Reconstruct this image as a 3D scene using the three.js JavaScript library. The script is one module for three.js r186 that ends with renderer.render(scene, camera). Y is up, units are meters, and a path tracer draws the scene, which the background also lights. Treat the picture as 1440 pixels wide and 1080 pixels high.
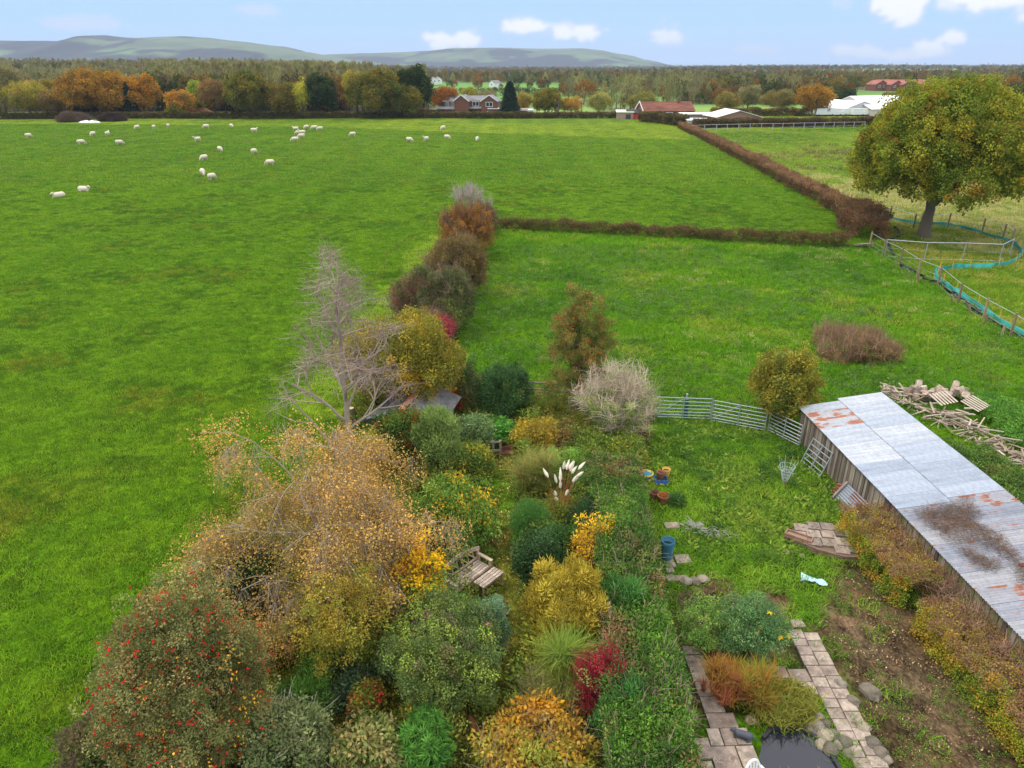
import * as THREE from 'three';
import { mergeGeometries } from 'three/addons/utils/BufferGeometryUtils.js';
import { MarchingCubes } from 'three/addons/objects/MarchingCubes.js';

// ---------------------------------------------------------------- camera, sky, sun, exposure
const scene = new THREE.Scene();
const camera = new THREE.PerspectiveCamera(56.73, 4 / 3, 0.5, 20000);
camera.position.set(0, 15, 0);
camera.rotation.set(-24.1 * Math.PI / 180, 0, 0);
const renderer = new THREE.WebGLRenderer({ antialias: true });
renderer.toneMapping = THREE.LinearToneMapping;
renderer.toneMappingExposure = 1.1;
renderer.shadowMap.enabled = true;
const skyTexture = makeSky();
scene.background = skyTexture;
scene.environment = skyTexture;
const sun = new THREE.DirectionalLight(0xfff3e2, 1.5);
sun.position.set(-60, 110, -45);
sun.target.position.set(0, 0, -45);
sun.castShadow = true;
sun.shadow.radius = 20;
sun.shadow.mapSize.set(2048, 2048);
Object.assign(sun.shadow.camera, { left: -90, right: 90, top: 90, bottom: -90, near: 1, far: 400 });
scene.add(sun, sun.target);
scene.fog = new THREE.FogExp2(0xc4d6ee, 0.00009);

// the sky: blue low down with scattered cumulus, a broken bright cloud layer higher up that softens the light
function makeSky() {
  const w = 2048, h = 1024, data = new Float32Array(w * h * 4);
  const puffs = [ // azimuth from straight ahead and elevation in degrees, half width, half height, strength
    [-4.7, 1.55, 2.6, 0.75, 1.25], [-3.4, 1.8, 1.6, 0.8, 1], [0.8, 2.6, 2.2, 0.7, 1.1], [1.2, 2.85, 1.1, 0.6, 0.8], [4.8, 2.1, 2.6, 0.7, 1], [3.8, 2.35, 1.2, 0.7, 0.7], [11.2, 1.85, 1.6, 1.1, 0.8],
    [25.8, 3.5, 2.0, 1.8, 1.15], [26.2, 2.7, 1.0, 0.9, 0.9], [30.5, 3.9, 3.3, 1.5, 1.1], [28.6, 3.6, 1.3, 0.9, 0.8], [33.5, 3.2, 2.0, 1.3, 0.95], [28.1, 0.95, 1.6, 0.75, 1.15], [29.2, 1.5, 0.8, 0.65, 1], [26.6, 0.65, 1.6, 0.55, 0.8], [24.0, 0.85, 2.6, 0.6, 0.75], [36, 2.1, 1.2, 0.9, 0.5],
    [-28.2, 2.4, 2.6, 0.7, 0.42], [-17.6, 3.4, 1.6, 0.5, 0.42], [-30.5, 4.1, 1.8, 0.5, 0.4], [22.3, 3.7, 0.8, 0.4, 0.35], [17.5, 1.0, 2.2, 0.5, 0.4]];
  for (let j = 0; j < h; j++) {
    const el = (j + 0.5) / h * 180 - 90, se = Math.sin(el * Math.PI / 180);
    for (let i = 0; i < w; i++) {
      const az = ((i + 0.5) / w - 0.25) * 360, o = (j * w + i) * 4;   // 0 = straight ahead, + = right
      const azw = az > 180 ? az - 360 : az;
      const k = Math.max(0, el);
      // clear blue, paler at the horizon
      const t = 1 - Math.exp(-k / 2.6), t2 = 1 - Math.exp(-k / 30);
      let r = 0.47 - 0.24 * t - 0.06 * t2, g = 0.63 - 0.17 * t - 0.08 * t2, b = 0.89 - 0.02 * t - 0.05 * t2;
      // low scattered cumulus
      let a = 0;
      if (el > -1 && el < 9) {
        const n = fbm2(azw * 0.9 + 40, el * 1.9 + 7, 5, 3) - 0.5, n2 = fbm2(azw * 2.6 + 9, el * 4.2 + 3, 4, 8) - 0.5;
        for (const [pa, pe, wx, wy, s] of puffs) {
          const dx = (azw - pa) / wx, dy = (el - pe) / (el < pe ? wy * 0.75 : wy), d = Math.sqrt(dx * dx + dy * dy);
          const v = (1 - d) * 1.5 + n * 1.5 + n2 * 0.9;
          if (d < 1.9) a = Math.max(a, Math.min(1, smooth(0.0, 0.7, v)) * Math.min(1, s));
        }
        if (Math.abs(azw) > 42) a = Math.max(a, smooth(0.58, 0.8, fbm2(azw * 0.25 + 11, el * 0.8, 5, 21)));
      }
      r += (0.93 - r) * a; g += (0.95 - g) * a; b += (0.98 - b) * a;
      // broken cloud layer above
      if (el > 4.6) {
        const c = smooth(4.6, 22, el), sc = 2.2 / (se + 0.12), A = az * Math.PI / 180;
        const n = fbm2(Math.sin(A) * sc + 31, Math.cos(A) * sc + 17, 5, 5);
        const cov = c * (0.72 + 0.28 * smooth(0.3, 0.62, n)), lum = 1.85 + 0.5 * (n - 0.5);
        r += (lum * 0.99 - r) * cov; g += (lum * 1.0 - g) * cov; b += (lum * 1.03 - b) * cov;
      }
      if (el < 0) { r = 0.2; g = 0.24; b = 0.16; }
      data[o] = r; data[o + 1] = g; data[o + 2] = b; data[o + 3] = 1;
    }
  }
  const tex = new THREE.DataTexture(data, w, h, THREE.RGBAFormat, THREE.FloatType);
  tex.mapping = THREE.EquirectangularReflectionMapping;
  tex.magFilter = tex.minFilter = THREE.LinearFilter;
  tex.needsUpdate = true;
  return tex;
}
// ---------------------------------------------------------------- helpers
function smooth(a, b, v) { const t = Math.max(0, Math.min(1, (v - a) / (b - a))); return t * t * (3 - 2 * t); }
function hash2(i, j, s) { let h = Math.imul(i | 0, 374761393) ^ Math.imul(j | 0, 668265263) ^ Math.imul(s | 0, 1442695041); h = Math.imul(h ^ (h >>> 13), 1274126177); h ^= h >>> 16; return (h >>> 0) / 4294967296; }
function vnoise(x, y, s, per) {
  const i = Math.floor(x), j = Math.floor(y), u = x - i, v = y - j, a = u * u * (3 - 2 * u), b = v * v * (3 - 2 * v);
  const m = per ? (q) => ((q % per) + per) % per : (q) => q;
  const h00 = hash2(m(i), m(j), s), h10 = hash2(m(i + 1), m(j), s), h01 = hash2(m(i), m(j + 1), s), h11 = hash2(m(i + 1), m(j + 1), s);
  return (h00 * (1 - a) + h10 * a) * (1 - b) + (h01 * (1 - a) + h11 * a) * b;
}
function fbm2(x, y, oct, s, per) { let v = 0, a = 0.5, n = 0, p = per; for (let k = 0; k < oct; k++) { v += a * vnoise(x, y, s + k * 17, p); n += a; a *= 0.5; x *= 2; y *= 2; if (p) p *= 2; } return v / n; }
function rng(seed) { let a = seed >>> 0; return () => { a = (a + 0x6D2B79F5) >>> 0; let t = a; t = Math.imul(t ^ (t >>> 15), t | 1); t ^= t + Math.imul(t ^ (t >>> 7), t | 61); return ((t ^ (t >>> 14)) >>> 0) / 4294967296; }; }
const V3 = (x, y, z) => new THREE.Vector3(x, y, z);
const taken = {};
function numbered(n) { const k = (taken[n] = (taken[n] ?? -1) + 1); return k ? `${n}_${String(k).padStart(3, '0')}` : n; }
function mark(o, label, category, group, kind) { if (label) o.userData.label = label; if (category) o.userData.category = category; if (group) o.userData.group = group; if (kind) o.userData.kind = kind; return o; }
function thing(name, label, category, [x, y, z] = [0, 0, 0], turn = 0, group) { const o = new THREE.Group(); o.name = numbered(name); o.position.set(x, y, z); o.rotation.y = turn; scene.add(o); return mark(o, label, category, group); }
function mesh(name, g, m, parent = scene, top = parent === scene) {
  if (Array.isArray(g)) g = g.length > 1 ? mergeGeometries(g.map((q) => q.index ? q.toNonIndexed() : q)) : g[0];
  const o = new THREE.Mesh(g, m); o.name = top ? numbered(name) : name; o.castShadow = o.receiveShadow = true; parent.add(o); return o;
}
function copyOf(o, label, group) { const c = o.clone(); c.name = numbered(o.name.replace(/_\d{3}$/, '')); c.userData = { ...o.userData }; scene.add(c); return mark(c, label, null, group); }
const lin = (hex) => { const c = new THREE.Color(hex); return [c.r, c.g, c.b]; };
function M(hex, rough = 0.9, o = {}) { return new THREE.MeshStandardMaterial({ color: hex, roughness: rough, metalness: 0, ...o }); }
function box(w, h, d, x = 0, y = 0, z = 0, ry = 0, rx = 0, rz = 0) { const g = new THREE.BoxGeometry(w, h, d); if (rx) g.rotateX(rx); if (rz) g.rotateZ(rz); if (ry) g.rotateY(ry); g.translate(x, y, z); return g; }
// a beam of rectangular section between two points
function beam(a, b, w, h) {
  const d = V3().subVectors(b, a), L = d.length(), g = new THREE.BoxGeometry(w, h, L);
  const q = new THREE.Quaternion().setFromRotationMatrix(new THREE.Matrix4().lookAt(b, a, Math.abs(d.y) / L > 0.99 ? V3(1, 0, 0) : V3(0, 1, 0)));
  g.applyQuaternion(q); g.translate((a.x + b.x) / 2, (a.y + b.y) / 2, (a.z + b.z) / 2); return g;
}
// a tapered round tube through points
function tube(pts, r0, r1, sides = 5, arr) {
  const out = arr || [], n = pts.length, rings = [];
  let up = V3(0.13, 0.2, 0.97);
  for (let i = 0; i < n; i++) {
    const t = V3().subVectors(pts[Math.min(n - 1, i + 1)], pts[Math.max(0, i - 1)]).normalize();
    if (Math.abs(t.dot(up)) > 0.95) up = V3(0.97, 0.1, 0.2);
    const s = V3().crossVectors(t, up).normalize(), u = V3().crossVectors(s, t), r = r0 + (r1 - r0) * i / (n - 1), ring = [];
    for (let k = 0; k < sides; k++) { const a = k / sides * Math.PI * 2; ring.push([pts[i].x + (s.x * Math.cos(a) + u.x * Math.sin(a)) * r, pts[i].y + (s.y * Math.cos(a) + u.y * Math.sin(a)) * r, pts[i].z + (s.z * Math.cos(a) + u.z * Math.sin(a)) * r]); }
    rings.push(ring);
  }
  for (let i = 0; i + 1 < n; i++) for (let k = 0; k < sides; k++) {
    const a = rings[i][k], b = rings[i][(k + 1) % sides], c = rings[i + 1][(k + 1) % sides], d = rings[i + 1][k];
    out.push(...a, ...c, ...b, ...a, ...d, ...c);
  }
  return arr ? arr : fromTris(out);
}
function fromTris(a, colors) { const g = new THREE.BufferGeometry(); g.setAttribute('position', new THREE.Float32BufferAttribute(a, 3)); g.setAttribute('uv', new THREE.Float32BufferAttribute(new Float32Array(a.length / 3 * 2), 2)); if (colors) g.setAttribute('color', new THREE.Float32BufferAttribute(colors, 3)); g.computeVertexNormals(); return g; }
function inPoly(x, z, p) { let c = false; for (let i = 0, j = p.length - 1; i < p.length; j = i++) if ((p[i][1] > z) !== (p[j][1] > z) && x < (p[j][0] - p[i][0]) * (z - p[i][1]) / (p[j][1] - p[i][1]) + p[i][0]) c = !c; return c; }
function polyDist(x, z, p) { let m = 1e9; for (let i = 0; i + 1 < p.length; i++) { const [ax, az] = p[i], [bx, bz] = p[i + 1], dx = bx - ax, dz = bz - az, t = Math.max(0, Math.min(1, ((x - ax) * dx + (z - az) * dz) / (dx * dx + dz * dz))); m = Math.min(m, Math.hypot(x - ax - dx * t, z - az - dz * t)); } return m; }
function along(p, step) { const out = []; for (let i = 0; i + 1 < p.length; i++) { const L = Math.hypot(p[i + 1][0] - p[i][0], p[i + 1][1] - p[i][1]), n = Math.max(1, Math.round(L / step)); for (let k = 0; k < n; k++) out.push([p[i][0] + (p[i + 1][0] - p[i][0]) * k / n, p[i][1] + (p[i + 1][1] - p[i][1]) * k / n]); } out.push(p[p.length - 1]); return out; }

// ---------------------------------------------------------------- textures
function tex(n, f, srgb = true) { // f(u, v, i, j) -> [r, g, b] in 0..255
  const d = new Uint8Array(n * n * 4);
  for (let j = 0; j < n; j++) for (let i = 0; i < n; i++) { const c = f(i / n, j / n, i, j), o = (j * n + i) * 4; for (let k = 0; k < 3; k++) d[o + k] = Math.max(0, Math.min(255, c[k])); d[o + 3] = 255; }
  const t = new THREE.DataTexture(d, n, n, THREE.RGBAFormat); t.wrapS = t.wrapT = THREE.RepeatWrapping; t.magFilter = THREE.LinearFilter; t.minFilter = THREE.LinearMipmapLinearFilter; t.generateMipmaps = true; if (srgb) t.colorSpace = THREE.SRGBColorSpace; t.needsUpdate = true; return t;
}
const grey = (v, t = 0) => [v + t, v, v - t];
const turfMap = tex(1024, (u, v) => { const n = fbm2(u * 24, v * 24, 5, 3, 24), f = fbm2(u * 160, v * 96, 2, 9, 0) , m = fbm2(u * 6, v * 6, 3, 5, 6); const k = 120 + 150 * (n - 0.5) + 130 * (f - 0.5) + 60 * (m - 0.5) + 60; return [k * 1.0 + 22 * (m - 0.5), k, k * 0.9]; });
const turfBump = tex(512, (u, v) => grey(255 * fbm2(u * 40, v * 40, 4, 13, 40)), false);
const woodMap = tex(256, (u, v) => { const g = fbm2(u * 26, v * 2.5, 4, 31), k = fbm2(u * 70, v * 3, 2, 8), p = fbm2(u * 3, v * 3, 3, 4); return [206 + 110 * (g - 0.5) + 60 * (k - 0.5) + 50 * (p - 0.5), 203 + 110 * (g - 0.5) + 60 * (k - 0.5) + 60 * (p - 0.5), 198 + 105 * (g - 0.5) + 60 * (k - 0.5) + 60 * (p - 0.5)]; });
const stoneMap = tex(512, (u, v) => { const n = fbm2(u * 9, v * 9, 5, 12, 9), s = vnoise(u * 90, v * 90, 44, 90), l = smooth(0.60, 0.7, fbm2(u * 34, v * 34, 3, 51, 34)) * smooth(0.5, 0.62, fbm2(u * 5, v * 5, 2, 71, 5)), k = 188 + 110 * (n - 0.5) + 30 * (s - 0.5); return [k + (232 - k) * l, k - 3 + (230 - k) * l, k - 8 + (222 - k) * l]; });
const stoneBump = tex(256, (u, v) => grey(255 * fbm2(u * 20, v * 20, 4, 81, 20)), false);
const barkMap = tex(256, (u, v) => { const n = fbm2(u * 24, v * 5, 4, 7); return grey(196 + 130 * (n - 0.5), 6); });

// ---------------------------------------------------------------- foliage
// leaf material: a thin translucent sheet; the colour comes from the leaves' own (vertex and copy) colours
const leafMat = new THREE.MeshPhysicalMaterial({ color: 0xffffff, roughness: 0.97, transmission: 0.3, thickness: 0, vertexColors: true, side: THREE.DoubleSide, specularIntensity: 0.25 });
const dullMat = new THREE.MeshPhysicalMaterial({ color: 0xffffff, roughness: 0.95, specularIntensity: 0.25, vertexColors: true, side: THREE.DoubleSide });
const clumps = {};
// a spray of leaves of real shape in a ball: n leaves, ball radius R, leaf length and width
function leafClump(key, n, R, len, wid, { squash = 1, rise = 0.3, out = 0.9, droop = 0, vary = 0.3, fold = 0.25 } = {}) {
  const rnd = rng(n * 131 + Math.round(R * 977) + Math.round(len * 5011) + key.length * 7), pos = [], col = [];
  for (let i = 0; i < n; i++) {
    const a = rnd() * 6.283, c = rnd() * 2 - 1, s = Math.sqrt(1 - c * c), r = R * Math.cbrt(rnd()), o = V3(s * Math.cos(a), c, s * Math.sin(a));
    const p = V3(o.x * r, o.y * r * squash, o.z * r);
    const d = V3(rnd() * 2 - 1, rnd() * 2 - 1, rnd() * 2 - 1).addScaledVector(o, out); d.y += rise - droop; d.normalize();
    const w = V3().crossVectors(d, V3(rnd() * 2 - 1, rnd() * 2 - 1, rnd() * 2 - 1)).normalize(), q = V3().crossVectors(d, w);
    const l = len * (0.65 + 0.7 * rnd()), ww = wid * (0.7 + 0.6 * rnd()) / 2, m = p.clone().addScaledVector(d, l * 0.45), t = p.clone().addScaledVector(d, l).addScaledVector(q, -l * 0.12);
    const A = m.clone().addScaledVector(w, ww).addScaledVector(q, ww * fold), B = m.clone().addScaledVector(w, -ww).addScaledVector(q, ww * fold);
    pos.push(p.x, p.y, p.z, A.x, A.y, A.z, t.x, t.y, t.z, p.x, p.y, p.z, t.x, t.y, t.z, B.x, B.y, B.z);
    const k = 1 + (rnd() - 0.5) * 2 * vary, h = (rnd() - 0.5) * vary * 0.5; for (let e = 0; e < 6; e++) col.push(k * (1 + h), k, k * (1 - h));
  }
  return (clumps[key] = fromTris(pos, col));
}
function twigClump(key, n, R, len, thick, { rise = 0.7, droop = 0 } = {}) {
  const rnd = rng(n * 17 + Math.round(len * 991)), pos = [], col = [];
  for (let i = 0; i < n; i++) {
    const d = V3(rnd() * 2 - 1, (rnd() * 2 - 1) + rise - droop, rnd() * 2 - 1).normalize(), p = V3((rnd() * 2 - 1) * R, (rnd() * 2 - 1) * R * 0.7, (rnd() * 2 - 1) * R);
    const l = len * (0.5 + rnd()), e = p.clone().addScaledVector(d, l); e.y -= droop * l * 0.3;
    const mid = p.clone().lerp(e, 0.5).add(V3((rnd() - 0.5) * l * 0.2, (rnd() - 0.5) * l * 0.2, (rnd() - 0.5) * l * 0.2));
    const n0 = pos.length; tube([p, mid, e], thick, thick * 0.35, 3, pos);
    const k = 0.75 + 0.5 * rnd(); for (let q = n0; q < pos.length; q += 3) col.push(k, k, k);
  }
  return (clumps[key] = fromTris(pos, col));
}
function bladeClump(key, n, R, len, wid, { lean = 0.5, seg = 2, arch = 0.5, base = 0.6 } = {}) {
  const rnd = rng(n * 29 + Math.round(len * 771)), pos = [], col = [];
  for (let i = 0; i < n; i++) {
    const a = rnd() * 6.283, r = R * Math.sqrt(rnd()) * base, x = Math.cos(a) * r, z = Math.sin(a) * r, b = rnd() * 6.283, l = len * (0.5 + 0.8 * rnd()), L = lean * (0.3 + rnd());
    const w = wid * (0.6 + 0.8 * rnd()) / 2, sx = -Math.sin(b) * w, sz = Math.cos(b) * w, k = 0.72 + 0.56 * rnd(), h = (rnd() - 0.5) * 0.18;
    const pt = (t) => [x + Math.cos(b) * l * L * t * (0.5 + 0.5 * t), l * (t - arch * L * t * t), z + Math.sin(b) * l * L * t * (0.5 + 0.5 * t)];
    for (let q = 0; q < seg; q++) {
      const t0 = q / seg, t1 = (q + 1) / seg, p = pt(t0), e = pt(t1), w0 = 1 - t0 * 0.8, w1 = q === seg - 1 ? 0 : 1 - t1 * 0.8;
      pos.push(p[0] - sx * w0, p[1], p[2] - sz * w0, p[0] + sx * w0, p[1], p[2] + sz * w0, e[0] + sx * w1, e[1], e[2] + sz * w1);
      let m = 3; if (w1 > 0) { pos.push(p[0] - sx * w0, p[1], p[2] - sz * w0, e[0] + sx * w1, e[1], e[2] + sz * w1, e[0] - sx * w1, e[1], e[2] - sz * w1); m = 6; }
      for (let c = 0; c < m; c++) col.push(k * (1 + h), k, k * (1 - h));
    }
  }
  return (clumps[key] = fromTris(pos, col));
}
function dotClump(key, n, R, r) { const rnd = rng(n * 3 + 5), gs = []; for (let i = 0; i < n; i++) { const g = new THREE.OctahedronGeometry(r * (0.7 + 0.6 * rnd()), 0); g.translate((rnd() * 2 - 1) * R, (rnd() * 2 - 1) * R, (rnd() * 2 - 1) * R); gs.push(g); } const g = mergeGeometries(gs); g.setAttribute('color', new THREE.Float32BufferAttribute(new Float32Array(g.attributes.position.count * 3).fill(1), 3)); g.setAttribute('uv', new THREE.Float32BufferAttribute(new Float32Array(g.attributes.position.count * 2), 2)); return (clumps[key] = g); }
// near kinds (leaf sizes in metres)
leafClump('small', 46, 0.15, 0.055, 0.034);
leafClump('mid', 40, 0.19, 0.085, 0.05);
leafClump('broad', 26, 0.2, 0.14, 0.085, { rise: 0.2 });
leafClump('droopy', 34, 0.22, 0.13, 0.05, { droop: 0.7 });
leafClump('needle', 80, 0.17, 0.12, 0.012, { out: 1.6 });
leafClump('plume', 60, 0.2, 0.16, 0.03, { rise: 1.0, squash: 1.3 });
leafClump('sparse', 12, 0.2, 0.06, 0.042, { droop: 0.5 });
leafClump('dock', 12, 0.16, 0.24, 0.1, { rise: 0.55, squash: 0.3, out: 1.4 });
leafClump('star', 30, 0.03, 0.2, 0.036, { out: 2.2, squash: 0.5, rise: 0.25 });
leafClump('oak', 44, 0.42, 0.2, 0.13, { rise: 0.1 });
leafClump('far', 34, 0.85, 0.5, 0.34, { rise: 0.15, vary: 0.22 });
leafClump('farfine', 46, 0.9, 0.34, 0.2, { rise: 0.3, vary: 0.25 });
leafClump('bits', 14, 0.4, 0.07, 0.05, { squash: 0.02, out: 0.1, rise: 0 });
twigClump('twigs', 14, 0.13, 0.38, 0.006);
twigClump('finetwigs', 22, 0.16, 0.5, 0.0042, { rise: 0.9 });
twigClump('hedgetwigs', 10, 0.22, 0.62, 0.011, { rise: 0.8 });
twigClump('birchtwigs', 8, 0.1, 0.5, 0.0055, { rise: 0.35, droop: 0.35 });
twigClump('weeptwigs', 16, 0.14, 0.55, 0.004, { rise: 0, droop: 1.3 });
twigClump('fartwigs', 26, 0.5, 1.5, 0.02, { rise: 1.3 });
twigClump('litter', 18, 0.3, 0.22, 0.006, { rise: 0 });
bladeClump('turf', 70, 0.42, 0.15, 0.02, { base: 1, lean: 0.9 });
bladeClump('rough', 60, 0.42, 0.26, 0.022, { base: 1, lean: 1.0 });
bladeClump('fartuft', 46, 1.1, 0.24, 0.05, { base: 1, lean: 0.9 });
bladeClump('sedge', 90, 0.24, 0.95, 0.022, { lean: 0.9, seg: 4, arch: 0.35, base: 0.6 });
bladeClump('flag', 44, 0.2, 0.8, 0.03, { lean: 0.75, seg: 3, arch: 0.3 });
dotClump('berries', 3, 0.05, 0.02);
dotClump('farberries', 4, 0.1, 0.03);
const tmpM = new THREE.Matrix4(), tmpQ = new THREE.Quaternion(), tmpE = new THREE.Euler(), tmpC = new THREE.Color();
// many copies of one spray as one part; items are [x, y, z, scale, hex, tilt]
function spray(name, key, items, parent, { mat = leafMat, upright = false, seed = 1, jitter = mat === leafMat && !upright ? 0.3 : 0.16 } = {}) {
  const im = new THREE.InstancedMesh(clumps[key], mat, items.length), rnd = rng(seed * 7919 + items.length);
  items.forEach(([x, y, z, s, hex], i) => {
    tmpE.set(upright ? (rnd() - 0.5) * 0.3 : rnd() * 0.9 - 0.45, rnd() * 6.283, upright ? (rnd() - 0.5) * 0.3 : rnd() * 0.9 - 0.45);
    tmpM.compose(V3(x, y, z), tmpQ.setFromEuler(tmpE), V3(s, s, s)); im.setMatrixAt(i, tmpM);
    tmpC.set(hex); const k = (mat === leafMat && !upright ? 1.3 : 1) * (1 + (rnd() - 0.5) * 2 * jitter); tmpC.r *= k * (1 + (rnd() - 0.5) * 0.14); tmpC.g *= k; tmpC.b *= k * (mat === leafMat ? 0.75 : 1); im.setColorAt(i, tmpC);
  });
  im.name = parent === scene ? numbered(name) : name; im.castShadow = im.receiveShadow = true; im.userData.kind = 'stuff'; parent.add(im); return im;
}
// colours of one plant's foliage: palette [[hex, weight], ...]; near picks patches by position so that hues cluster
function picker(pal, rnd, scale = 1.2, seed = 5) {
  const tot = pal.reduce((s, p) => s + p[1], 0);
  return (x, y, z) => { let t = (fbm2(x * scale + y * 0.7 * scale + 50, z * scale - y * 0.5 * scale + 50, 2, seed) - 0.5) * 1.5 + 0.5; t = Math.max(0, Math.min(0.9999, t * 0.6 + rnd() * 0.4)) * tot; for (const [h, w] of pal) { if (t < w) return h; t -= w; } return pal[0][0]; };
}
// points through an uneven crown: lobes [[x, y, z, rx, ry, rz], ...]
function crownPoints(lobes, n, rnd, { shell = 0.5, floor = 0.03 } = {}) {
  const vol = lobes.map((l) => Math.pow(l[3] * l[4] * l[5], 0.72)), tot = vol.reduce((a, b) => a + b, 0), out = [];
  let guard = 0;
  while (out.length < n && guard++ < n * 6) {
    let t = rnd() * tot, k = 0; while (k < lobes.length - 1 && t > vol[k]) t -= vol[k++];
    const [cx, cy, cz, rx, ry, rz] = lobes[k], a = rnd() * 6.283, c = rnd() * 2 - 1, s = Math.sqrt(1 - c * c), r = (shell + (1 - shell) * Math.sqrt(rnd())) * (rnd() < 0.2 ? 1.05 + 0.38 * rnd() * rnd() * 1.4 : 1);
    const y = cy + c * r * ry; if (y < floor) continue;
    out.push([cx + s * Math.cos(a) * r * rx, y, cz + s * Math.sin(a) * r * rz]);
  }
  return out;
}
function lobesFor(r, h, rnd, { y0 = 0, n = 9, rough = 0.42, rz = r } = {}) {
  const L = [[0, y0 + h * 0.5, 0, r * 0.72, h * 0.40, rz * 0.72]];
  for (let i = 0; i < n; i++) { const a = (i + rnd() * 0.7) / n * 6.283 * 2.4, c = -0.35 + 1.25 * (i + rnd()) / n, s = Math.sqrt(Math.max(0.05, 1 - Math.min(1, c * c))), q = rough * (0.55 + 0.8 * rnd()); L.push([Math.cos(a) * s * r * (1 - q * 0.8), y0 + h * 0.5 + Math.min(0.95, c) * h * 0.5 * (1 - q * 0.75), Math.sin(a) * s * rz * (1 - q * 0.8), r * q, h * 0.5 * q * (0.85 + 0.5 * rnd()), rz * q]); }
  return L;
}
// recursive tapered limbs; returns the triangles of each limb and the twig ends
function growTree({ seed, height, rad, trunkTop = 0.55, limbs = 7, spread = 0.9, lift = 0.6, levels = 3, kids = 5, droop = 0, lean = [0, 0], limbLen = 0.55, from = 0.3, sides = 7, wob = 0.12, thin = 0.55, minR = 0.006 }) {
  const rnd = rng(seed), trunk = [], limbTris = [], ends = [], trunkPts = [];
  const n = 8; for (let i = 0; i <= n; i++) { const t = i / n; trunkPts.push(V3(lean[0] * t * t * height + (i ? (rnd() - 0.5) * wob * height * 0.25 : 0), t * height * trunkTop, lean[1] * t * t * height + (i ? (rnd() - 0.5) * wob * height * 0.25 : 0))); }
  const flare = trunkPts[0].clone(); tube([flare, flare.clone().lerp(trunkPts[1], 0.25)], rad * 1.55, rad * 1.02, sides, trunk); tube(trunkPts, rad, rad * 0.35, sides, trunk);
  const branch = (p, d, L, r, lev, arr) => {
    const seg = lev <= 1 ? 6 : lev === 2 ? 4 : 3, pts = [p.clone()], dir = d.clone(), q = p.clone();
    for (let i = 1; i <= seg; i++) { dir.add(V3((rnd() - 0.5) * 0.5, (rnd() - 0.5) * 0.4 + (lev <= 1 ? 0.06 : 0) - droop * (lev >= 2 ? 0.34 : 0.07), (rnd() - 0.5) * 0.5)).normalize(); q.addScaledVector(dir, L / seg); if (q.y < 0.15) q.y = 0.15; pts.push(q.clone()); }
    tube(pts, r, Math.max(minR * 0.5, r * (lev >= levels ? 0.25 : 0.35)), lev <= 1 ? 5 : lev === 2 ? 4 : 3, arr);
    if (lev >= levels) { ends.push(pts[seg], pts[Math.ceil(seg / 2)]); return; }
    const m = kids + Math.floor(rnd() * 2);
    for (let i = 0; i < m; i++) { const t = 0.28 + 0.72 * (i + rnd() * 0.6) / m, k = Math.min(seg - 1, Math.floor(t * seg)), s = pts[k].clone().lerp(pts[k + 1], t * seg - k), e = dir.clone().multiplyScalar(0.7).add(V3(rnd() * 2 - 1, (rnd() * 2 - 1) * 0.7 + 0.2, rnd() * 2 - 1)).normalize(); branch(s, e, L * (0.5 + 0.28 * rnd()) * (1.12 - 0.45 * t), Math.max(minR, r * thin * (1 - 0.35 * t)), lev + 1, arr); }
    ends.push(pts[seg]);
  };
  for (let i = 0; i < limbs; i++) {
    const t = from + (1 - from) * (i + 0.5) / limbs, k = Math.min(n - 1, Math.floor(t * n)), p = trunkPts[k].clone().lerp(trunkPts[k + 1], t * n - k), a = i * 2.4 + rnd() * 0.8, arr = [];
    const top = i >= limbs - 2 ? 1.2 : 0;
    branch(p, V3(Math.cos(a) * spread, lift + top + rnd() * 0.3, Math.sin(a) * spread).normalize(), height * limbLen * (0.8 + 0.35 * rnd()) * (1.1 - 0.35 * t), rad * (0.55 - 0.22 * t), 1, arr); limbTris.push(arr);
  }
  return { trunk, limbTris, ends };
}
function plantWood(t, tree, mat) { mesh('trunk', fromTris(tree.trunk), mat, t); for (const a of tree.limbTris) mesh('limb', fromTris(a), mat, t); }
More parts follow.
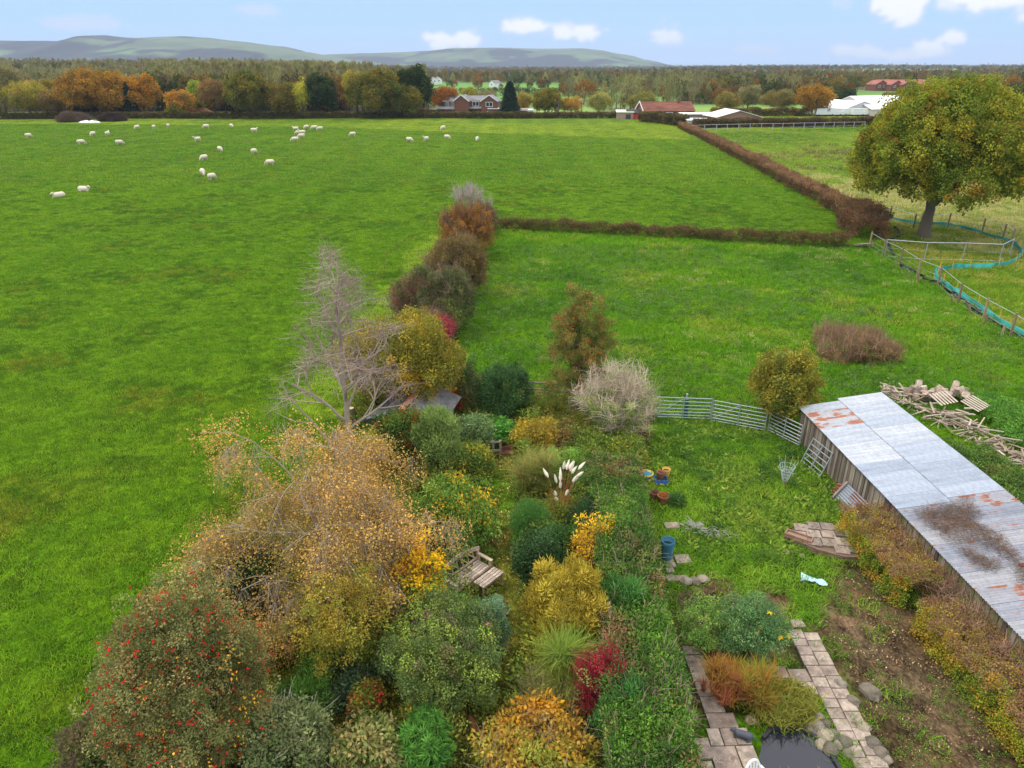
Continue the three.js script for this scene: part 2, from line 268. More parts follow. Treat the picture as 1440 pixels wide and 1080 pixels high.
// a shrub: stems from the ground and foliage through an uneven crown
const stemMat = M(0x5a4a3a, 0.9), greyStem = M(0x8d8375, 0.9);
function shrub(name, label, cat, [x, z, r, h], o = {}) {
  const far = z < -24 && o.key === 'small'; if (far) o = { ...o, key: 'mid', size: (o.size || 1) * 1.15 };
  const { pal, key = 'mid', dens = 30, size = 1, n = 15, rough = 0.36, taper = 0, shell = 0.5, extra = [], rz = r, turn = 0, group, stems = 7, mat = leafMat, stemM = stemMat, y0 = 0, upright = false, flatten } = o;
  const seed = Math.round((x + 100) * 131 + (z + 400) * 17), rnd = rng(seed), t = thing(name, label, cat, [x, gy(x, z), z], turn, group), pts = [];
  for (let i = 0; i < stems; i++) { const a = rnd() * 6.283, q = rnd() * 0.55; tube([V3(Math.cos(a) * 0.08 * r, -0.05, Math.sin(a) * 0.08 * r), V3(Math.cos(a) * r * q * 0.5, (y0 + h * 0.4), Math.sin(a) * rz * q * 0.5), V3(Math.cos(a + 0.3) * r * q, y0 + h * (0.65 + 0.2 * rnd()), Math.sin(a + 0.3) * rz * q)], 0.018 + 0.012 * h, 0.006, 5, pts); }
  if (stems) mesh('stem', fromTris(pts), stemM, t);
  const lobes = lobesFor(r, h, rnd, { n, rough, y0, rz }); if (taper) for (const l of lobes) { const k = 1 + taper * 0.35 - taper * (l[1] - y0) / h; l[0] *= k; l[2] *= k; l[3] *= Math.sqrt(k); l[5] *= Math.sqrt(k); }
  const area = 12.57 * Math.pow((Math.pow(r * rz, 1.6) + 2 * Math.pow(Math.sqrt(r * rz) * h * 0.5, 1.6)) / 3, 1 / 1.6);
  const pick = picker(pal, rnd, 1.1 / Math.max(0.5, r) + 0.4, seed % 97), cnt = Math.ceil(area * dens / (size * size));
  spray('foliage', key, crownPoints(lobes, cnt, rnd, { shell }).map((p) => [...p, size * (0.75 + 0.5 * rnd()), pick(...p)]), t, { seed, mat, upright });
  for (const e of extra) { const ep = picker(e.pal, rnd, 1, 3); const pp = crownPoints(e.lobes ? e.lobes(lobes) : lobes, Math.ceil(area * e.dens), rnd, { shell: e.shell ?? 0.85 }).filter((p) => e.where ? e.where(...p, r, h) : true); if (pp.length) spray(e.name, e.key, pp.map((p) => [...p, (e.size ?? 1) * (0.75 + 0.5 * rnd()), ep(...p)]), t, { seed: seed + 3, mat: e.mat || leafMat, upright: e.upright }); }
  return t;
}
// a hedge along a line: sprays over its sides, top and inside
function hedge(name, label, line, width, height, o = {}) {
  const { pal, topPal, key = 'mid', dens = 26, size = 1, topKey, seed = 3, ragged = 0.25, twig, group, wf, hf } = o;
  const [x0, z0] = line[0], t = thing(name, label, 'hedge', [x0, gy(x0, z0), z0], 0, group), rnd = rng(seed * 101 + 7), side = [], top = [], tw = [];
  const pick = picker(pal, rnd, 0.8, seed), pickT = picker(topPal || pal, rnd, 0.9, seed + 3), wood = [];
  for (let i = 0, d = 0; i + 1 < line.length; i++) {
    const [ax, az] = line[i], [bx, bz] = line[i + 1], L = Math.hypot(bx - ax, bz - az), nx = -(bz - az) / L, nz = (bx - ax) / L, cnt = Math.ceil(L * (width + height * 2) * dens / (size * size));
    for (let k = 0; k < cnt; k++) {
      const q = rnd(), X = ax + (bx - ax) * q, Z = az + (bz - az) * q, dd = d + L * q, W = width * (wf ? wf(dd) : 1) * (1 + (fbm2(dd * 0.5 + 9, seed, 3, seed) - 0.5) * ragged * 2), Hh = height * (hf ? hf(dd) : 1) * (1 + (fbm2(dd * 0.6, 3.3 + seed, 3, seed + 1) - 0.5) * ragged * 2);
      const f = rnd() * (width + 2 * height); let s, y, isTop = false;
      if (f < width) { s = (rnd() - 0.5); y = Hh * (0.8 + 0.2 * Math.sqrt(rnd())); isTop = true; } else { s = (rnd() < 0.5 ? -0.5 : 0.5) * (0.55 + 0.45 * Math.sqrt(rnd())); y = Hh * rnd() * 0.97; s *= 1 - 0.18 * (y / Hh); }
      const px = X + nx * s * W - x0, pz = Z + nz * s * W - z0;
      (isTop && topKey ? top : side).push([px, y, pz, size * (0.7 + 0.6 * rnd()), isTop ? pickT(px, y, pz) : pick(px, y, pz)]);
      if (twig && (isTop || !twig.topOnly) && rnd() < twig.share) tw.push([px, y * 0.95, pz, twig.size * (0.7 + 0.6 * rnd()), twig.pal[Math.floor(rnd() * twig.pal.length)]]);
    }
    for (let k = 0; k < L / (0.5 * size); k++) { const q = rnd(), s = (rnd() - 0.5) * width * 0.5, X = ax + (bx - ax) * q + nx * s - x0, Z = az + (bz - az) * q + nz * s - z0; tube([V3(X, -0.05, Z), V3(X + (rnd() - 0.5) * 0.3 * height, height * 0.45, Z + (rnd() - 0.5) * 0.3 * height), V3(X + (rnd() - 0.5) * 0.6 * height, height * 0.85, Z + (rnd() - 0.5) * 0.6 * height)], 0.03, 0.008, 4, wood); }
    d += L;
  }
  mesh('stem', fromTris(wood), stemMat, t);
  spray('foliage', key, side, t, { seed }); if (top.length) spray('top_growth', topKey, top, t, { seed: seed + 1, mat: topKey.includes('twig') ? dullMat : leafMat }); if (tw.length) spray('twigs', twig.key || 'twigs', tw, t, { mat: dullMat, seed: seed + 2 });
  return t;
}
// a shrub of bare canes arching out from the ground, twigs along them and some leaves
function caneShrub(name, label, cat, [x, z, r, h], { canes = 40, thick = 0.014, mat, twigPal, twigN = 4, twigSize = 1, twigKey = 'twigs', pal, leaf = 'small', leafN = 0, leafLow = 1, spread = 1, group }) {
  const seed = Math.round((x + 90) * 173 + (z + 300) * 19), rnd = rng(seed), t = thing(name, label, cat, [x, gy(x, z), z], 0, group), tri = [], tw = [], lv = [];
  for (let i = 0; i < canes; i++) { const a = rnd() * 6.283, q = Math.sqrt(rnd()) * r * spread, H = h * (0.55 + 0.5 * rnd()) * (1 - 0.35 * Math.pow(q / r, 2)), p0 = V3(Math.cos(a) * r * 0.12 * rnd(), -0.03, Math.sin(a) * r * 0.12 * rnd()), p3 = V3(Math.cos(a) * q, H, Math.sin(a) * q), pts = [p0, V3(p3.x * 0.3 + (rnd() - 0.5) * 0.1, H * 0.4, p3.z * 0.3 + (rnd() - 0.5) * 0.1), V3(p3.x * 0.65 + (rnd() - 0.5) * 0.15, H * 0.78, p3.z * 0.65 + (rnd() - 0.5) * 0.15), p3]; tube(pts, thick * (0.7 + 0.6 * rnd()), thick * 0.3, 4, tri);
    for (let k = 0; k < twigN; k++) { const f = 0.35 + 0.65 * rnd(), m = Math.min(2, Math.floor(f * 3)), p = pts[m].clone().lerp(pts[m + 1], f * 3 - m); tw.push([p.x, p.y, p.z, twigSize * (0.6 + 0.6 * rnd()), twigPal[Math.floor(rnd() * twigPal.length)]]); }
    for (let k = 0; k < leafN; k++) { const f = rnd(), m = Math.min(2, Math.floor(f * 3)), p = pts[m].clone().lerp(pts[m + 1], f * 3 - m); if (p.y < h * leafLow) lv.push([p.x + (rnd() - 0.5) * 0.4, Math.max(0.05, p.y + (rnd() - 0.5) * 0.3), p.z + (rnd() - 0.5) * 0.4, 0.7 + 0.6 * rnd(), pal[Math.floor(rnd() * pal.length)]]); } }
  mesh('stem', fromTris(tri), mat, t); if (tw.length) spray('twigs', twigKey, tw, t, { mat: dullMat, seed }); if (lv.length) spray('foliage', leaf, lv, t, { seed: seed + 1 }); return t;
}
// ---------------------------------------------------------------- ground
function gy(x, z) { // gentle unevenness of the land near the house
  const pad = smooth(-24, -30, z) * smooth(-70, -60, z) * smooth(-6, 0, x);
  return (fbm2(x * 0.05 + 20, z * 0.05 + 20, 3, 2) - 0.5) * 0.25 * smooth(-10, -30, z) + (fbm2(x * 0.45 + 5, z * 0.45 + 5, 2, 14) - 0.5) * (0.04 + 0.16 * pad) ;
}
const gardenPoly = [...[[-9.82, -11.52], [-9.22, -14.79], [-8.69, -17.7], [-7.96, -25.59], [-7.69, -35.42], [-5.85, -46.66], [-5.21, -64.63], [-4.38, -73.18], [-2.51, -71.79], [-3.68, -43.67], [-2.31, -35.42], [1.08, -32.83], [4.57, -31.81], [7.03, -30.85]], [5.2, -24], [3.4, -20], [3.0, -10], [3.0, -5], [-9.8, -5]];
const yardPoly = [...[[7.03, -30.85], [9.5, -30.46], [11.56, -29.49], [12.67, -27.56]], [12.7, -27.6], [17.5, -27.4], [18.5, -5], [3.0, -5], [3.0, -10], [3.4, -20], [5.2, -24]];
const paddockPoly = [...[[-2.51, -71.79], [5.66, -70.78], [19.15, -68.2], [29.96, -64.63], [33.21, -63.25], [30.39, -39.53]], [34, -34], [30, -5], [18.5, -5], [17.5, -27.4], [12.7, -27.6], ...[[12.67, -27.56], [11.56, -29.49], [9.5, -30.46], [7.03, -30.85], [4.57, -31.81], [1.08, -32.83], [-2.31, -35.42], [-3.68, -43.67]]];
const hayPoly = [...[[45.26, -204.27], [40.96, -153.56], [40.15, -115.48], [37.99, -87.87], [35.66, -69.14], [33.21, -63.25], [30.39, -39.53]], [34, -34], [30, -5], [260, -5], [260, -262], ...[[163.65, -223.13], [93.15, -199.44], [46.39, -192.59]]];
const stripLine = [[-157.61, -214.65], [-82.83, -209.34], [-45.16, -199.44], [-3.45, -182.14], [37.8, -165.85]];
const soilPoly = [[9.44, -17.06], [10.69, -18.74], [11.5, -18.74], [12.21, -16.75], [12.31, -15.05], [12.15, -11.52], [12.16, -10.81], [8.8, -10.81], [8.85, -12.5], [8.91, -14.29], [9.11, -15.73]];
const bedPoly = [[5.01, -17.7], [6.37, -18.21], [8.25, -17.06], [7.8, -14.92], [6.94, -14.41], [4.74, -14.92]];
const lawnPath = [[-0.96, -26.18], [0.06, -26.18], [0.05, -20.27], [0.39, -17.06], [0.2, -15.05], [-0.09, -13.35], [-0.33, -11.52], [-1, -11.52], [-0.55, -13.46], [-0.31, -15.59], [-0.71, -19.11], [-0.81, -22.93]];
const pondPoly = [[6.11, -12.29], [6.43, -12.58], [7.04, -12.58], [7.33, -12.41], [7.54, -12.05], [7.61, -11.62], [7.67, -10.99], [5.73, -10.99], [5.79, -11.62]];
const birchLawn = [[-7.69, -15.45], [-6.51, -17.06], [-4.59, -16.15], [-4.91, -14.79], [-6.03, -13.93]];
const mix = (a, b, t) => a.map((v, i) => v + (b[i] - v) * t);
const COL = { pasture: lin('#6a9012'), pasture2: lin('#58820e'), olive: lin('#7d8420'), strip: lin('#8aa32c'), strip2: lin('#769624'), paddock: lin('#668f16'), paddock2: lin('#4f7c14'), straw: lin('#b5ac6c'), dead: lin('#b3ae75'), hay: lin('#7f9c2a'), soil: lin('#7d6856'), soil2: lin('#66533f'), litter: lin('#6b5a3a'), lawn: lin('#5f8a20'), moss: lin('#7d8435') };
function groundColour(kind, x, z) {
  const a = fbm2(x * 0.035 + 9, z * 0.035 + 9, 4, 41), b = fbm2(x * 0.22 + 3, z * 0.22 + 3, 4, 43), c = fbm2(x * 1.1, z * 1.1, 3, 47);
  if (kind === 'pasture') { let k = mix(COL.pasture, COL.pasture2, smooth(0.35, 0.65, a * 0.6 + b * 0.4)); const d = polyDist(x, z, marginLine); k = mix(k, COL.strip, smooth(2.6, 0.6, d + (b - 0.5) * 2.5) * 0.8); k = mix(k, COL.olive, smooth(0.42, 0.7, b) * smooth(-42, -16, z) * 0.75); return mix(k, COL.litter, smooth(0.32, 0.12, polyDist(x, z, trodLine)) * 0.6); }
  if (kind === 'strip') return mix(mix(COL.strip, COL.strip2, smooth(0.4, 0.6, a)), COL.paddock2, smooth(0.52, 0.7, b) * 0.6);
  if (kind === 'paddock') { let k = mix(COL.paddock, COL.paddock2, smooth(0.4, 0.6, b * 0.7 + a * 0.3)); k = mix(k, COL.straw, smooth(0.52, 0.7, c * 0.5 + fbm2(x * 0.5, z * 0.5, 2, 3) * 0.5) * 0.4); return mix(k, COL.straw, smooth(0.8, 0.1, polyDist(x, z, trackLine) + (c - 0.5)) * 0.6); }
  if (kind === 'hay') { const q = Math.hypot((x - 47) / 26, (z + 88) / 22), w = Math.hypot((x - 66) / 26, (z + 66) / 16); return mix(mix(COL.hay, COL.paddock2, smooth(0.4, 0.62, a)), COL.dead, Math.max(smooth(1.25, 0.5, q + (b - 0.5) * 1.4), smooth(1.3, 0.6, w + (b - 0.5) * 1.4)) * 0.85); }
  if (kind === 'yard') { const g = mix(COL.lawn, COL.paddock2, smooth(0.4, 0.62, b)); let s = inPoly(x, z, soilPoly) ? 0.75 : 0; s = Math.max(s, inPoly(x, z, bedPoly) ? 0.6 : 0); const e = Math.min(polyDist(x, z, [...soilPoly, soilPoly[0]]), polyDist(x, z, [...bedPoly, bedPoly[0]])); s = s > 0 ? Math.min(1, 0.45 + e * 0.5) : Math.max(0, 0.4 - e * 0.35); s = smooth(0.15, 0.55, s + (c - 0.5) * 1.0 + (b - 0.5) * 0.6); return mix(g, mix(COL.soil, COL.soil2, smooth(0.4, 0.65, c)), s); }
  const p = inPoly(x, z, lawnPath) || inPoly(x, z, birchLawn); return p ? mix(COL.lawn, COL.moss, smooth(0.45, 0.65, b)) : mix(mix(COL.soil2, COL.litter, smooth(0.4, 0.6, c)), COL.moss, smooth(0.45, 0.6, b) * 0.6);
}
const marginLine = [[-8.44, -31.81], [-8.28, -43.67], [-7.22, -51.87], [-6.1, -67.58]];
const trodLine = [[-10.79, -50.93], [-10.4, -54.87], [-10.74, -59.39], [-10.42, -64.63], [-8.6, -71.79]];
const trackLine = [[7.8, -33.99], [9.12, -34.93], [11.2, -35.61], [13.39, -36.43]];
function regionOf(x, z) {
  if (inPoly(x, z, gardenPoly)) return 'garden'; if (inPoly(x, z, yardPoly)) return 'yard'; if (inPoly(x, z, paddockPoly)) return 'paddock'; if (inPoly(x, z, hayPoly)) return 'hay';
  let k = 0; while (k < stripLine.length - 2 && x > stripLine[k + 1][0]) k++;
  const [ax, az] = stripLine[k], [bx, bz] = stripLine[k + 1], zz = az + (bz - az) * (x - ax) / (bx - ax); return z < zz ? 'strip' : 'pasture';
}
const turfMat = new THREE.MeshPhysicalMaterial({ color: 0xffffff, roughness: 1, specularIntensity: 0.15, vertexColors: true, map: turfMap, bumpMap: turfBump, bumpScale: 0.05 });
{
  const xs = [], zs = []; let s = 0.4;
  for (let x = 0; x < 330; x += s) { xs.push(x); if (x) xs.unshift(-x); if (x > 14) s = Math.min(3, s * 1.018); }
  s = 0.33; for (let z = -4; z > -262; z -= s) { zs.push(z); if (z < -34) s = Math.min(2.2, s * 1.016); } zs.push(-262);
  const buf = {};
  for (let j = 0; j + 1 < zs.length; j++) for (let i = 0; i + 1 < xs.length; i++) {
    const cx = (xs[i] + xs[i + 1]) / 2, cz = (zs[j] + zs[j + 1]) / 2; if (Math.abs(cx) > -cz * 1.05 + 26) continue;
    const k = regionOf(cx, cz), b = (buf[k] ??= { p: [], c: [], u: [], id: new Map(), x: [], n: 0 });
    const v = (a, c) => { const key = a * 4096 + c; let id = b.id.get(key); if (id === undefined) { id = b.n++; b.id.set(key, id); const x = xs[a], z = zs[c]; b.p.push(x, gy(x, z), z); b.c.push(...groundColour(k, x, z)); b.u.push(x / 7, z / 7); } return id; };
    const a = v(i, j), c = v(i + 1, j), d = v(i + 1, j + 1), e = v(i, j + 1); b.x.push(a, c, d, a, d, e);
  }
  const names = { pasture: 'sheep_pasture', strip: 'rough_pasture_strip', paddock: 'paddock', hay: 'hay_field', yard: 'garden_lawn', garden: 'garden_ground' };
  const says = { pasture: 'broad bright green grazed pasture with sheep', strip: 'paler yellow-green rough grass strip along the far hedge', paddock: 'tussocky green paddock behind the metal gates', hay: 'grass field with straw-coloured patches around the oak', yard: 'weedy lawn and bare brown soil beside the shed', garden: 'leaf-strewn garden ground under the shrubs' };
  for (const k in buf) { const b = buf[k], g = new THREE.BufferGeometry(); g.setAttribute('position', new THREE.Float32BufferAttribute(b.p, 3)); g.setAttribute('color', new THREE.Float32BufferAttribute(b.c, 3)); g.setAttribute('uv', new THREE.Float32BufferAttribute(b.u, 2)); g.setIndex(b.x); g.computeVertexNormals(); mark(mesh(names[k], g, turfMat), says[k], 'field', null, 'structure'); }
}
// grass: tufts of blades, denser and finer close by
{
  const rnd = rng(77), lots = { pasture: [], pastureFar: [], strip: [], paddock: [], hay: [], yard: [], garden: [] };
  const pals = { pasture: ['#6c9416', '#5e8812', '#789c1c', '#4c7410', '#808824'], strip: ['#94ac2e', '#7d9c22', '#a2b040'], paddock: ['#467808', '#588c0a', '#66980c', '#76a016', '#98a43c'], hay: ['#829e28', '#729420', '#a2a24c'], yard: ['#729a24', '#64901e', '#84a632', '#96a240'], garden: ['#688c1c', '#778a22'] };
  const put = (x, z, s, far) => {
    const k = regionOf(x, z), c = fbm2(x * 0.22 + 3, z * 0.22 + 3, 3, 43), b = fbm2(x * 1.1, z * 1.1, 2, 47);
    if (k === 'yard' && (inPoly(x, z, pondPoly) || (x > 4.3 && x < 5.95 && z > -15.4) || (x > 7.98 && x < 8.84 && z > -16 && rnd() < 0.94) || (x > 5.8 && x < 8.1 && z > -14.65 && z < -13.6))) return;
    if (k === 'garden' && !(inPoly(x, z, lawnPath) || inPoly(x, z, birchLawn))) return;
    let p = pals[k], hex = p[Math.min(p.length - 1, Math.floor(((c - 0.5) * 1.6 + 0.5) * p.length * 0.7 + rnd() * p.length * 0.3))] || p[0];
    if (k === 'pasture' && hex === '#7f8c1c' && z < -30 && rnd() < 0.75) hex = p[1];
    if (k === 'pasture' && polyDist(x, z, marginLine) + (c - 0.5) * 3 < 1.7 && rnd() < 0.85) hex = rnd() < 0.5 ? '#9cb83c' : '#8aac2e';
    if (k === 'yard') { const col = groundColour('yard', x, z); if (col[0] > col[1] * 0.92 && rnd() < 0.975) return; }
    if (k === 'hay') { const col = groundColour('hay', x, z); if (col[0] > col[1] * 0.85 && rnd() < 0.75) hex = '#b8b27c'; }
    const tall = k === 'pasture' ? 0.75 + 0.5 * b : k === 'garden' ? 0.45 : k === 'yard' ? 0.5 + 0.8 * b : 0.6 + 1.1 * b;
    (far && k === 'pasture' ? lots.pastureFar : lots[k]).push([x, gy(x, z) - 0.01, z, s * tall, hex]);
  };
  for (let z = -10; z > -100;) { const st = 0.36 + Math.max(0, -z - 25) * 0.0055; for (let x = z * 0.8 - 4; x < -z * 0.8 + 4; x += st) put(x + (rnd() - 0.5) * st, z + (rnd() - 0.5) * st, 1 + Math.max(0, -z - 40) * 0.006, z < -60); z -= st; }
  for (let z = -100; z > -215;) { const st = 1.15 + (-z - 100) * 0.006; for (let x = z * 0.8 - 4; x < -z * 0.8 + 4; x += st) { const k = regionOf(x, z); if (k === 'garden') continue; const p = k === 'pasture' ? pals.pasture : k === 'strip' ? pals.strip : pals.hay; (lots[k + 'F'] ??= []).push([x + (rnd() - 0.5) * st, gy(x, z), z + (rnd() - 0.5) * st, 0.8 + 0.5 * rnd(), k === 'hay' && groundColour('hay', x, z)[0] > groundColour('hay', x, z)[1] * 0.85 ? '#b8b27c' : p[Math.floor(rnd() * p.length)]]); } z -= st; }
  const g = (n, key, items, label) => items && items.length && mark(spray(n, key, items, scene, { upright: true, seed: items.length }), label, 'grass', null, 'stuff');
  g('pasture_grass', 'turf', lots.pasture, 'short bright grass of the sheep pasture close by'); g('pasture_grass', 'turf', lots.pastureFar, 'short grass further out across the sheep pasture'); g('pasture_grass', 'fartuft', lots.pastureF, 'grass of the distant half of the sheep pasture');
  g('rough_grass', 'fartuft', lots.stripF, 'pale rough grass of the strip by the far hedge'); g('rough_grass', 'rough', lots.paddock, 'tussocky grass of the paddock'); g('rough_grass', 'rough', lots.hay, 'grass around the fenced oak'); g('rough_grass', 'fartuft', lots.hayF, 'grass of the hay field beyond the oak'); g('rough_grass', 'turf', lots.strip, 'rough grass at the pasture edge');
  g('lawn_grass', 'rough', lots.yard, 'weedy lawn grass beside the shed'); g('lawn_grass', 'turf', lots.garden, 'lawn grass of the narrow garden path');
}
// ---------------------------------------------------------------- far country: plain, woods, hills
function landY(x, z) { if (z > -262) return gy(x, z); const D = -z, u = x / D; return gy(x, -262) * smooth(-300, -262, z) + 9 * smooth(330, 900, D) * smooth(-0.05, -0.4, u) + 7 * smooth(700, 2400, D) * smooth(0.1, 0.35, u) + (fbm2(x * 0.004 + 3, z * 0.004, 3, 8) - 0.5) * 6 * smooth(300, 1200, D) - 0.3; }
function cleared(px, D, x, z) { // open fields of the plain
  if (D < 275) return true;
  if (px > 592 && px < 790 && D > 390 && D < 700) return !(Math.abs(D - 545) < 9);
  if (px >= 790 && px < 1000 && D > 390 && D < 700) return fbm2(x * 0.03, z * 0.03, 2, 4) < 0.46;
  if (px > 600 && px < 960 && D < 392) return px < 800 || fbm2(x * 0.05 + 3, z * 0.05, 2, 14) < 0.6;
  if (px > 960 && D < 330) return true;
  if (px > 1150 && px < 1240 && D > 330 && D < 420) return true;
  if (px > 1205 && px < 1330 && D > 330 && D < 560) return D < 540;
  if (D > 760 && px > 560) return fbm2(x * 0.0042 + 7, z * 0.0042, 3, 61) > 0.60;
  return false;
}
{
  const p = [], c = [], idx = [], u = [], A = 90, N = 90;
  for (let j = 0; j <= N; j++) { const D = 258 * Math.pow(9500 / 258, j / N); for (let i = 0; i <= A; i++) { const x = ((i / A) * 2 - 1) * 1.25 * D, z = -D; p.push(x, landY(x, z) - (j === 0 ? 0.15 : 0), z); u.push(x / 60, z / 60);
    const f = fbm2(x * 0.006 + 4, z * 0.006, 3, 31), q = hash2(Math.floor(x / 170 + f * 2), Math.floor(z / 130 + f), 5); let k = q < 0.5 ? lin('#5f8428') : q < 0.72 ? lin('#728c34') : q < 0.86 ? lin('#6c6a3c') : lin('#527424'); const px = 720 + 1100 * x / D; if (!(cleared(px, D, x, z)) && D > 275) k = lin('#54502d'); if (px > 592 && px < 1000 && D > 380 && D < 770) k = lin('#55801f'); c.push(...k); } }
  for (let j = 0; j < N; j++) for (let i = 0; i < A; i++) { const a = j * (A + 1) + i; idx.push(a, a + 1, a + A + 2, a, a + A + 2, a + A + 1); }
  const g = new THREE.BufferGeometry(); g.setAttribute('position', new THREE.Float32BufferAttribute(p, 3)); g.setAttribute('color', new THREE.Float32BufferAttribute(c, 3)); g.setAttribute('uv', new THREE.Float32BufferAttribute(u, 2)); g.setIndex(idx); g.computeVertexNormals();
  mark(mesh('far_ground', g, new THREE.MeshStandardMaterial({ roughness: 1, vertexColors: true })), 'patchwork of fields and woodland floor on the distant plain', 'ground', null, 'structure');
}
function hill(name, label, ridge, zr, depthF, depthB, seed) {
  const nx = 300, nz = 70, p = [], c = [], idx = [], x0 = ridge[0][0], x1 = ridge[ridge.length - 1][0];
  const hx = (x) => { let k = 0; while (k < ridge.length - 2 && x > ridge[k + 1][0]) k++; const t = Math.max(0, Math.min(1, (x - ridge[k][0]) / (ridge[k + 1][0] - ridge[k][0]))), s = t * t * (3 - 2 * t); return ridge[k][1] + (ridge[k + 1][1] - ridge[k][1]) * (0.5 * s + 0.5 * t); };
  for (let j = 0; j <= nz; j++) { const t = j / nz, z = zr + depthF - (depthF + depthB) * t, v = z > zr ? (z - zr) / depthF : (zr - z) / depthB; for (let i = 0; i <= nx; i++) {
    const x = x0 + (x1 - x0) * i / nx, H = hx(x), sp = fbm2(x * 0.0016 + seed, seed * 1.3, 3, seed), cut = fbm2(x * 0.0028 + v * 0.6 + seed, v * 1.1, 4, seed + 4);
    const w = Math.min(1, v * (0.8 + 0.5 * sp)), prof = z > zr ? 1 - smooth(0.0, 1, Math.pow(w, 0.9)) : 1 - smooth(0, 1, v); const h = H * prof + (cut - 0.5) * 85 * smooth(0.04, 0.25, v) * (1 - v) * Math.min(1, H / 80);
    p.push(x, h - 6 * v, z);
    const n = fbm2(x * 0.0034 + 11, z * 0.003 + seed, 6, seed + 9), low = smooth(0.25, 0.75, v), dk = smooth(0.455, 0.515, n + (low - 0.5) * 0.14 + (seed === 3 && x < -2050 ? 0.1 : 0)); let k = mix(mix(lin('#566440'), lin('#465234'), smooth(0.4, 0.6, fbm2(x * 0.006, z * 0.006, 3, 71))), lin('#5c7838'), smooth(0.55, 0.62, fbm2(x * 0.0018 + 40, z * 0.003, 3, seed + 20)) * low); k = mix(k, mix(lin('#24231f'), lin('#1d211c'), smooth(0.4, 0.6, fbm2(x * 0.02, z * 0.02, 2, 4))), dk); c.push(...k);
  } }
  for (let j = 0; j < nz; j++) for (let i = 0; i < nx; i++) { const a = j * (nx + 1) + i; idx.push(a, a + 1, a + nx + 2, a, a + nx + 2, a + nx + 1); }
  const g = new THREE.BufferGeometry(); g.setAttribute('position', new THREE.Float32BufferAttribute(p, 3)); g.setAttribute('color', new THREE.Float32BufferAttribute(c, 3)); g.setIndex(idx); g.computeVertexNormals();
  mark(mesh(name, g, new THREE.MeshStandardMaterial({ roughness: 1, vertexColors: true, side: THREE.DoubleSide })), label, 'hill', null, 'structure');
}
hill('hill', 'long chalk down with a wooded knoll, bare green slopes and dark woods', [[-5171.2, 141.44], [-3892.43, 160.52], [-3303.75, 149.08], [-3048.49, 152.9], [-2795.48, 149.08], [-2575.23, 149.08], [-2468.58, 170.03], [-2415.19, 181.42], [-2345.99, 170.03], [-2198.86, 166.23], [-2070.71, 172.69], [-1943.36, 175.73], [-1817.95, 168.13], [-1651.57, 150.99], [-1588.92, 145.26], [-1443.28, 126.13], [-1235.13, 91.51], [-1088.48, 68.3], [-940.83, 48.88], [-686.53, 13.74]], -4700, 1500, 1200, 3);
hill('hill', 'flat-topped chalk down standing behind the plain', [[-2132.31, 38.35], [-1580.86, 78.09], [-1197.27, 100.34], [-870.1, 110.2], [-652.09, 120.05], [-434.09, 139.71], [-108.5, 142.16], [217.12, 134.8], [542.71, 137.26], [640.87, 127.43], [816.48, 97.87], [1037.47, 55.76], [1232.93, 8.39], [1481.18, -6.64]], -6000, 1600, 1200, 6);
hill('hill', 'faint low blue ridge on the horizon', [[2696.01, 5.97], [3442.98, 16.22], [3890.62, 23.05], [4564.84, 19.63], [5089.62, 16.22], [7333.68, 19.63]], -8200, 800, 800, 9);

// whole far trees, for the woods that read as one mass
function farTreeGeo(kind, seed) {
  const rnd = rng(seed), pos = [], col = [];
  const leaf = (p, d, l, w) => { const s = V3().crossVectors(d, V3(rnd() - 0.5, rnd() - 0.5, rnd() - 0.5)).normalize(), m = p.clone().addScaledVector(d, l * 0.45), a = m.clone().addScaledVector(s, w / 2), b = m.clone().addScaledVector(s, -w / 2), t = p.clone().addScaledVector(d, l); pos.push(p.x, p.y, p.z, a.x, a.y, a.z, t.x, t.y, t.z, p.x, p.y, p.z, t.x, t.y, t.z, b.x, b.y, b.z); const k = 0.72 + 0.56 * rnd(); for (let e = 0; e < 6; e++) col.push(k * (1 + (rnd() - 0.5) * 0.1), k, k * 0.95); };
  if (kind === 'round') { const lobes = lobesFor(4.6, 9.2, rnd, { y0: 1.8, n: 9, rough: 0.42 }); for (const p of crownPoints(lobes, 420, rnd, { shell: 0.6 })) leaf(V3(...p), V3(p[0], p[1] - 5, p[2]).normalize().add(V3(rnd() - 0.5, rnd() - 0.3, rnd() - 0.5)).normalize(), 1.0 * (0.7 + 0.6 * rnd()), 0.75); }
  else if (kind === 'bare') { for (let i = 0; i < 420; i++) { const t = Math.pow(rnd(), 0.8), a = rnd() * 6.283, r = 3.0 * Math.sin(Math.min(1, t * 0.95 + 0.12) * 3.0) * (0.35 + 0.65 * rnd()), y = 2.5 + t * 11; leaf(V3(Math.cos(a) * r, y, Math.sin(a) * r), V3(Math.cos(a) * 0.5 + rnd() - 0.5, 1.5, Math.sin(a) * 0.5 + rnd() - 0.5).normalize(), 1.3 * (0.6 + 0.8 * rnd()), 0.22); } }
  else { for (let i = 0; i < 380; i++) { const t = rnd(), a = rnd() * 6.283, r = 2.9 * (1 - t) * (0.6 + 0.4 * rnd()) + 0.2, y = 0.8 + t * 11; leaf(V3(Math.cos(a) * r, y, Math.sin(a) * r), V3(Math.cos(a), 0.15, Math.sin(a)).normalize(), 1.0, 0.6); } }
  const n0 = pos.length, top = kind === 'bare' ? 11 : 6; tube([V3(0, -0.5, 0), V3(0.1, top * 0.5, 0), V3(0, top, 0.1)], 0.3, 0.08, 4, pos); for (let q = n0; q < pos.length; q += 3) col.push(0.75, 0.72, 0.68);
  return fromTris(pos, col);
}
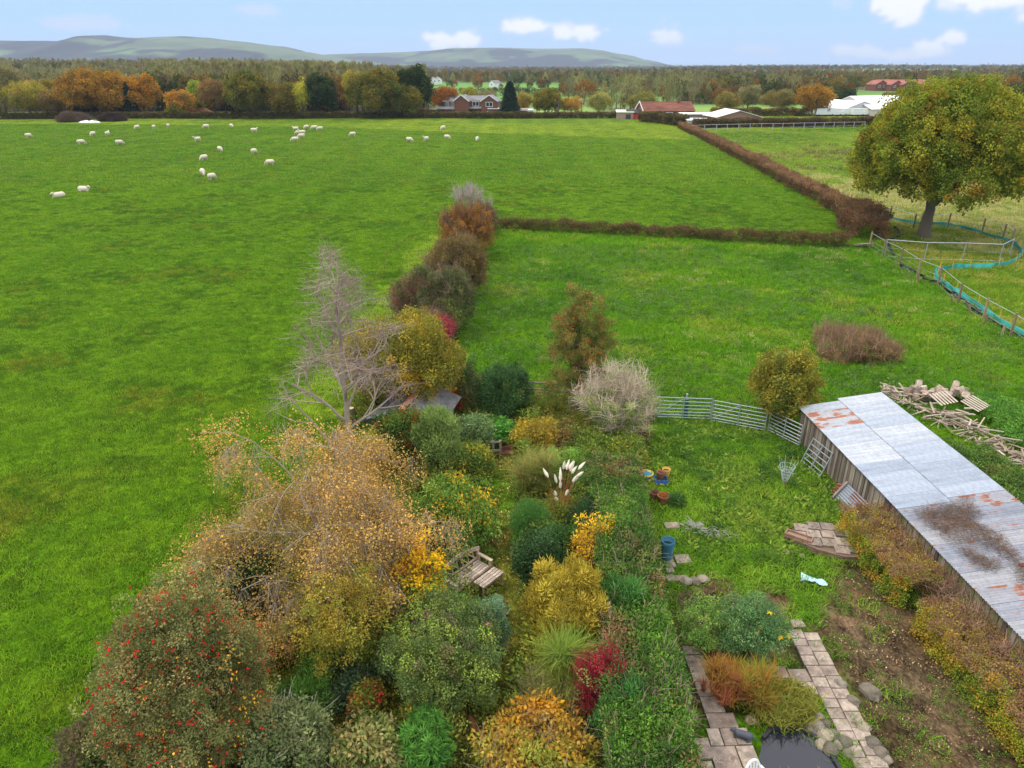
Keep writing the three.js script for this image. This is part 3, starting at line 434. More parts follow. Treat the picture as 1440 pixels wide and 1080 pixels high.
{
  ['round', 'bare', 'cone'].forEach((k, i) => { for (let v = 0; v < 2; v++) clumps[k + 'tree' + v] = farTreeGeo(k, 300 + i * 10 + v); });
  const rnd = rng(2024), lots = {}, pal = { round: ['#6a6436', '#776040', '#5a6034', '#786230', '#5e5440', '#86602c', '#46522a', '#7a7234', '#5a6238', '#4e5a34', '#5f5a48', '#655640'], bare: ['#968b76', '#8c866c', '#98946f', '#84845c', '#9c8a6a'], cone: ['#2f4128', '#36482c', '#3c4a30'] };
  for (let i = 0; i < 46000; i++) {
    const D = 276 * Math.exp(rnd() * Math.log(5200 / 276)), px = -480 + rnd() * 2400, x = (px - 720) / 1100 * D, z = -D, y = landY(x, z); if (cleared(px, D, x, z)) continue;
    if (px > 500 && px < 960 && D < 760 && rnd() < 0.5) continue;
    const wood = fbm2(x * 0.012, z * 0.012, 2, 91); let kind = 'round', s = 0.62 + 0.55 * rnd();
    if (px > 205 && px < 520 && D > 300 && D < 620) { kind = rnd() < 0.86 ? 'bare' : 'round'; s *= 1.06; } else if (px < 520 && D >= 620) { kind = rnd() < 0.45 ? 'bare' : 'round'; s *= 0.95; } else if (px < 205) { kind = rnd() < 0.55 ? 'bare' : 'round'; s *= 0.85; } else if (px > 800 && px < 1010 && D < 560) kind = rnd() < 0.7 ? 'bare' : 'round'; else kind = rnd() < 0.16 ? 'bare' : rnd() < 0.04 ? 'cone' : 'round';
    if (px > 590) s *= 0.5 + 0.4 * rnd(); if (D > 1200) s *= 1 + (D - 1200) / 6500;
    let c = pal[kind][Math.floor((wood * 0.5 + rnd() * 0.5) * pal[kind].length)];
    (lots[kind + 'tree' + (i % 2)] ??= []).push([x, y - 0.2, z, s, c]);
  }
  const say = { roundtree: 'mass of rounded autumn trees covering the distant plain', baretree: 'mass of tall half-bare grey trees of the far woods', conetree: 'scattered dark conifers of the far woods' };
  for (const k in lots) mark(spray('far_woodland', k, lots[k], scene, { upright: true, seed: 5, jitter: 0.16 }), say[k.slice(0, -1)], 'woodland', null, 'stuff');
}
// single trees that stand out along the far hedge and beyond
const barkMat = M(0x6a5f52, 0.95, { map: barkMap }), paleBark = M(0x9c9180, 0.95, { map: barkMap });
function farTree(name, label, [x, z, h, r], o = {}) {
  const { pal, key = 'far', dens = 1, y0 = 0.16, n = 11, rough = 0.4, group = 'single trees along the far edge of the pasture', cone } = o, y = landY(x, z), seed = Math.round(x * 37 - z * 11), rnd = rng(seed), t = thing(name, label, 'tree', [x, y, z], 0, group), w = [];
  tube([V3(0, -0.4, 0), V3(0.1, h * 0.3, 0), V3(0, h * 0.75, 0.1)], 0.035 * h, 0.008 * h, 6, w); mesh('trunk', fromTris(w), o.bark || barkMat, t);
  for (let i = 0; i < 6; i++) { const b = [], a = i * 1.05 + rnd() * 0.5; tube([V3(0, h * (0.2 + 0.07 * i), 0), V3(Math.cos(a) * r * 0.4, h * (0.38 + 0.07 * i), Math.sin(a) * r * 0.4), V3(Math.cos(a) * r * 0.75, h * (0.5 + 0.07 * i), Math.sin(a) * r * 0.75)], 0.014 * h, 0.004 * h, 4, b); mesh('limb', fromTris(b), o.bark || barkMat, t); }
  let pts; if (cone) { pts = []; const c = Math.ceil(170 * dens * h * r / 20); for (let i = 0; i < c; i++) { const q = Math.pow(rnd(), 1.3), a = rnd() * 6.283, tier = 0.8 + 0.2 * Math.sin(q * 40), rr = r * Math.pow(1 - q, 0.8) * tier * (0.7 + 0.3 * Math.sqrt(rnd())); pts.push([Math.cos(a) * rr, h * (0.05 + 0.93 * q), Math.sin(a) * rr]); } }
  else { const lobes = lobesFor(r, h * (1 - y0), rnd, { y0: h * y0, n, rough }), area = 12.57 * Math.pow((r * r + r * h * (1 - y0)) / 3, 1); pts = crownPoints(lobes, Math.ceil(area * 1.5 * dens), rnd, { shell: 0.62 }); }
  const pick = picker(pal, rnd, 0.3, seed % 89); spray('crown', key, pts.map((p) => [...p, (0.65 + 0.4 * rnd()) * (o.size || 1), pick(...p)]), t, { seed }); return t;
}
const GOLD = [['#94702f', 3], ['#a0782c', 2], ['#806a32', 2], ['#736a34', 1]], OLIVE = [['#6c6a2a', 3], ['#7d6f2e', 2], ['#59602a', 3], ['#8a7331', 1]], DARKG = [['#39482a', 3], ['#2f4028', 2], ['#4a5530', 1]], FIR = [['#2c4034', 3], ['#26382e', 2], ['#37493a', 1]], GREY = [['#8a8164', 3], ['#7c7857', 2], ['#94876a', 1]], PALEY = [['#a39242', 3], ['#8d8a3e', 2], ['#b49a3c', 1]], RUST = [['#a06a30', 3], ['#906432', 2], ['#806438', 1]];
farTree('grey_tree', 'thinning grey-green tree at the end of the far hedge', [-159.12, -238.8, 15.53, 6.61], { pal: GREY, key: 'farfine', bark: paleBark });
farTree('pale_tree', 'pale yellow half-bare tree left of the big orange oak', [-151.5, -238.8, 10.32, 7.31], { pal: [...PALEY, ['#8a7d5c', 4]], key: 'farfine', dens: 0.8, bark: paleBark });
farTree('amber_tree', 'small amber tree tucked behind the pale yellow tree', [-152.36, -249.28, 10.96, 4.62], { pal: [['#8b7c35', 3], ['#a8792c', 2]] });
farTree('russet_bush_tree', 'low russet thorn tree beside the orange oak', [-142.31, -238.8, 7.88, 4.89], { pal: [['#7c6747', 3], ['#8d7a55', 2]], key: 'farfine' });
farTree('orange_oak', 'broad round orange oak at the far hedge', [-132.01, -242.2, 13.92, 10.52], { pal: GOLD, dens: 1.15, y0: 0.12 });
farTree('dark_conifer', 'dark green pointed conifer between two orange oaks', [-121.1, -242.2, 10.05, 2.92], { pal: FIR, cone: true });
farTree('dark_conifer', 'small dark conifer peeping over the pale yellow tree', [-143.77, -245.69, 11.02, 2.5], { pal: FIR, cone: true });
farTree('orange_oak', 'narrower orange oak right of the dark pointed conifer', [-118.89, -245.69, 12.26, 5.68], { pal: [['#a87a28', 3], ['#9a742e', 2], ['#866c32', 1]] });
farTree('amber_tree', 'small yellow-orange tree below the grey poplars', [-104.97, -242.2, 7.78, 4.51], { pal: [['#b08034', 3], ['#8f7a3c', 3]] });
farTree('olive_tree', 'squat olive bush-tree near the earth heap', [-105.33, -238.8, 4.17, 2.9], { pal: OLIVE, y0: 0.02 });
farTree('green_tree', 'yellow-green tree among the grey poplars', [-101.88, -249.28, 10.54, 3.24], { pal: [['#7f8f3a', 3], ['#8f9a40', 2]] });
farTree('russet_tree', 'brown half-bare tree left of the big olive oak', [-93.23, -238.8, 11.13, 4.43], { pal: [['#7b6346', 3], ['#8b6b45', 2], ['#a8712e', 1]], key: 'farfine' });
farTree('olive_oak', 'big olive-brown oak with a broad crown at the far hedge', [-82.03, -238.8, 12.94, 7.29], { pal: OLIVE, dens: 1.15, y0: 0.12 });
farTree('olive_oak', 'smaller olive-brown oak joined to the big olive oak', [-71.72, -238.8, 9.91, 4.88], { pal: [['#76662f', 3], ['#67622c', 2], ['#8a6a30', 2]], y0: 0.08 });
farTree('lime_tree', 'thin yellow-green sapling by the field gap', [-65.67, -238.8, 10.93, 2.44], { pal: [['#b3ab45', 3], ['#94963e', 2]], dens: 0.6, key: 'farfine' });
farTree('dark_round_tree', 'dark green round-topped tree beside the field gap', [-60.89, -242.2, 12.09, 4.93], { pal: DARKG, dens: 1.2 });
farTree('pale_tree', 'pale yellowing tree left of the large brown oak', [-50, -245.69, 14.32, 3.86], { pal: [...PALEY, ['#8d8560', 3]], key: 'farfine', dens: 0.8 });
farTree('brown_oak', 'large olive-brown oak beside the dark green oak', [-41.69, -238.8, 13.54, 8.61], { pal: OLIVE, dens: 1.2, y0: 0.1 });
farTree('dark_oak', 'tall dark green oak rising behind the brown oak', [-32.26, -245.69, 14.73, 5.9], { pal: DARKG, dens: 1.2, y0: 0.1 });
farTree('olive_tree', 'low olive tree in front of the dark green oak', [-33.17, -238.8, 8.69, 4.88], { pal: OLIVE, y0: 0.05 });
farTree('orange_tree', 'bright orange tree left of the brick house', [-22.37, -256.77, 8.44, 4.29], { pal: RUST });
farTree('amber_tree', 'amber tree behind the roof of the brick house', [-14.98, -266.78, 8.64, 2.97], { pal: PALEY });
farTree('grey_tree', 'soft grey-brown tree behind the brick house', [-9.99, -266.78, 7.5, 4.71], { pal: GREY, key: 'farfine' });
farTree('fir_tree', 'tall dark fir right of the brick house', [-0.69, -245.69, 10.18, 3.65], { pal: FIR, cone: true, dens: 1.3 });
farTree('amber_tree', 'yellowish tree just right of the tall dark fir', [3.91, -260.68, 6.56, 3.15], { pal: [['#9a8240', 3], ['#7f7a48', 2]], key: 'farfine' });
farTree('olive_oak', 'olive oak with a split crown beyond the farm sheds', [10.75, -249.28, 7.99, 5.1], { pal: OLIVE, n: 7, rough: 0.5 });
farTree('amber_tree', 'small tawny tree right of the split-crowned oak', [19.44, -252.97, 5.28, 3.77], { pal: [['#a5803a', 3], ['#8d7a40', 2]], key: 'farfine' });
farTree('willow_tree', 'rounded pale willow standing in the water meadow', [31.17, -273.16, 6.15, 4.32], { pal: [['#8d8a52', 3], ['#9a9358', 2]], key: 'farfine', dens: 1.3, y0: 0.02 });
farTree('willow_tree', 'rounded olive willow left of the red-roofed bungalow', [47.23, -277.58, 6.72, 4.9], { pal: [['#7f7c45', 3], ['#8d8348', 2]], key: 'farfine', dens: 1.3, y0: 0.02 });
farTree('amber_tree', 'bright yellow bush by the gable of the bungalow', [44.5, -256.77, 3.36, 1.68], { pal: [['#c79a2a', 1]], y0: 0.02 });
farTree('grey_tree', 'grey-green tree behind the pale tin roofs', [84.31, -273.16, 9.18, 4.3], { pal: GREY, key: 'farfine' });
farTree('olive_tree', 'olive willow behind the pale tin roofs', [74.58, -264.72, 7.1, 4.67], { pal: [['#7d7440', 3], ['#8d7a44', 2]], key: 'farfine', y0: 0.03 });
farTree('olive_tree', 'tawny tree left of the orange oak by the white sheds', [90.8, -260.68, 7.23, 5.57], { pal: [['#857340', 3], ['#7a7550', 2], ['#9c7d3a', 1]], key: 'farfine' });
farTree('orange_oak', 'wide orange oak beside the white farm sheds', [99.8, -252.97, 8.75, 5.87], { pal: GOLD, dens: 1.2, y0: 0.2 });
farTree('orange_tree', 'low orange tree behind the white farm sheds', [126.2, -273.16, 4.51, 3.05], { pal: RUST, y0: 0.05 });
farTree('olive_tree', 'flat-topped olive tree half hidden by the big oak', [139.49, -273.16, 7.32, 7.1], { pal: OLIVE });
farTree('dark_round_tree', 'dark tree above the white farm sheds', [122.87, -282.14, 7.55, 4.45], { pal: DARKG });

// far hedges
const HB = [['#5b4f34', 3], ['#66583a', 2], ['#4c4a2c', 3], ['#716045', 1]];
hedge('field_hedge', 'long low clipped hedge along the far edge of the pasture', [[-262.67, -229.15], [-175.7, -233.88], [-115.75, -237.14], [-53.79, -238.8], [35.71, -237.8]], 2.2, 1.5, { pal: HB, key: 'far', dens: 1.1, size: 0.55, seed: 11 });
hedge('field_hedge', 'second low hedge in front of the brick house garden', [[-40.89, -249.28], [-18.75, -250.01], [-4.66, -248.55]], 1.8, 1.5, { pal: [['#6a4f38', 3], ['#5b4f34', 2]], key: 'far', dens: 1.1, size: 0.5, seed: 12 });
hedge('field_hedge', 'thick dark hedge between the bungalow and the pasture', [[38.22, -224.61], [42.7, -216.02], [46.61, -204.27]], 3.2, 2.4, { pal: HB, key: 'far', dens: 1.3, size: 0.5, seed: 13 });
hedge('field_hedge', 'yellowing hedge beyond the fence of the hay field', [[47.99, -199.44], [64.72, -201.83], [100.74, -205.52], [138.05, -209.34]], 2.6, 2.0, { pal: [['#66523f', 3], ['#5b4f34', 2], ['#94772f', 1]], key: 'far', dens: 1.3, size: 0.5, seed: 14 });
hedge('field_hedge', 'olive hedge behind the pale tin roofs', [[65.9, -251.11], [98.14, -249.28]], 3, 2, { pal: [['#8b7433', 2], ['#5b4f34', 3]], key: 'far', dens: 1.1, size: 0.6, seed: 15 });
hedge('field_hedge', 'dark hedge across the water meadow', [[-48.9, -439.74], [23.86, -428.93], [108.72, -418.64]], 4, 3, { pal: [['#474a2e', 3], ['#5b4f34', 2]], key: 'far', dens: 0.35, size: 1, seed: 16 });
hedge('field_hedge', 'tall dark hedge under the orange oaks', [[-140.71, -243.93], [-120.12, -243.93]], 3, 3.4, { pal: [['#3c4a30', 3], ['#33402a', 2]], key: 'far', dens: 1, size: 0.6, seed: 17 });

// ---------------------------------------------------------------- far buildings
const whiteP = M(0xd9dad6, 0.6), paneM = M(0x2b333b, 0.15), brickM = M(0x9a6a58, 0.95, { map: stoneMap }), slateM = M(0x8c8d92, 0.55, { map: stoneMap }), tileM = M(0x955c48, 0.9, { map: stoneMap }), tinM = M(0xd6d2c4, 0.5), whiteTin = M(0xe3e5e6, 0.45), darkW = M(0x3b3a38, 0.8), plaster = M(0xcfc3b2, 0.9), redW = M(0xb23a30, 0.8);
function prismRoof(w, d, rise, y, over = 0.3, t = 0.16) { // two sloping slabs, ridge along z
  const out = []; for (const s of [-1, 1]) { const run = w / 2 + over, L = Math.hypot(run, rise * run / (w / 2)), a = Math.atan2(rise, w / 2), g = new THREE.BoxGeometry(L, t, d + over * 2); g.translate(-L / 2 * 1, -t / 2, 0); g.rotateZ(a); if (s > 0) g.rotateY(Math.PI); g.translate(0, y + rise + t * 0.5, 0); out.push(g); } return out;
}
function gableWall(w, d, eave, rise) { const s = new THREE.Shape([new THREE.Vector2(-w / 2, -0.4), new THREE.Vector2(w / 2, -0.4), new THREE.Vector2(w / 2, eave), new THREE.Vector2(0, eave + rise), new THREE.Vector2(-w / 2, eave)]), g = new THREE.ExtrudeGeometry(s, { depth: d, bevelEnabled: false }); g.translate(0, 0, -d / 2); return g; }
function windowAt(t, x, y, z, w, h, ry = 0, bars = 1, m = whiteP) { const f = new THREE.Group(); f.name = 'window'; f.position.set(x, y, z); f.rotation.y = ry; t.add(f); mesh('frame', [box(w, 0.12, 0.14, 0, h / 2, 0.05), box(w, 0.12, 0.14, 0, -h / 2, 0.05), box(0.12, h - 0.12, 0.139, -w / 2 + 0.06, 0, 0.05), box(0.12, h - 0.12, 0.139, w / 2 - 0.06, 0, 0.05), ...Array.from({ length: bars }, (_, i) => box(0.1, h - 0.12, 0.13, -w / 2 + w * (i + 1) / (bars + 1), 0, 0.05))], m, f); mesh('pane', box(w - 0.2, h - 0.1, 0.06, 0, 0, 0.02), paneM, f); return f; }
{ // brick house: two gables towards the pasture and a cross roof
  const [hx, hz] = [-12.33, -252.97]; const t = thing('brick_house', 'two-storey brick house with twin white-edged gables beyond the pasture', 'house', [hx, landY(hx, hz), hz], -0.12);
  for (const [x, w, d, zz] of [[-3.6, 4.6, 9, 0.6], [5.6, 5.2, 8, 1.0]]) { const e = 4.6, r = 1.7, g = gableWall(w, d, e, r); g.translate(x, 0, zz); mesh('wall', g, brickM, t); for (const q of prismRoof(w, d, r, e)) { q.translate(x, 0, zz); mesh('roof', q, slateM, t); } for (const s of [-1, 1]) mesh('bargeboard', beam(V3(x + s * (w / 2 + 0.35), e - 0.1, zz + d / 2 + 0.36), V3(x, e + r + 0.12, zz + d / 2 + 0.36), 0.1, 0.32), whiteP, t); }
  mesh('wall', box(5.6, 5, 5.5, 1, 2.1, -0.6), brickM, t); { const g = prismRoof(5.5, 9, 1.5, 4.5); for (const q of g) { q.rotateY(Math.PI / 2); q.translate(1, 0.0, -0.7); mesh('roof', q, slateM, t); } }
  mesh('wall', box(4.2, 4.8, 6, -7.9, 2.0, -1.5), brickM, t); for (const q of prismRoof(6, 4.4, 1.6, 4.3)) { q.rotateY(Math.PI / 2); q.translate(-8, 0, -1.5); mesh('roof', q, slateM, t); }
  windowAt(t, 5.6, 3.6, 5.05, 2.3, 1.3); windowAt(t, 5.9, 0.9, 5.05, 2, 1.1); windowAt(t, 0.7, 3.6, 2.2, 2.2, 1.3); windowAt(t, -7.2, 3.2, 1.55, 1.0, 1.4); windowAt(t, -8.9, 3.2, 1.55, 1.0, 1.4);
  mesh('porch_roof', box(6.5, 0.2, 2.4, 1.0, 2.5, 3.2, 0, 0.25), slateM, t); mesh('lean_to_roof', box(7, 0.2, 4, -8.5, 2.4, 3, 0, 0.2), slateM, t); mesh('wall', box(6.4, 2.6, 3.2, -8.5, 0.9, 2.8), plaster, t);
  mesh('chimney', [box(0.9, 1.6, 0.7, -7.6, 6.2, -1.5), box(1.05, 0.18, 0.85, -7.6, 6.95, -1.5)], brickM, t);
}
function flatShed(name, label, [x, z], w, d, h, wall, roof, turn = 0, slope = 0.05) { const t = thing(name, label, 'shed', [x, landY(x, z), z], turn); mesh('wall', box(w, h + 0.4, d, 0, h / 2 - 0.2, 0), wall, t); mesh('roof', box(w + 0.5, 0.18, d + 0.5, 0, h + 0.12 + slope * d / 2, 0, 0, slope), roof, t); mesh('door', box(Math.min(2.2, w * 0.3), h * 0.75, 0.08, w * 0.2, h * 0.37, d / 2 + 0.04), darkW, t); return t; }
flatShed('garage', 'low flat-roofed brick garage right of the brick house', [-4.21, -249.28], 7, 5, 2.2, brickM, whiteTin);
flatShed('farm_shed', 'cluttered white lean-to beside the dark fir', [1.86, -247.83], 6, 4, 1.9, plaster, M(0xb08d7c, 0.8));
flatShed('farm_shed', 'small white clad shed right of the cluttered lean-to', [4.65, -247.83], 4.5, 4, 1.8, whiteP, whiteTin);
function gableHouse(name, label, [x, z], w, d, eave, rise, wall, roof, turn, cat, extra) { const t = thing(name, label, cat, [x, landY(x, z), z], turn); mesh('wall', gableWall(w, d, eave, rise), wall, t); for (const q of prismRoof(w, d, rise, eave)) mesh('roof', q, roof, t); if (extra) extra(t); return t; }
gableHouse('bungalow', 'long red-tiled bungalow with a white gable behind the thick hedge', [47.31, -235.5], 8, 16, 2.5, 2.4, brickM, tileM, -1.42, 'house', (t) => { for (const s of [-1, 1]) mesh('bargeboard', beam(V3(s * 4.3, 2.35, 8.35), V3(0, 5.05, 8.35), 0.1, 0.4), whiteP, t); for (const z of [4.5, 0, -4.5]) windowAt(t, 4.05, 1.4, z, 2.2, 1.3, Math.PI / 2, 2); mesh('chimney', box(0.8, 1.3, 0.8, 0.4, 5.2, -4), brickM, t); });
gableHouse('red_shed', 'small bright red shed with a grey roof by the bungalow', [38.54, -234.53], 4, 6, 1.9, 0.8, redW, darkW, 1.5, 'shed', (t) => mesh('door', box(1.2, 1.7, 0.08, 0.4, 0.85, 3.03), M(0x8d2f28, 0.8), t));
flatShed('garage', 'pale stone garage with a cream roof left of the red shed', [34.93, -235.5], 5, 6, 1.9, M(0x9c8573, 0.9), M(0xd8d5bd, 0.7), -0.1);
gableHouse('tin_barn', 'wide low barn with a pale cream tin roof near the bungalow', [63.01, -217.41], 13, 11, 1.9, 1.7, M(0x8b6d5c, 0.9), tinM, 0.1, 'barn', (t) => mesh('door', box(4, 1.8, 0.1, 1, 0.9, 5.55), darkW, t));
flatShed('tin_shed', 'low white flat-roofed shed in front of the cream barn', [51.61, -204.27], 9, 4.5, 1.6, M(0xc9bfae, 0.9), whiteTin, -0.05);
flatShed('tin_shed', 'cream lean-to joining the bungalow to the tin barn', [56.11, -226.1], 12, 4, 1.8, M(0x7f756a, 0.9), tinM, 0.02);
gableHouse('farm_barn', 'white-roofed farm barn with a grey gable beside the orange oak', [113.5, -260.68], 15, 17, 2.2, 2.2, M(0xbdbdb9, 0.8), whiteTin, 0.35, 'barn', (t) => { mesh('door', box(2.4, 1.9, 0.1, 1.5, 1, 8.55), darkW, t); });
gableHouse('farm_barn', 'large barn with a bright white roof near the big oak', [124.43, -262.69], 20, 22, 2.4, 3.6, M(0xc5b6a8, 0.8), whiteTin, -1.2, 'barn', (t) => mesh('door', box(3, 2.2, 0.1, -3, 1.1, 11.06), darkW, t));
for (let i = 0; i < 7; i++) { const [x, z] = [[101.88, -249.28], [104.11, -250.74], [106.09, -249.28], [108.58, -250.74], [110.61, -250.01], [113.33, -249.28], [115.69, -250.37]][i]; const t = thing('parked_van', 'white van parked in a row before the farm barns', 'van', [x, landY(x, z), z], 1.5 + i * 0.07, 'white vans parked before the farm barns'); mesh('body', [box(1.9, 1.0, 4.6, 0, 0.95, 0), box(1.8, 0.9, 3.2, 0, 1.85, -0.6)], whiteP, t); mesh('window', box(1.7, 0.55, 0.1, 0, 1.85, 1.02), paneM, t); for (const [sx, sz] of [[-1, 1], [1, 1], [-1, -1], [1, -1]]) { const g = new THREE.CylinderGeometry(0.34, 0.34, 0.2, 10); g.rotateZ(Math.PI / 2); g.translate(sx * 0.85, 0.34, sz * 1.4); mesh('wheel', g, darkW, t); } }
{ // red-roofed housing estate
  const roofM = M(0xc07a68, 0.9, { map: stoneMap }); let k = 0;
  for (const [px, D, w, turn] of [[1234, 520, 9, 0.1], [1244, 540, 10, 1.5], [1254, 515, 9, 0.2], [1263, 535, 10, 1.4], [1272, 512, 11, 0.15], [1283, 530, 10, 1.5], [1292, 545, 11, 0.1], [1303, 530, 10, 1.4], [1424, 470, 14, 1.5], [1440, 480, 14, 1.4]]) { const x = (px - 720) / 1086 * D, z = -D; const t = gableHouse('estate_house', 'pinkish red-roofed house of the distant estate above the woods', [x, z], w, 12, 4.2, 2.6, brickM, roofM, turn, 'house', (q) => { windowAt(q, -1.8, 3, 6.05, 1.6, 1.3); windowAt(q, 1.8, 3, 6.05, 1.6, 1.3); }); t.userData.group = 'red-roofed houses of the distant estate'; t.position.y -= 0.2; k++; }
  for (const [px, D, y] of [[610, 640, 1.5], [616, 655, 1.5], [973, 620, 1], [1001, 560, 1], [1009, 575, 1], [905, 760, 0], [918, 790, 0], [935, 770, 0], [1120, 470, 1], [696, 600, 0]]) { const x = (px - 720) / 1086 * D, z = -D; const t = gableHouse('distant_house', 'white-walled distant house showing among the far trees', [x, z], 8, 11, 4.6, 2.8, whiteP, px === 905 || px === 918 || px === 935 ? M(0x9c6256, 0.9) : M(0x77716f, 0.8), px % 3 - 1 + 0.3, 'house', (q) => windowAt(q, 0, 3, 5.55, 2, 1.3)); t.userData.group = 'white houses among the far trees'; t.position.y += y; t.scale.setScalar(0.7); }
}
for (const [px, yb, yt, lab] of [[599, 165.5, 142, 'wooden telephone pole left of the orange tree'], [785, 165, 141, 'wooden telephone pole right of the split-crowned oak'], [817, 165.5, 143, 'wooden telephone pole beside the low yellow hedge'], [1044, 161, 141, 'pole with a small white box behind the tin roofs']].map((a) => a)) {
  const [x, z] = { 599: [-27.3, -240.49], 785: [14.77, -242.2], 817: [21.89, -240.49], 1044: [77.93, -256.77] }[px], h = { 599: 4.93, 785: 5.07, 817: 4.72, 1044: 2.91 }[px];
  const t = thing('telephone_pole', lab, 'pole', [x, landY(x, z), z]); mesh('pole', new THREE.CylinderGeometry(0.11, 0.16, h, 8).translate(0, h / 2, 0), M(0x6b5f55, 0.9), t); mesh('crossarm', box(1.2, 0.12, 0.12, 0, h - 0.5, 0.14), M(0x6b5f55, 0.9), t); if (px === 1044) mesh('box', box(0.8, 1.0, 0.5, 0, h - 1.2, 0.4), whiteP, t);
}
// heaps beside the far hedge
function heap(name, label, x, z, r, h, pal, key, dens, o = {}) { return shrub(name, label, 'heap', [x, z, r, h * 2], { y0: -h, pal, key, dens, stems: 0, mat: dullMat, n: 8, ...o }); }
heap('brush_heap', 'long grey-brown heap of cut brushwood by the far hedge', -129.66, -223.13, 4.5, 1.9, [['#6d5a4d', 3], ['#7d6a5a', 2]], 'fartwigs', 4, { size: 0.6 });
heap('brush_heap', 'dark brown heap of brushwood right of the white sheets', -119.01, -226.1, 3.6, 1.8, [['#4d3f38', 3], ['#5a4a40', 2]], 'fartwigs', 4, { size: 0.6 });
{ const [x, z] = [-122.28, -218.81], t = thing('plastic_sheet', 'crumpled white sheets lying between the two brush heaps', 'sheet', [x, gy(x, z), z]), g = new THREE.SphereGeometry(1, 16, 8, 0, 6.283, 0, 1.57); const p = g.attributes.position; for (let i = 0; i < p.count; i++) p.setXYZ(i, p.getX(i) * 3.2, p.getY(i) * 0.5 * (0.6 + vnoise(p.getX(i) * 4, p.getZ(i) * 4, 3)), p.getZ(i) * 1.2); g.computeVertexNormals(); mesh('sheet', g, whiteP, t); }
{ const [x, z] = [-103.75, -249.28], t = thing('earth_mound', 'bare orange-brown earth mound behind the far hedge', 'mound', [x, landY(x, z), z]), g = new THREE.SphereGeometry(1, 24, 10, 0, 6.283, 0, 1.57); const p = g.attributes.position; for (let i = 0; i < p.count; i++) { const k = 0.75 + 0.5 * fbm2(p.getX(i) * 2 + 4, p.getZ(i) * 2, 3, 5); p.setXYZ(i, p.getX(i) * 5.2 * k, p.getY(i) * 3 * k, p.getZ(i) * 3 * k); } g.computeVertexNormals(); mesh('earth', g, M(0xa8784e, 1, { map: stoneMap }), t); }
// ---------------------------------------------------------------- bodies from joined capsules
function blobGeo(prims, half, res, k = 0.05, centre = V3(0, half, 0)) {
  const mc = new MarchingCubes(res, leafMat, false, false, 60000); mc.isolation = 0; const n = res, p = V3(), ab = V3(), ap = V3();
  for (let z = 0; z < n; z++) for (let y = 0; y < n; y++) for (let x = 0; x < n; x++) {
    p.set((x - n / 2) / (n / 2) * half + centre.x, (y - n / 2) / (n / 2) * half + centre.y, (z - n / 2) / (n / 2) * half + centre.z); let d = 9;
    for (const [a, b, ra, rb] of prims) { ab.subVectors(b, a); ap.subVectors(p, a); const t = Math.max(0, Math.min(1, ap.dot(ab) / Math.max(1e-6, ab.lengthSq()))), e = ap.addScaledVector(ab, -t).length() - (ra + (rb - ra) * t), h = Math.max(0, Math.min(1, 0.5 + 0.5 * (d - e) / k)); d = d + (e - d) * h - k * h * (1 - h); }
    mc.field[z * n * n + y * n + x] = -d;
  }
  mc.update(); const c = mc.count, pos = new Float32Array(mc.positionArray.slice(0, c * 3)), nor = new Float32Array(mc.normalArray.slice(0, c * 3)); for (let i = 0; i < c * 3; i += 3) { pos[i] = pos[i] * half + centre.x; pos[i + 1] = pos[i + 1] * half + centre.y; pos[i + 2] = pos[i + 2] * half + centre.z; }
  const g = new THREE.BufferGeometry(); g.setAttribute('position', new THREE.BufferAttribute(pos, 3)); g.setAttribute('normal', new THREE.BufferAttribute(nor, 3)); g.setAttribute('uv', new THREE.BufferAttribute(new Float32Array(c * 2), 2)); return g;
}
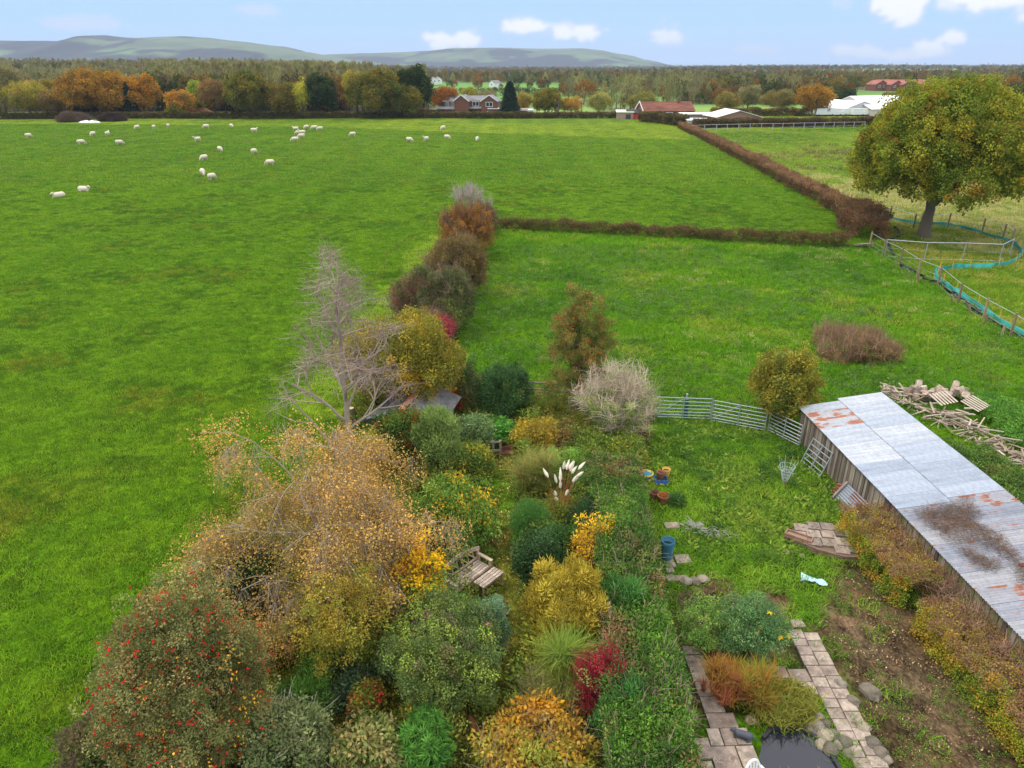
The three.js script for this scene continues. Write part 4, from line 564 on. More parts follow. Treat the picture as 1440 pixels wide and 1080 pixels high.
{ // sheep
  const wool = M(0xccc0a8, 1, { bumpMap: turfBump, bumpScale: 0.01 });
  const legs = (h) => [[0.42, 0.15], [0.42, -0.15], [-0.42, 0.15], [-0.42, -0.15]].map(([x, z]) => [V3(x, h, z), V3(x + (x > 0 ? 0.02 : -0.05), 0.04, z), 0.085, 0.04]);
  const body = [[V3(-0.42, 0.62, 0), V3(0.32, 0.6, 0), 0.30, 0.29], [V3(-0.1, 0.58, 0), V3(0.1, 0.57, 0), 0.33, 0.33], [V3(-0.66, 0.66, 0), V3(-0.72, 0.46, 0), 0.06, 0.03]];
  const ears = (x, y) => [[V3(x, y, 0.05), V3(x - 0.02, y + 0.02, 0.19), 0.035, 0.015], [V3(x, y, -0.05), V3(x - 0.02, y + 0.02, -0.19), 0.035, 0.015]];
  const poses = [blobGeo([...body, ...legs(0.4), [V3(0.42, 0.62, 0), V3(0.72, 0.4, 0), 0.18, 0.11], [V3(0.72, 0.4, 0), V3(0.86, 0.12, 0), 0.105, 0.06], ...ears(0.72, 0.4)], 0.98, 46), blobGeo([...body, ...legs(0.4), [V3(0.42, 0.68, 0), V3(0.66, 0.95, 0), 0.18, 0.11], [V3(0.66, 0.96, 0), V3(0.88, 0.88, 0), 0.105, 0.06], ...ears(0.64, 1.0)], 0.98, 46), blobGeo([[V3(-0.4, 0.3, 0), V3(0.3, 0.3, 0), 0.32, 0.3], [V3(0.36, 0.36, 0), V3(0.6, 0.58, 0), 0.18, 0.11], [V3(0.6, 0.58, 0), V3(0.8, 0.5, 0), 0.1, 0.06], [V3(0.4, 0.1, 0.18), V3(0.62, 0.06, 0.16), 0.07, 0.05], [V3(-0.4, 0.12, 0.24), V3(-0.2, 0.07, 0.3), 0.09, 0.05], ...ears(0.58, 0.62)], 0.98, 46)];
  const herd = [[-110.12, -170.96], [-89.71, -155.73], [-97.94, -175.45], [-94.45, -175.45], [-80.97, -154.27], [-97.5, -195.96], [-93.06, -195.96], [-91.42, -200.63], [-67.99, -161.81], [-80.46, -198.27], [-74.57, -200.63], [-55.99, -142.9], [-53.57, -128.82], [-63.4, -185.16], [-47.85, -138.09], [-39.82, -121.58], [-46.06, -109.56], [-43.02, -105.22], [-54.7, -190.41], [-53.47, -195.96], [-50.86, -193.7], [-48.85, -191.5], [-50.92, -179.21], [-50.07, -179.21], [-47.77, -170.08], [-46.92, -161.81], [-37.06, -174.53], [-22.15, -161.81], [-18.79, -163.4], [-17.75, -193.7], [-14.54, -168.36], [-7.61, -163.4]], rest = [[-56.48, -90.43], [-56.01, -95.38]];
  const rnd = rng(9); const say = ['cream sheep grazing head-down in the open pasture', 'cream sheep standing with head raised in the pasture', 'cream sheep lying down in the near part of the pasture'];
  const add = (x, z, k) => { const o = mesh('sheep', poses[k], wool); mark(o, say[k], 'sheep', ['sheep grazing in the pasture', 'sheep standing in the pasture', 'sheep lying in the pasture'][k]); o.position.set(x, gy(x, z) - 0.02, z); o.rotation.y = rnd() * 6.283; o.scale.setScalar(1.06 + 0.12 * rnd()); };
  herd.forEach(([x, z], i) => add(x, z, i % 5 === 3 ? 1 : 0)); rest.forEach(([x, z]) => add(x, z, 2));
}
// ---------------------------------------------------------------- hedges of the middle distance
const BR = [['#6b513f', 4], ['#7a5d49', 3], ['#5c4a38', 3], ['#58552f', 2]];
hedge('clipped_hedge', 'long clipped brown hedge running from the farm to the oak', [[44.79, -199.44], [43.41, -172.73], [41.66, -145.43], [40.1, -122.5], [38.53, -101.52], [37.79, -87.38], [36.5, -75.74]], 2.1, 1.35, { pal: [['#6a4f3e', 4], ['#5d4a36', 3], ['#4f4c2c', 3]], topPal: [['#7d5f4c', 4], ['#8a6a55', 2], ['#6a4f3e', 2]], key: 'mid', dens: 15, size: 1.5, seed: 21, twig: { share: 0.12, key: 'hedgetwigs', size: 0.9, pal: ['#8a6d58', '#7a5f4c', '#6d5241'] } });
hedge('clipped_hedge', 'unkempt brown hedge end spreading beside the fence corner', [[36.67, -77.68], [35.25, -71.79], [33.49, -66.67]], 3.6, 1.7, { pal: BR, key: 'mid', dens: 22, size: 1.4, seed: 22, ragged: 0.5, twig: { share: 0.12, key: 'hedgetwigs', size: 0.9, pal: ['#8a6d58', '#7a5f4c', '#6d5241'] } });
hedge('low_hedge', 'low straggling brown hedge between the pasture and the paddock', [[-1.43, -71.79], [2.84, -71.11], [7.71, -70.11], [12.41, -68.82], [18.91, -67.27], [23.92, -66.08], [28, -64.63], [30.61, -64.63]], 1.5, 0.8, { pal: [['#6d5440', 4], ['#5f5433', 3], ['#4f5a2c', 2], ['#8a5a35', 1]], key: 'mid', dens: 20, size: 1.3, seed: 23, ragged: 0.5, twig: { share: 0.1, key: 'hedgetwigs', size: 0.8, pal: ['#7d6450', '#6d5241'] } });
// hedgerow thicket up the middle
hedge('overgrown_hedge', 'wide overgrown bramble and thorn hedgerow down the pasture edge', [[-3.44, -71.79], [-3.91, -64.63], [-4.27, -58.2], [-4.67, -52.83], [-5.04, -47.46], [-5.25, -42.03]], 3.4, 1.9, { pal: [['#6a6a48', 3], ['#7a6a4c', 3], ['#565f38', 3], ['#8a6f50', 2], ['#7d5c50', 1]], key: 'mid', dens: 15, size: 1.25, seed: 24, ragged: 0.55, twig: { share: 0.1, key: 'hedgetwigs', size: 0.9, pal: ['#8a7668', '#a08d7f', '#755f52'] } });
const TW = (d, pal, key = 'hedgetwigs', size = 1) => ({ name: 'twigs', key, dens: d * 0.4, size, shell: 0.3, mat: dullMat, pal: pal.map((p) => [p, 1]), upright: true });
{
  const t0 = [-4.01, -71.79], w = growTree({ seed: 61, height: 4.46, rad: 0.09, limbs: 9, levels: 3, kids: 5, spread: 0.55, lift: 1.0, limbLen: 0.5, from: 0.1 }), t = thing('bare_ash', 'pale grey bare ash sapling topping the far end of the hedgerow', 'tree', [t0[0], gy(...t0), t0[1]]); plantWood(t, w, greyStem);
  spray('twigs', 'hedgetwigs', w.ends.filter((e, i) => i % 3 === 0).map((e) => [e.x, e.y, e.z, 0.8, '#b5a99c']), t, { mat: dullMat, upright: true });
}
shrub('hawthorn', 'tawny orange hawthorn thicket at the top of the hedgerow', 'bush', [-3.7, -58.81, 2.29, 4.95], { pal: [['#8f6a3c', 3], ['#a5763a', 3], ['#7a6a3f', 2], ['#9c5f35', 1]], key: 'mid', dens: 17, extra: [TW(9, ['#7d6552', '#6b5648'])] });
shrub('hawthorn', 'grey-brown twiggy hawthorn behind the tawny thicket', 'bush', [-2.85, -67.53, 1.17, 3.39], { pal: [['#7a6252', 3], ['#6b5a48', 2]], key: 'small', dens: 16, extra: [TW(9, ['#85705f', '#6f5b4d'])] });
shrub('hawthorn', 'olive-brown thorn bush in the middle of the hedgerow', 'bush', [-3.76, -48.52, 1.98, 4.49], { pal: [['#6f6340', 3], ['#7d6a42', 3], ['#5b5c38', 2]], key: 'small', dens: 30, extra: [TW(8, ['#7d6a5a', '#6b5a4d'])] });
shrub('bramble_thicket', 'dark grey-green bramble thicket low in the hedgerow', 'bush', [-4.4, -42.39, 2.11, 3.94], { pal: [['#5e6646', 3], ['#6b6a4c', 2], ['#4c5a35', 2], ['#7a5a50', 1]], key: 'mid', dens: 28, extra: [TW(6, ['#8a7264', '#755c50'])] });
shrub('bramble_thicket', 'reddish bramble mound on the pasture side of the hedgerow', 'bush', [-6.08, -42.26, 1.5, 3.28], { pal: [['#6b6446', 3], ['#7d5e50', 2], ['#55603a', 2]], key: 'mid', dens: 28, extra: [TW(6, ['#8a6c62'])] });
shrub('bramble_thicket', 'green bramble bush spilling into the paddock', 'bush', [-3.91, -41.17, 1.1, 2.54], { pal: [['#5f7440', 3], ['#76804a', 2], ['#4c6030', 2]], key: 'mid', dens: 28 });
caneShrub('dogwood_bush', 'orange-brown twiggy bush in front of the brambles', 'bush', [-4.99, -39.96, 1.12, 2.33], { canes: 50, mat: M(0x8f7a66, 0.9), twigPal: ['#8f7a66', '#a08a72', '#99653a'], twigN: 5, pal: ['#a3703c', '#b0803f'], leafN: 6 });
shrub('spindle_bush', 'crimson pink spindle bush above the yellow tree', 'bush', [-4.33, -39.37, 1, 1.86], { pal: [['#b04a55', 3], ['#a0455a', 2], ['#8a5a55', 2]], key: 'small', dens: 22, extra: [TW(8, ['#8f6a66'])] });
caneShrub('mauve_bush', 'mauve-brown twiggy bush behind the yellow tree', 'bush', [-6.69, -31.58, 1.3, 4.06], { canes: 38, thick: 0.016, mat: M(0x8a746a, 0.9), twigPal: ['#96807a', '#8a726a', '#a08a80'], twigN: 7, twigSize: 1.3, pal: ['#8a6a5c', '#96705a'], leafN: 3 });
// ---------------------------------------------------------------- the big oak
{
  const [x, z, h, r] = [39.36, -67.89, 13.44, 8.1], t = thing('oak_tree', 'big round-crowned oak turning bronze inside the looped fence', 'tree', [x, gy(x, z), z]);
  const w = growTree({ seed: 15, height: h, rad: 0.62, trunkTop: 0.4, limbs: 10, levels: 3, kids: 5, spread: 1.0, lift: 0.75, limbLen: 0.52, from: 0.5, sides: 10, wob: 0.05, minR: 0.02 }), bark = M(0x8d8271, 0.95, { map: barkMap }); plantWood(t, w, bark);
  const rnd = rng(44), lobes = []; const cy = h * 0.6; // crown: many billows on a broad dome with a hanging skirt
  for (let i = 0; i < 64; i++) { const a = i * 2.4, c = -0.52 + 1.5 * (i + 0.5) / 64, s = Math.sqrt(Math.max(0.02, 1 - c * c)), q = 0.78 + 0.26 * rnd(), b = 0.75 + 1.3 * rnd(); lobes.push([Math.cos(a) * s * (r - 1.2) * q + 0.6, cy + c * (c > 0 ? h * 0.39 : h * 0.46) * q, Math.sin(a) * s * (r - 1.2) * q, b * 1.15, b * 0.8, b * 1.15]); }
  for (let i = 0; i < 10; i++) { const a = rnd() * 6.28, q = rnd() * 0.7, b = 1 + rnd(); lobes.push([Math.cos(a) * q * r, cy + (rnd() - 0.1) * h * 0.25, Math.sin(a) * q * r, b, b * 0.8, b]); }
  const pick = picker([['#a08a30', 3], ['#8d8a32', 4], ['#6c7a2c', 4], ['#8a6f2c', 2], ['#586a28', 2]], rnd, 0.45, 7);
  spray('crown', 'oak', crownPoints(lobes, 4200, rnd, { shell: 0.6 }).map((p) => [...p, 0.75 + 0.5 * rnd(), pick(...p)]), t, { seed: 4 });
}
// ---------------------------------------------------------------- ornamental garden
const BERRY = (d, hex = '#c02a22', where, key = 'berries') => ({ name: 'berries', key, dens: d, mat: dullMat, pal: [[hex, 2], ['#a8201c', 1]], shell: 0.92, where });
const timber = M(0xe6d0b8, 0.9, { map: woodMap }), oldTimber = M(0xb3a698, 0.95, { map: woodMap }), terracotta = M(0xc07a58, 0.85, { map: stoneMap }), darkSoil = M(0x3d2f25, 1);
// bare birch behind the golden one
{
  const [x, z] = [-6.05, -23.4], w = growTree({ seed: 207, height: 8.2, rad: 0.14, trunkTop: 0.9, limbs: 12, levels: 3, kids: 4, spread: 0.95, lift: 0.75, limbLen: 0.3, from: 0.33, droop: 0.05, wob: 0.04, thin: 0.55, minR: 0.008 }), t = thing('bare_birch', 'leafless silver birch with pale trunk at the pasture edge', 'tree', [x, gy(x, z), z]), bk = M(0xcfc0b2, 0.85, { map: barkMap }); plantWood(t, w, bk);
  const arr = []; tube([V3(0, 0.9, 0), V3(-0.5, 1.7, 0), V3(-1.3, 2.9, -0.1), V3(-2.2, 4.2, 0)], 0.075, 0.02, 6, arr); tube([V3(-1.3, 2.9, -0.1), V3(-1.9, 3.2, 0.3), V3(-2.6, 3.6, 0.3)], 0.03, 0.01, 5, arr); mesh('limb', fromTris(arr), bk, t);
  const rnd = rng(3); spray('twigs', 'birchtwigs', w.ends.filter((e) => e.y > 2.0 && rnd() < 0.55).map((e) => [e.x, e.y, e.z, 0.7 + rnd() * 0.5, rnd() < 0.6 ? '#917a70' : '#a8968a']), t, { mat: dullMat, upright: true });
}
// golden birch
{
  const [x, z] = [-5.25, -16.5], rnd = rng(31), w = growTree({ seed: 118, height: 4.75, rad: 0.11, trunkTop: 0.8, limbs: 14, levels: 3, kids: 5, spread: 1.25, lift: 0.4, limbLen: 0.63, from: 0.22, droop: 0.55, wob: 0.06, thin: 0.5, minR: 0.008, lean: [-0.06, 0] }), t = thing('golden_birch', 'weeping birch full of small golden leaves over white branches', 'tree', [x, gy(x, z), z]), bk = M(0xcfc4b4, 0.8, { map: barkMap }); plantWood(t, w, bk);
  w.ends = w.ends.filter((e) => e.y > 1.05); const pick = picker([['#ab8652', 4], ['#b99458', 3], ['#947a4c', 3], ['#8a8044', 3], ['#b07f48', 1]], rnd, 0.6, 11), pts = [];
  for (const e of w.ends) for (let k = 0; k < 6; k++) pts.push([e.x + (rnd() - 0.5) * 0.75, Math.max(0.2, e.y - rnd() * 0.75 + 0.12), e.z + (rnd() - 0.5) * 0.75]);
  spray('leaves', 'sparse', pts.map((p) => [...p, 0.8 + 0.5 * rnd(), pick(...p)]), t, { seed: 6 });
  spray('twigs', 'weeptwigs', w.ends.filter(() => rnd() < 0.3).map((e) => [e.x, e.y, e.z, 0.8 + rnd() * 0.5, '#a89a86']), t, { mat: dullMat, upright: true });
}
// small yellowing birch in front
shrub('young_birch', 'olive-yellow young birch beneath the golden birch', 'tree', [-4.55, -14.3, 1.35, 3.6], { pal: [['#8c8638', 4], ['#9c8a3a', 3], ['#777c36', 2], ['#b58a34', 1]], key: 'small', dens: 13, y0: 0.3, stemM: M(0xcfc4b4, 0.8), stems: 2, shell: 0.35 });
shrub('berry_bush', 'large grey-green cotoneaster speckled with red berries by the pasture', 'bush', [-7.05, -11.37, 1.86, 5.58], { pal: [['#74764c', 4], ['#837e56', 3], ['#5f643c', 3], ['#85704a', 2], ['#4f5636', 2]], key: 'small', dens: 34, n: 22, rough: 0.3, taper: 0.7, extra: [BERRY(16), { name: 'yellow_leaves', key: 'sparse', dens: 1.2, pal: [['#c79a3a', 1]], shell: 0.9 }] });
shrub('plum_bush', 'low purple-brown bush under the red-berried cotoneaster', 'bush', [-9.19, -11.51, 0.98, 1.79], { pal: [['#5e5a40', 3], ['#6b5a4a', 2], ['#5a6a38', 3]], key: 'mid', dens: 24, extra: [TW(3, ['#7d6a66'], 'twigs', 0.9)] });
shrub('dark_conifer_shrub', 'dark green spreading juniper in the shade of the golden birch', 'shrub', [-7.36, -15.88, 1.34, 2.72], { pal: [['#3d5a30', 4], ['#2f4a2a', 3], ['#4f7038', 2]], key: 'plume', dens: 22 });
shrub('fern_shrub', 'bright green feathery shrub next to the dark juniper', 'shrub', [-6.82, -16.55, 0.5, 0.97], { pal: [['#4f7a34', 3], ['#5f8a3c', 1]], key: 'plume', dens: 22 });
shrub('skimmia', 'blue-grey small-leaved shrub beside the cotoneaster', 'shrub', [-8.55, -16.67, 0.63, 1.09], { pal: [['#5f6a5c', 3], ['#4f5a4c', 2], ['#7a5a56', 1]], key: 'small', dens: 34 });
shrub('dead_grass', 'tuft of straw-coloured grass under the juniper', 'plant', [-7.04, -15.98, 0.36, 0.72], { pal: [['#8d7a55', 2], ['#a08a60', 1]], key: 'flag', dens: 9, size: 0.45, stems: 0, upright: true, mat: dullMat });
shrub('fern_shrub', 'mid-green ferny shrub below the yellow-leaved lawn', 'shrub', [-5.27, -13.09, 0.54, 1.07], { pal: [['#5a8038', 3], ['#6a8f42', 2]], key: 'plume', dens: 22 });
shrub('viburnum', 'grey-leaved tangled shrub with pale stems at the garden corner', 'shrub', [-4.96, -11.29, 0.96, 2.1], { pal: [['#6b7a52', 3], ['#7d8560', 3], ['#56663c', 2]], key: 'mid', dens: 26, extra: [TW(2.5, ['#b5a594', '#c4b6a4'], 'twigs', 1.1)] });
shrub('hydrangea_bush', 'dull green hydrangea with faded brown heads', 'shrub', [-3.25, -11.35, 0.66, 1.62], { pal: [['#7d8550', 3], ['#8a7f58', 2], ['#5f7038', 3]], key: 'broad', dens: 26 });
shrub('red_hydrangea', 'small hydrangea with coral red heads', 'shrub', [-3.61, -12.99, 0.41, 0.93], { pal: [['#6f7a34', 3], ['#8a8038', 2]], key: 'mid', dens: 26, extra: [{ name: 'flower_heads', key: 'mid', dens: 16, size: 0.7, pal: [['#b4523f', 3], ['#a8453a', 2], ['#c06a4a', 1]], shell: 0.9 }] });
shrub('laurel', 'dark blue-green evergreen beside the red hydrangea', 'shrub', [-4.25, -13.85, 1, 0.8], { pal: [['#4f6450', 3], ['#41563f', 3], ['#5f7a4c', 2]], key: 'mid', dens: 32, extra: [TW(1.5, ['#8a726a'], 'twigs', 0.9)] });
shrub('purple_bush', 'dark maroon smoke bush below the orange cherry', 'shrub', [-3.17, -15.27, 0.4, 1.13], { pal: [['#5a2f33', 3], ['#6b3a38', 2]], key: 'mid', dens: 28 });
shrub('green_bush', 'yellow-green bush between the birch and the maroon bush', 'shrub', [-3.91, -14.84, 0.75, 2.06], { pal: [['#7f8a38', 3], ['#68803a', 3], ['#a08a3c', 1]], key: 'mid', dens: 24 });
shrub('green_bush', 'fresh green bush behind the dark evergreen', 'shrub', [-5.14, -14.04, 0.47, 1.27], { pal: [['#5c8038', 3], ['#6d8f40', 2]], key: 'mid', dens: 24 });
// round clipped shrub with mixed foliage
shrub('round_holly', 'large rounded dark evergreen with purple and lime growth on top', 'shrub', [-1.71, -13.67, 1.63, 2.7], { pal: [['#627248', 4], ['#52633c', 4], ['#727f42', 3], ['#44562f', 2]], key: 'small', dens: 44, n: 12, rough: 0.34, extra: [{ name: 'climber_leaves', key: 'small', dens: 9, pal: [['#8a9a44', 3], ['#7d9040', 2]], shell: 0.95, where: (x, y, z, r, h) => y > h * 0.5 && fbm2(x * 2 + 9, z * 2 + 9, 2, 4) > 0.46 }, { name: 'purple_leaves', key: 'small', dens: 9, pal: [['#6a4a55', 2], ['#7d5a5c', 1]], shell: 0.97, where: (x, y, z, r, h) => y > h * 0.55 && Math.hypot(x, z - r * 0.3) < r * 0.5 && fbm2(x * 3, z * 3 + 20, 2, 9) > 0.45 }] });
shrub('green_mound', 'fresh green leafy mound beside the bench', 'shrub', [-1.89, -15.81, 1.07, 0.86], { pal: [['#6f9a40', 3], ['#5c8a3a', 3], ['#84a04a', 1]], key: 'mid', dens: 28 });
shrub('rose_bush', 'grey-leaved rose with a few pink blooms beside the bench', 'shrub', [-0.62, -14.72, 0.52, 2.34], { pal: [['#66806a', 3], ['#557058', 3]], key: 'small', dens: 36, extra: [{ name: 'blooms', key: 'star', dens: 0.8, size: 0.4, pal: [['#e08a90', 1], ['#d8a0a0', 1]], shell: 1 }] });
shrub('orange_cherry', 'small cherry with yellow, orange and scarlet leaves by the bench', 'tree', [-2.6, -15.73, 0.81, 3.19], { pal: [['#c4a020', 6], ['#b8881e', 2], ['#a05a2c', 1], ['#98302e', 2]], key: 'broad', dens: 5.5, size: 0.8, n: 14, shell: 0.6, extra: [{ name: 'green_leaves', key: 'mid', dens: 12, pal: [['#6f8a3c', 2], ['#8a9a40', 1]], shell: 0.4, where: (x, y, z, r, h) => y < h * 0.75 }] });
shrub('laburnum', 'drooping green shrub with yellow tips above the bench', 'shrub', [-2.09, -19.82, 1.42, 2.34], { pal: [['#6a8a3c', 4], ['#5a7a36', 3], ['#86994a', 2], ['#b89a34', 2]], key: 'droopy', dens: 22, extra: [{ name: 'yellow_leaves', key: 'droopy', dens: 5, pal: [['#c4a02c', 1], ['#b5982f', 1]], shell: 0.95, where: (x, y, z, r, h) => y > h * 0.62 && x > -r * 0.2 }] });
shrub('euphorbia', 'dome of bright green spiky euphorbia rosettes', 'plant', [-1.99, -11.53, 0.69, 1.45], { pal: [['#4f7d36', 4], ['#5a8a3e', 3], ['#437032', 2]], key: 'star', dens: 42, size: 1.05, shell: 0.9, n: 5, rough: 0.3, stems: 9 });
shrub('autumn_bush', 'big amber-leaved bush beside the leafy path', 'shrub', [0.57, -11.44, 1.35, 1.38], { pal: [['#b5852f', 3], ['#a0803a', 3], ['#8a8a3c', 3], ['#c49638', 1]], key: 'broad', dens: 17, size: 0.8, shell: 0.4, extra: [TW(4, ['#a59a84', '#8d7f6a'], 'twigs', 1)] });
shrub('dry_perennial', 'fawn dried perennial stems behind the amber bush', 'plant', [0.86, -13.2, 0.59, 0.71], { pal: [['#a8946f', 3], ['#8d8a50', 2]], key: 'flag', dens: 10, size: 0.6, upright: true, mat: dullMat });
shrub('golden_bush', 'feathery golden tamarisk beside the ivy hedge', 'shrub', [1.54, -15.47, 1.14, 2.69], { pal: [['#a8993c', 4], ['#9a8a34', 3], ['#b5a548', 2], ['#8a8036', 1]], key: 'plume', dens: 34, size: 0.85, n: 12, rough: 0.3 });
shrub('yellow_shrub', 'yellow-green shrub in front of the golden tamarisk', 'shrub', [0.86, -14.5, 0.67, 1.34], { pal: [['#8f8a36', 3], ['#7d8436', 3], ['#b0903a', 1]], key: 'mid', dens: 26 });
shrub('ornamental_grass', 'arching green-gold grass clump beside the red dogwood', 'plant', [1.32, -13.62, 0.59, 1.48], { pal: [['#7f9440', 3], ['#96984a', 2]], key: 'sedge', dens: 4.5, size: 0.75, stems: 0, upright: true });
caneShrub('red_dogwood', 'crimson-stemmed dogwood against the ivy hedge', 'shrub', [2.26, -12.86, 0.76, 2.42], { canes: 110, thick: 0.009, mat: M(0x8a2233, 0.7), twigPal: ['#8a2232', '#9a2c3e', '#74202e'], twigN: 5, twigSize: 0.75, pal: ['#8d2f38', '#7a2a30', '#6f7a44'], leafN: 3 });
shrub('bay_shrub', 'very dark green bay shrub across the path from the bench', 'shrub', [0.78, -17.6, 0.74, 2.2], { pal: [['#3f5a3c', 4], ['#35502f', 3], ['#4f6a44', 2]], key: 'mid', dens: 32 });
shrub('bay_shrub', 'dark green broad shrub behind the bay', 'shrub', [1.47, -18.95, 0.73, 1.53], { pal: [['#3f5f30', 3], ['#4f7038', 2]], key: 'mid', dens: 30 });
shrub('dwarf_pine', 'soft green dwarf pine left of the pampas grass', 'shrub', [0.58, -20.25, 0.68, 1.5], { pal: [['#4f7a3c', 3], ['#5f8844', 2]], key: 'needle', dens: 34 });
shrub('dwarf_pine', 'dark blue-green dwarf pine right of the pampas grass', 'shrub', [2.9, -20.74, 0.82, 1.41], { pal: [['#3c5f3f', 3], ['#355436', 2]], key: 'needle', dens: 34 });
shrub('yellow_forsythia', 'bright yellow-leaved thin shrub by the ivy hedge', 'shrub', [2.62, -18.5, 0.81, 2.22], { pal: [['#cfae2c', 3], ['#c09a2a', 2], ['#d8b83a', 1]], key: 'mid', dens: 7, shell: 0.7, extra: [TW(5, ['#8d7a55', '#7a6848'], 'twigs', 1)] });
shrub('heather_bush', 'loose green bush covering the top of the ivy hedge', 'shrub', [3.55, -22.88, 1.26, 1.42], { pal: [['#6d8a40', 3], ['#5f7a3a', 3], ['#7d8048', 2]], key: 'small', dens: 36 });
shrub('green_bush', 'yellowing bush under the pale bare shrub', 'shrub', [3.87, -25.47, 1.54, 1.32], { pal: [['#7d8a3c', 3], ['#6a803a', 3], ['#a09a3c', 1]], key: 'small', dens: 36 });
shrub('green_bush', 'light green bush behind the pampas grass', 'shrub', [1.95, -23.77, 0.85, 1.63], { pal: [['#6f8f40', 3], ['#5f803a', 2]], key: 'small', dens: 36 });
shrub('fountain_grass', 'fountain of green-fawn grass behind the terracotta pot', 'plant', [0.91, -23, 0.64, 1.43], { pal: [['#8a924a', 3], ['#9a9058', 2]], key: 'sedge', dens: 4, size: 0.8, stems: 0, upright: true });
{ // pampas grass
  const [x, z] = [1.74, -21.67], t = thing('pampas_grass', 'pampas grass with creamy white plumes and russet stems', 'plant', [x, gy(x, z), z]), rnd = rng(8), st = []; spray('leaves', 'sedge', Array.from({ length: 7 }, () => [(rnd() - 0.5) * 0.4, 0, (rnd() - 0.5) * 0.4, 0.8 + 0.3 * rnd(), rnd() < 0.5 ? '#a0703f' : '#9a9a48']), t, { upright: true });
  for (let i = 0; i < 17; i++) { const a = rnd() * 6.28, q = 0.15 + rnd() * 0.5, h = 1.0 + rnd() * 1.15, top = V3(Math.cos(a) * q, h, Math.sin(a) * q), p0 = V3(top.x * 0.2, 0, top.z * 0.2); tube([p0, V3(top.x * 0.6, h * 0.6, top.z * 0.6), top], 0.011, 0.006, 4, st); const d = V3(top.x * 0.7, 0.5, top.z * 0.7).normalize(), g = new THREE.LatheGeometry([[0.004, 0], [0.045, 0.06], [0.06, 0.16], [0.045, 0.28], [0.015, 0.38], [0, 0.42]].map(([r, y]) => new THREE.Vector2(r, y)), 7); const pp = g.attributes.position; for (let v = 0; v < pp.count; v++) { const k = 0.75 + 0.5 * hash2(v, i, 3); pp.setXYZ(v, pp.getX(v) * k, pp.getY(v), pp.getZ(v) * k); } g.computeVertexNormals(); g.applyQuaternion(new THREE.Quaternion().setFromUnitVectors(V3(0, 1, 0), d)); g.translate(top.x, top.y, top.z); mesh('plume', g, M(0xe6dcc6, 1), t); }
  mesh('stem', fromTris(st), M(0xa86a45, 0.9), t);
}
// far end of the garden
{ // yellowing apple tree behind and over the summerhouse
  const [x, z] = [-4.95, -29.3], rnd = rng(21), t = thing('apple_tree', 'spreading tree with yellow-olive leaves over the summerhouse roof', 'tree', [x, gy(x, z), z]), w = growTree({ seed: 77, height: 4.4, rad: 0.14, trunkTop: 0.5, limbs: 8, levels: 3, kids: 4, spread: 1, lift: 0.6, limbLen: 0.5 }); plantWood(t, w, stemMat);
  const lobes = lobesFor(2.75, 4.3, rnd, { y0: 0.9, n: 18, rough: 0.36 }), pick = picker([['#8f8234', 4], ['#7a7832', 4], ['#a8933a', 2], ['#b8922f', 1], ['#6a6c30', 2]], rnd, 0.7, 5); lobes.push([-1.2, 2.7, 1.5, 0.9, 0.4, 0.8], [1.0, 2.9, 1.4, 0.9, 0.4, 0.7]);
  spray('crown', 'mid', crownPoints(lobes, 2500, rnd, { shell: 0.45, floor: 0.8 }).filter((p) => p[2] < 0.6 || p[1] > 2.35).map((p) => [...p, 0.85 + 0.5 * rnd(), pick(...p)]), t, { seed: 9 });
}
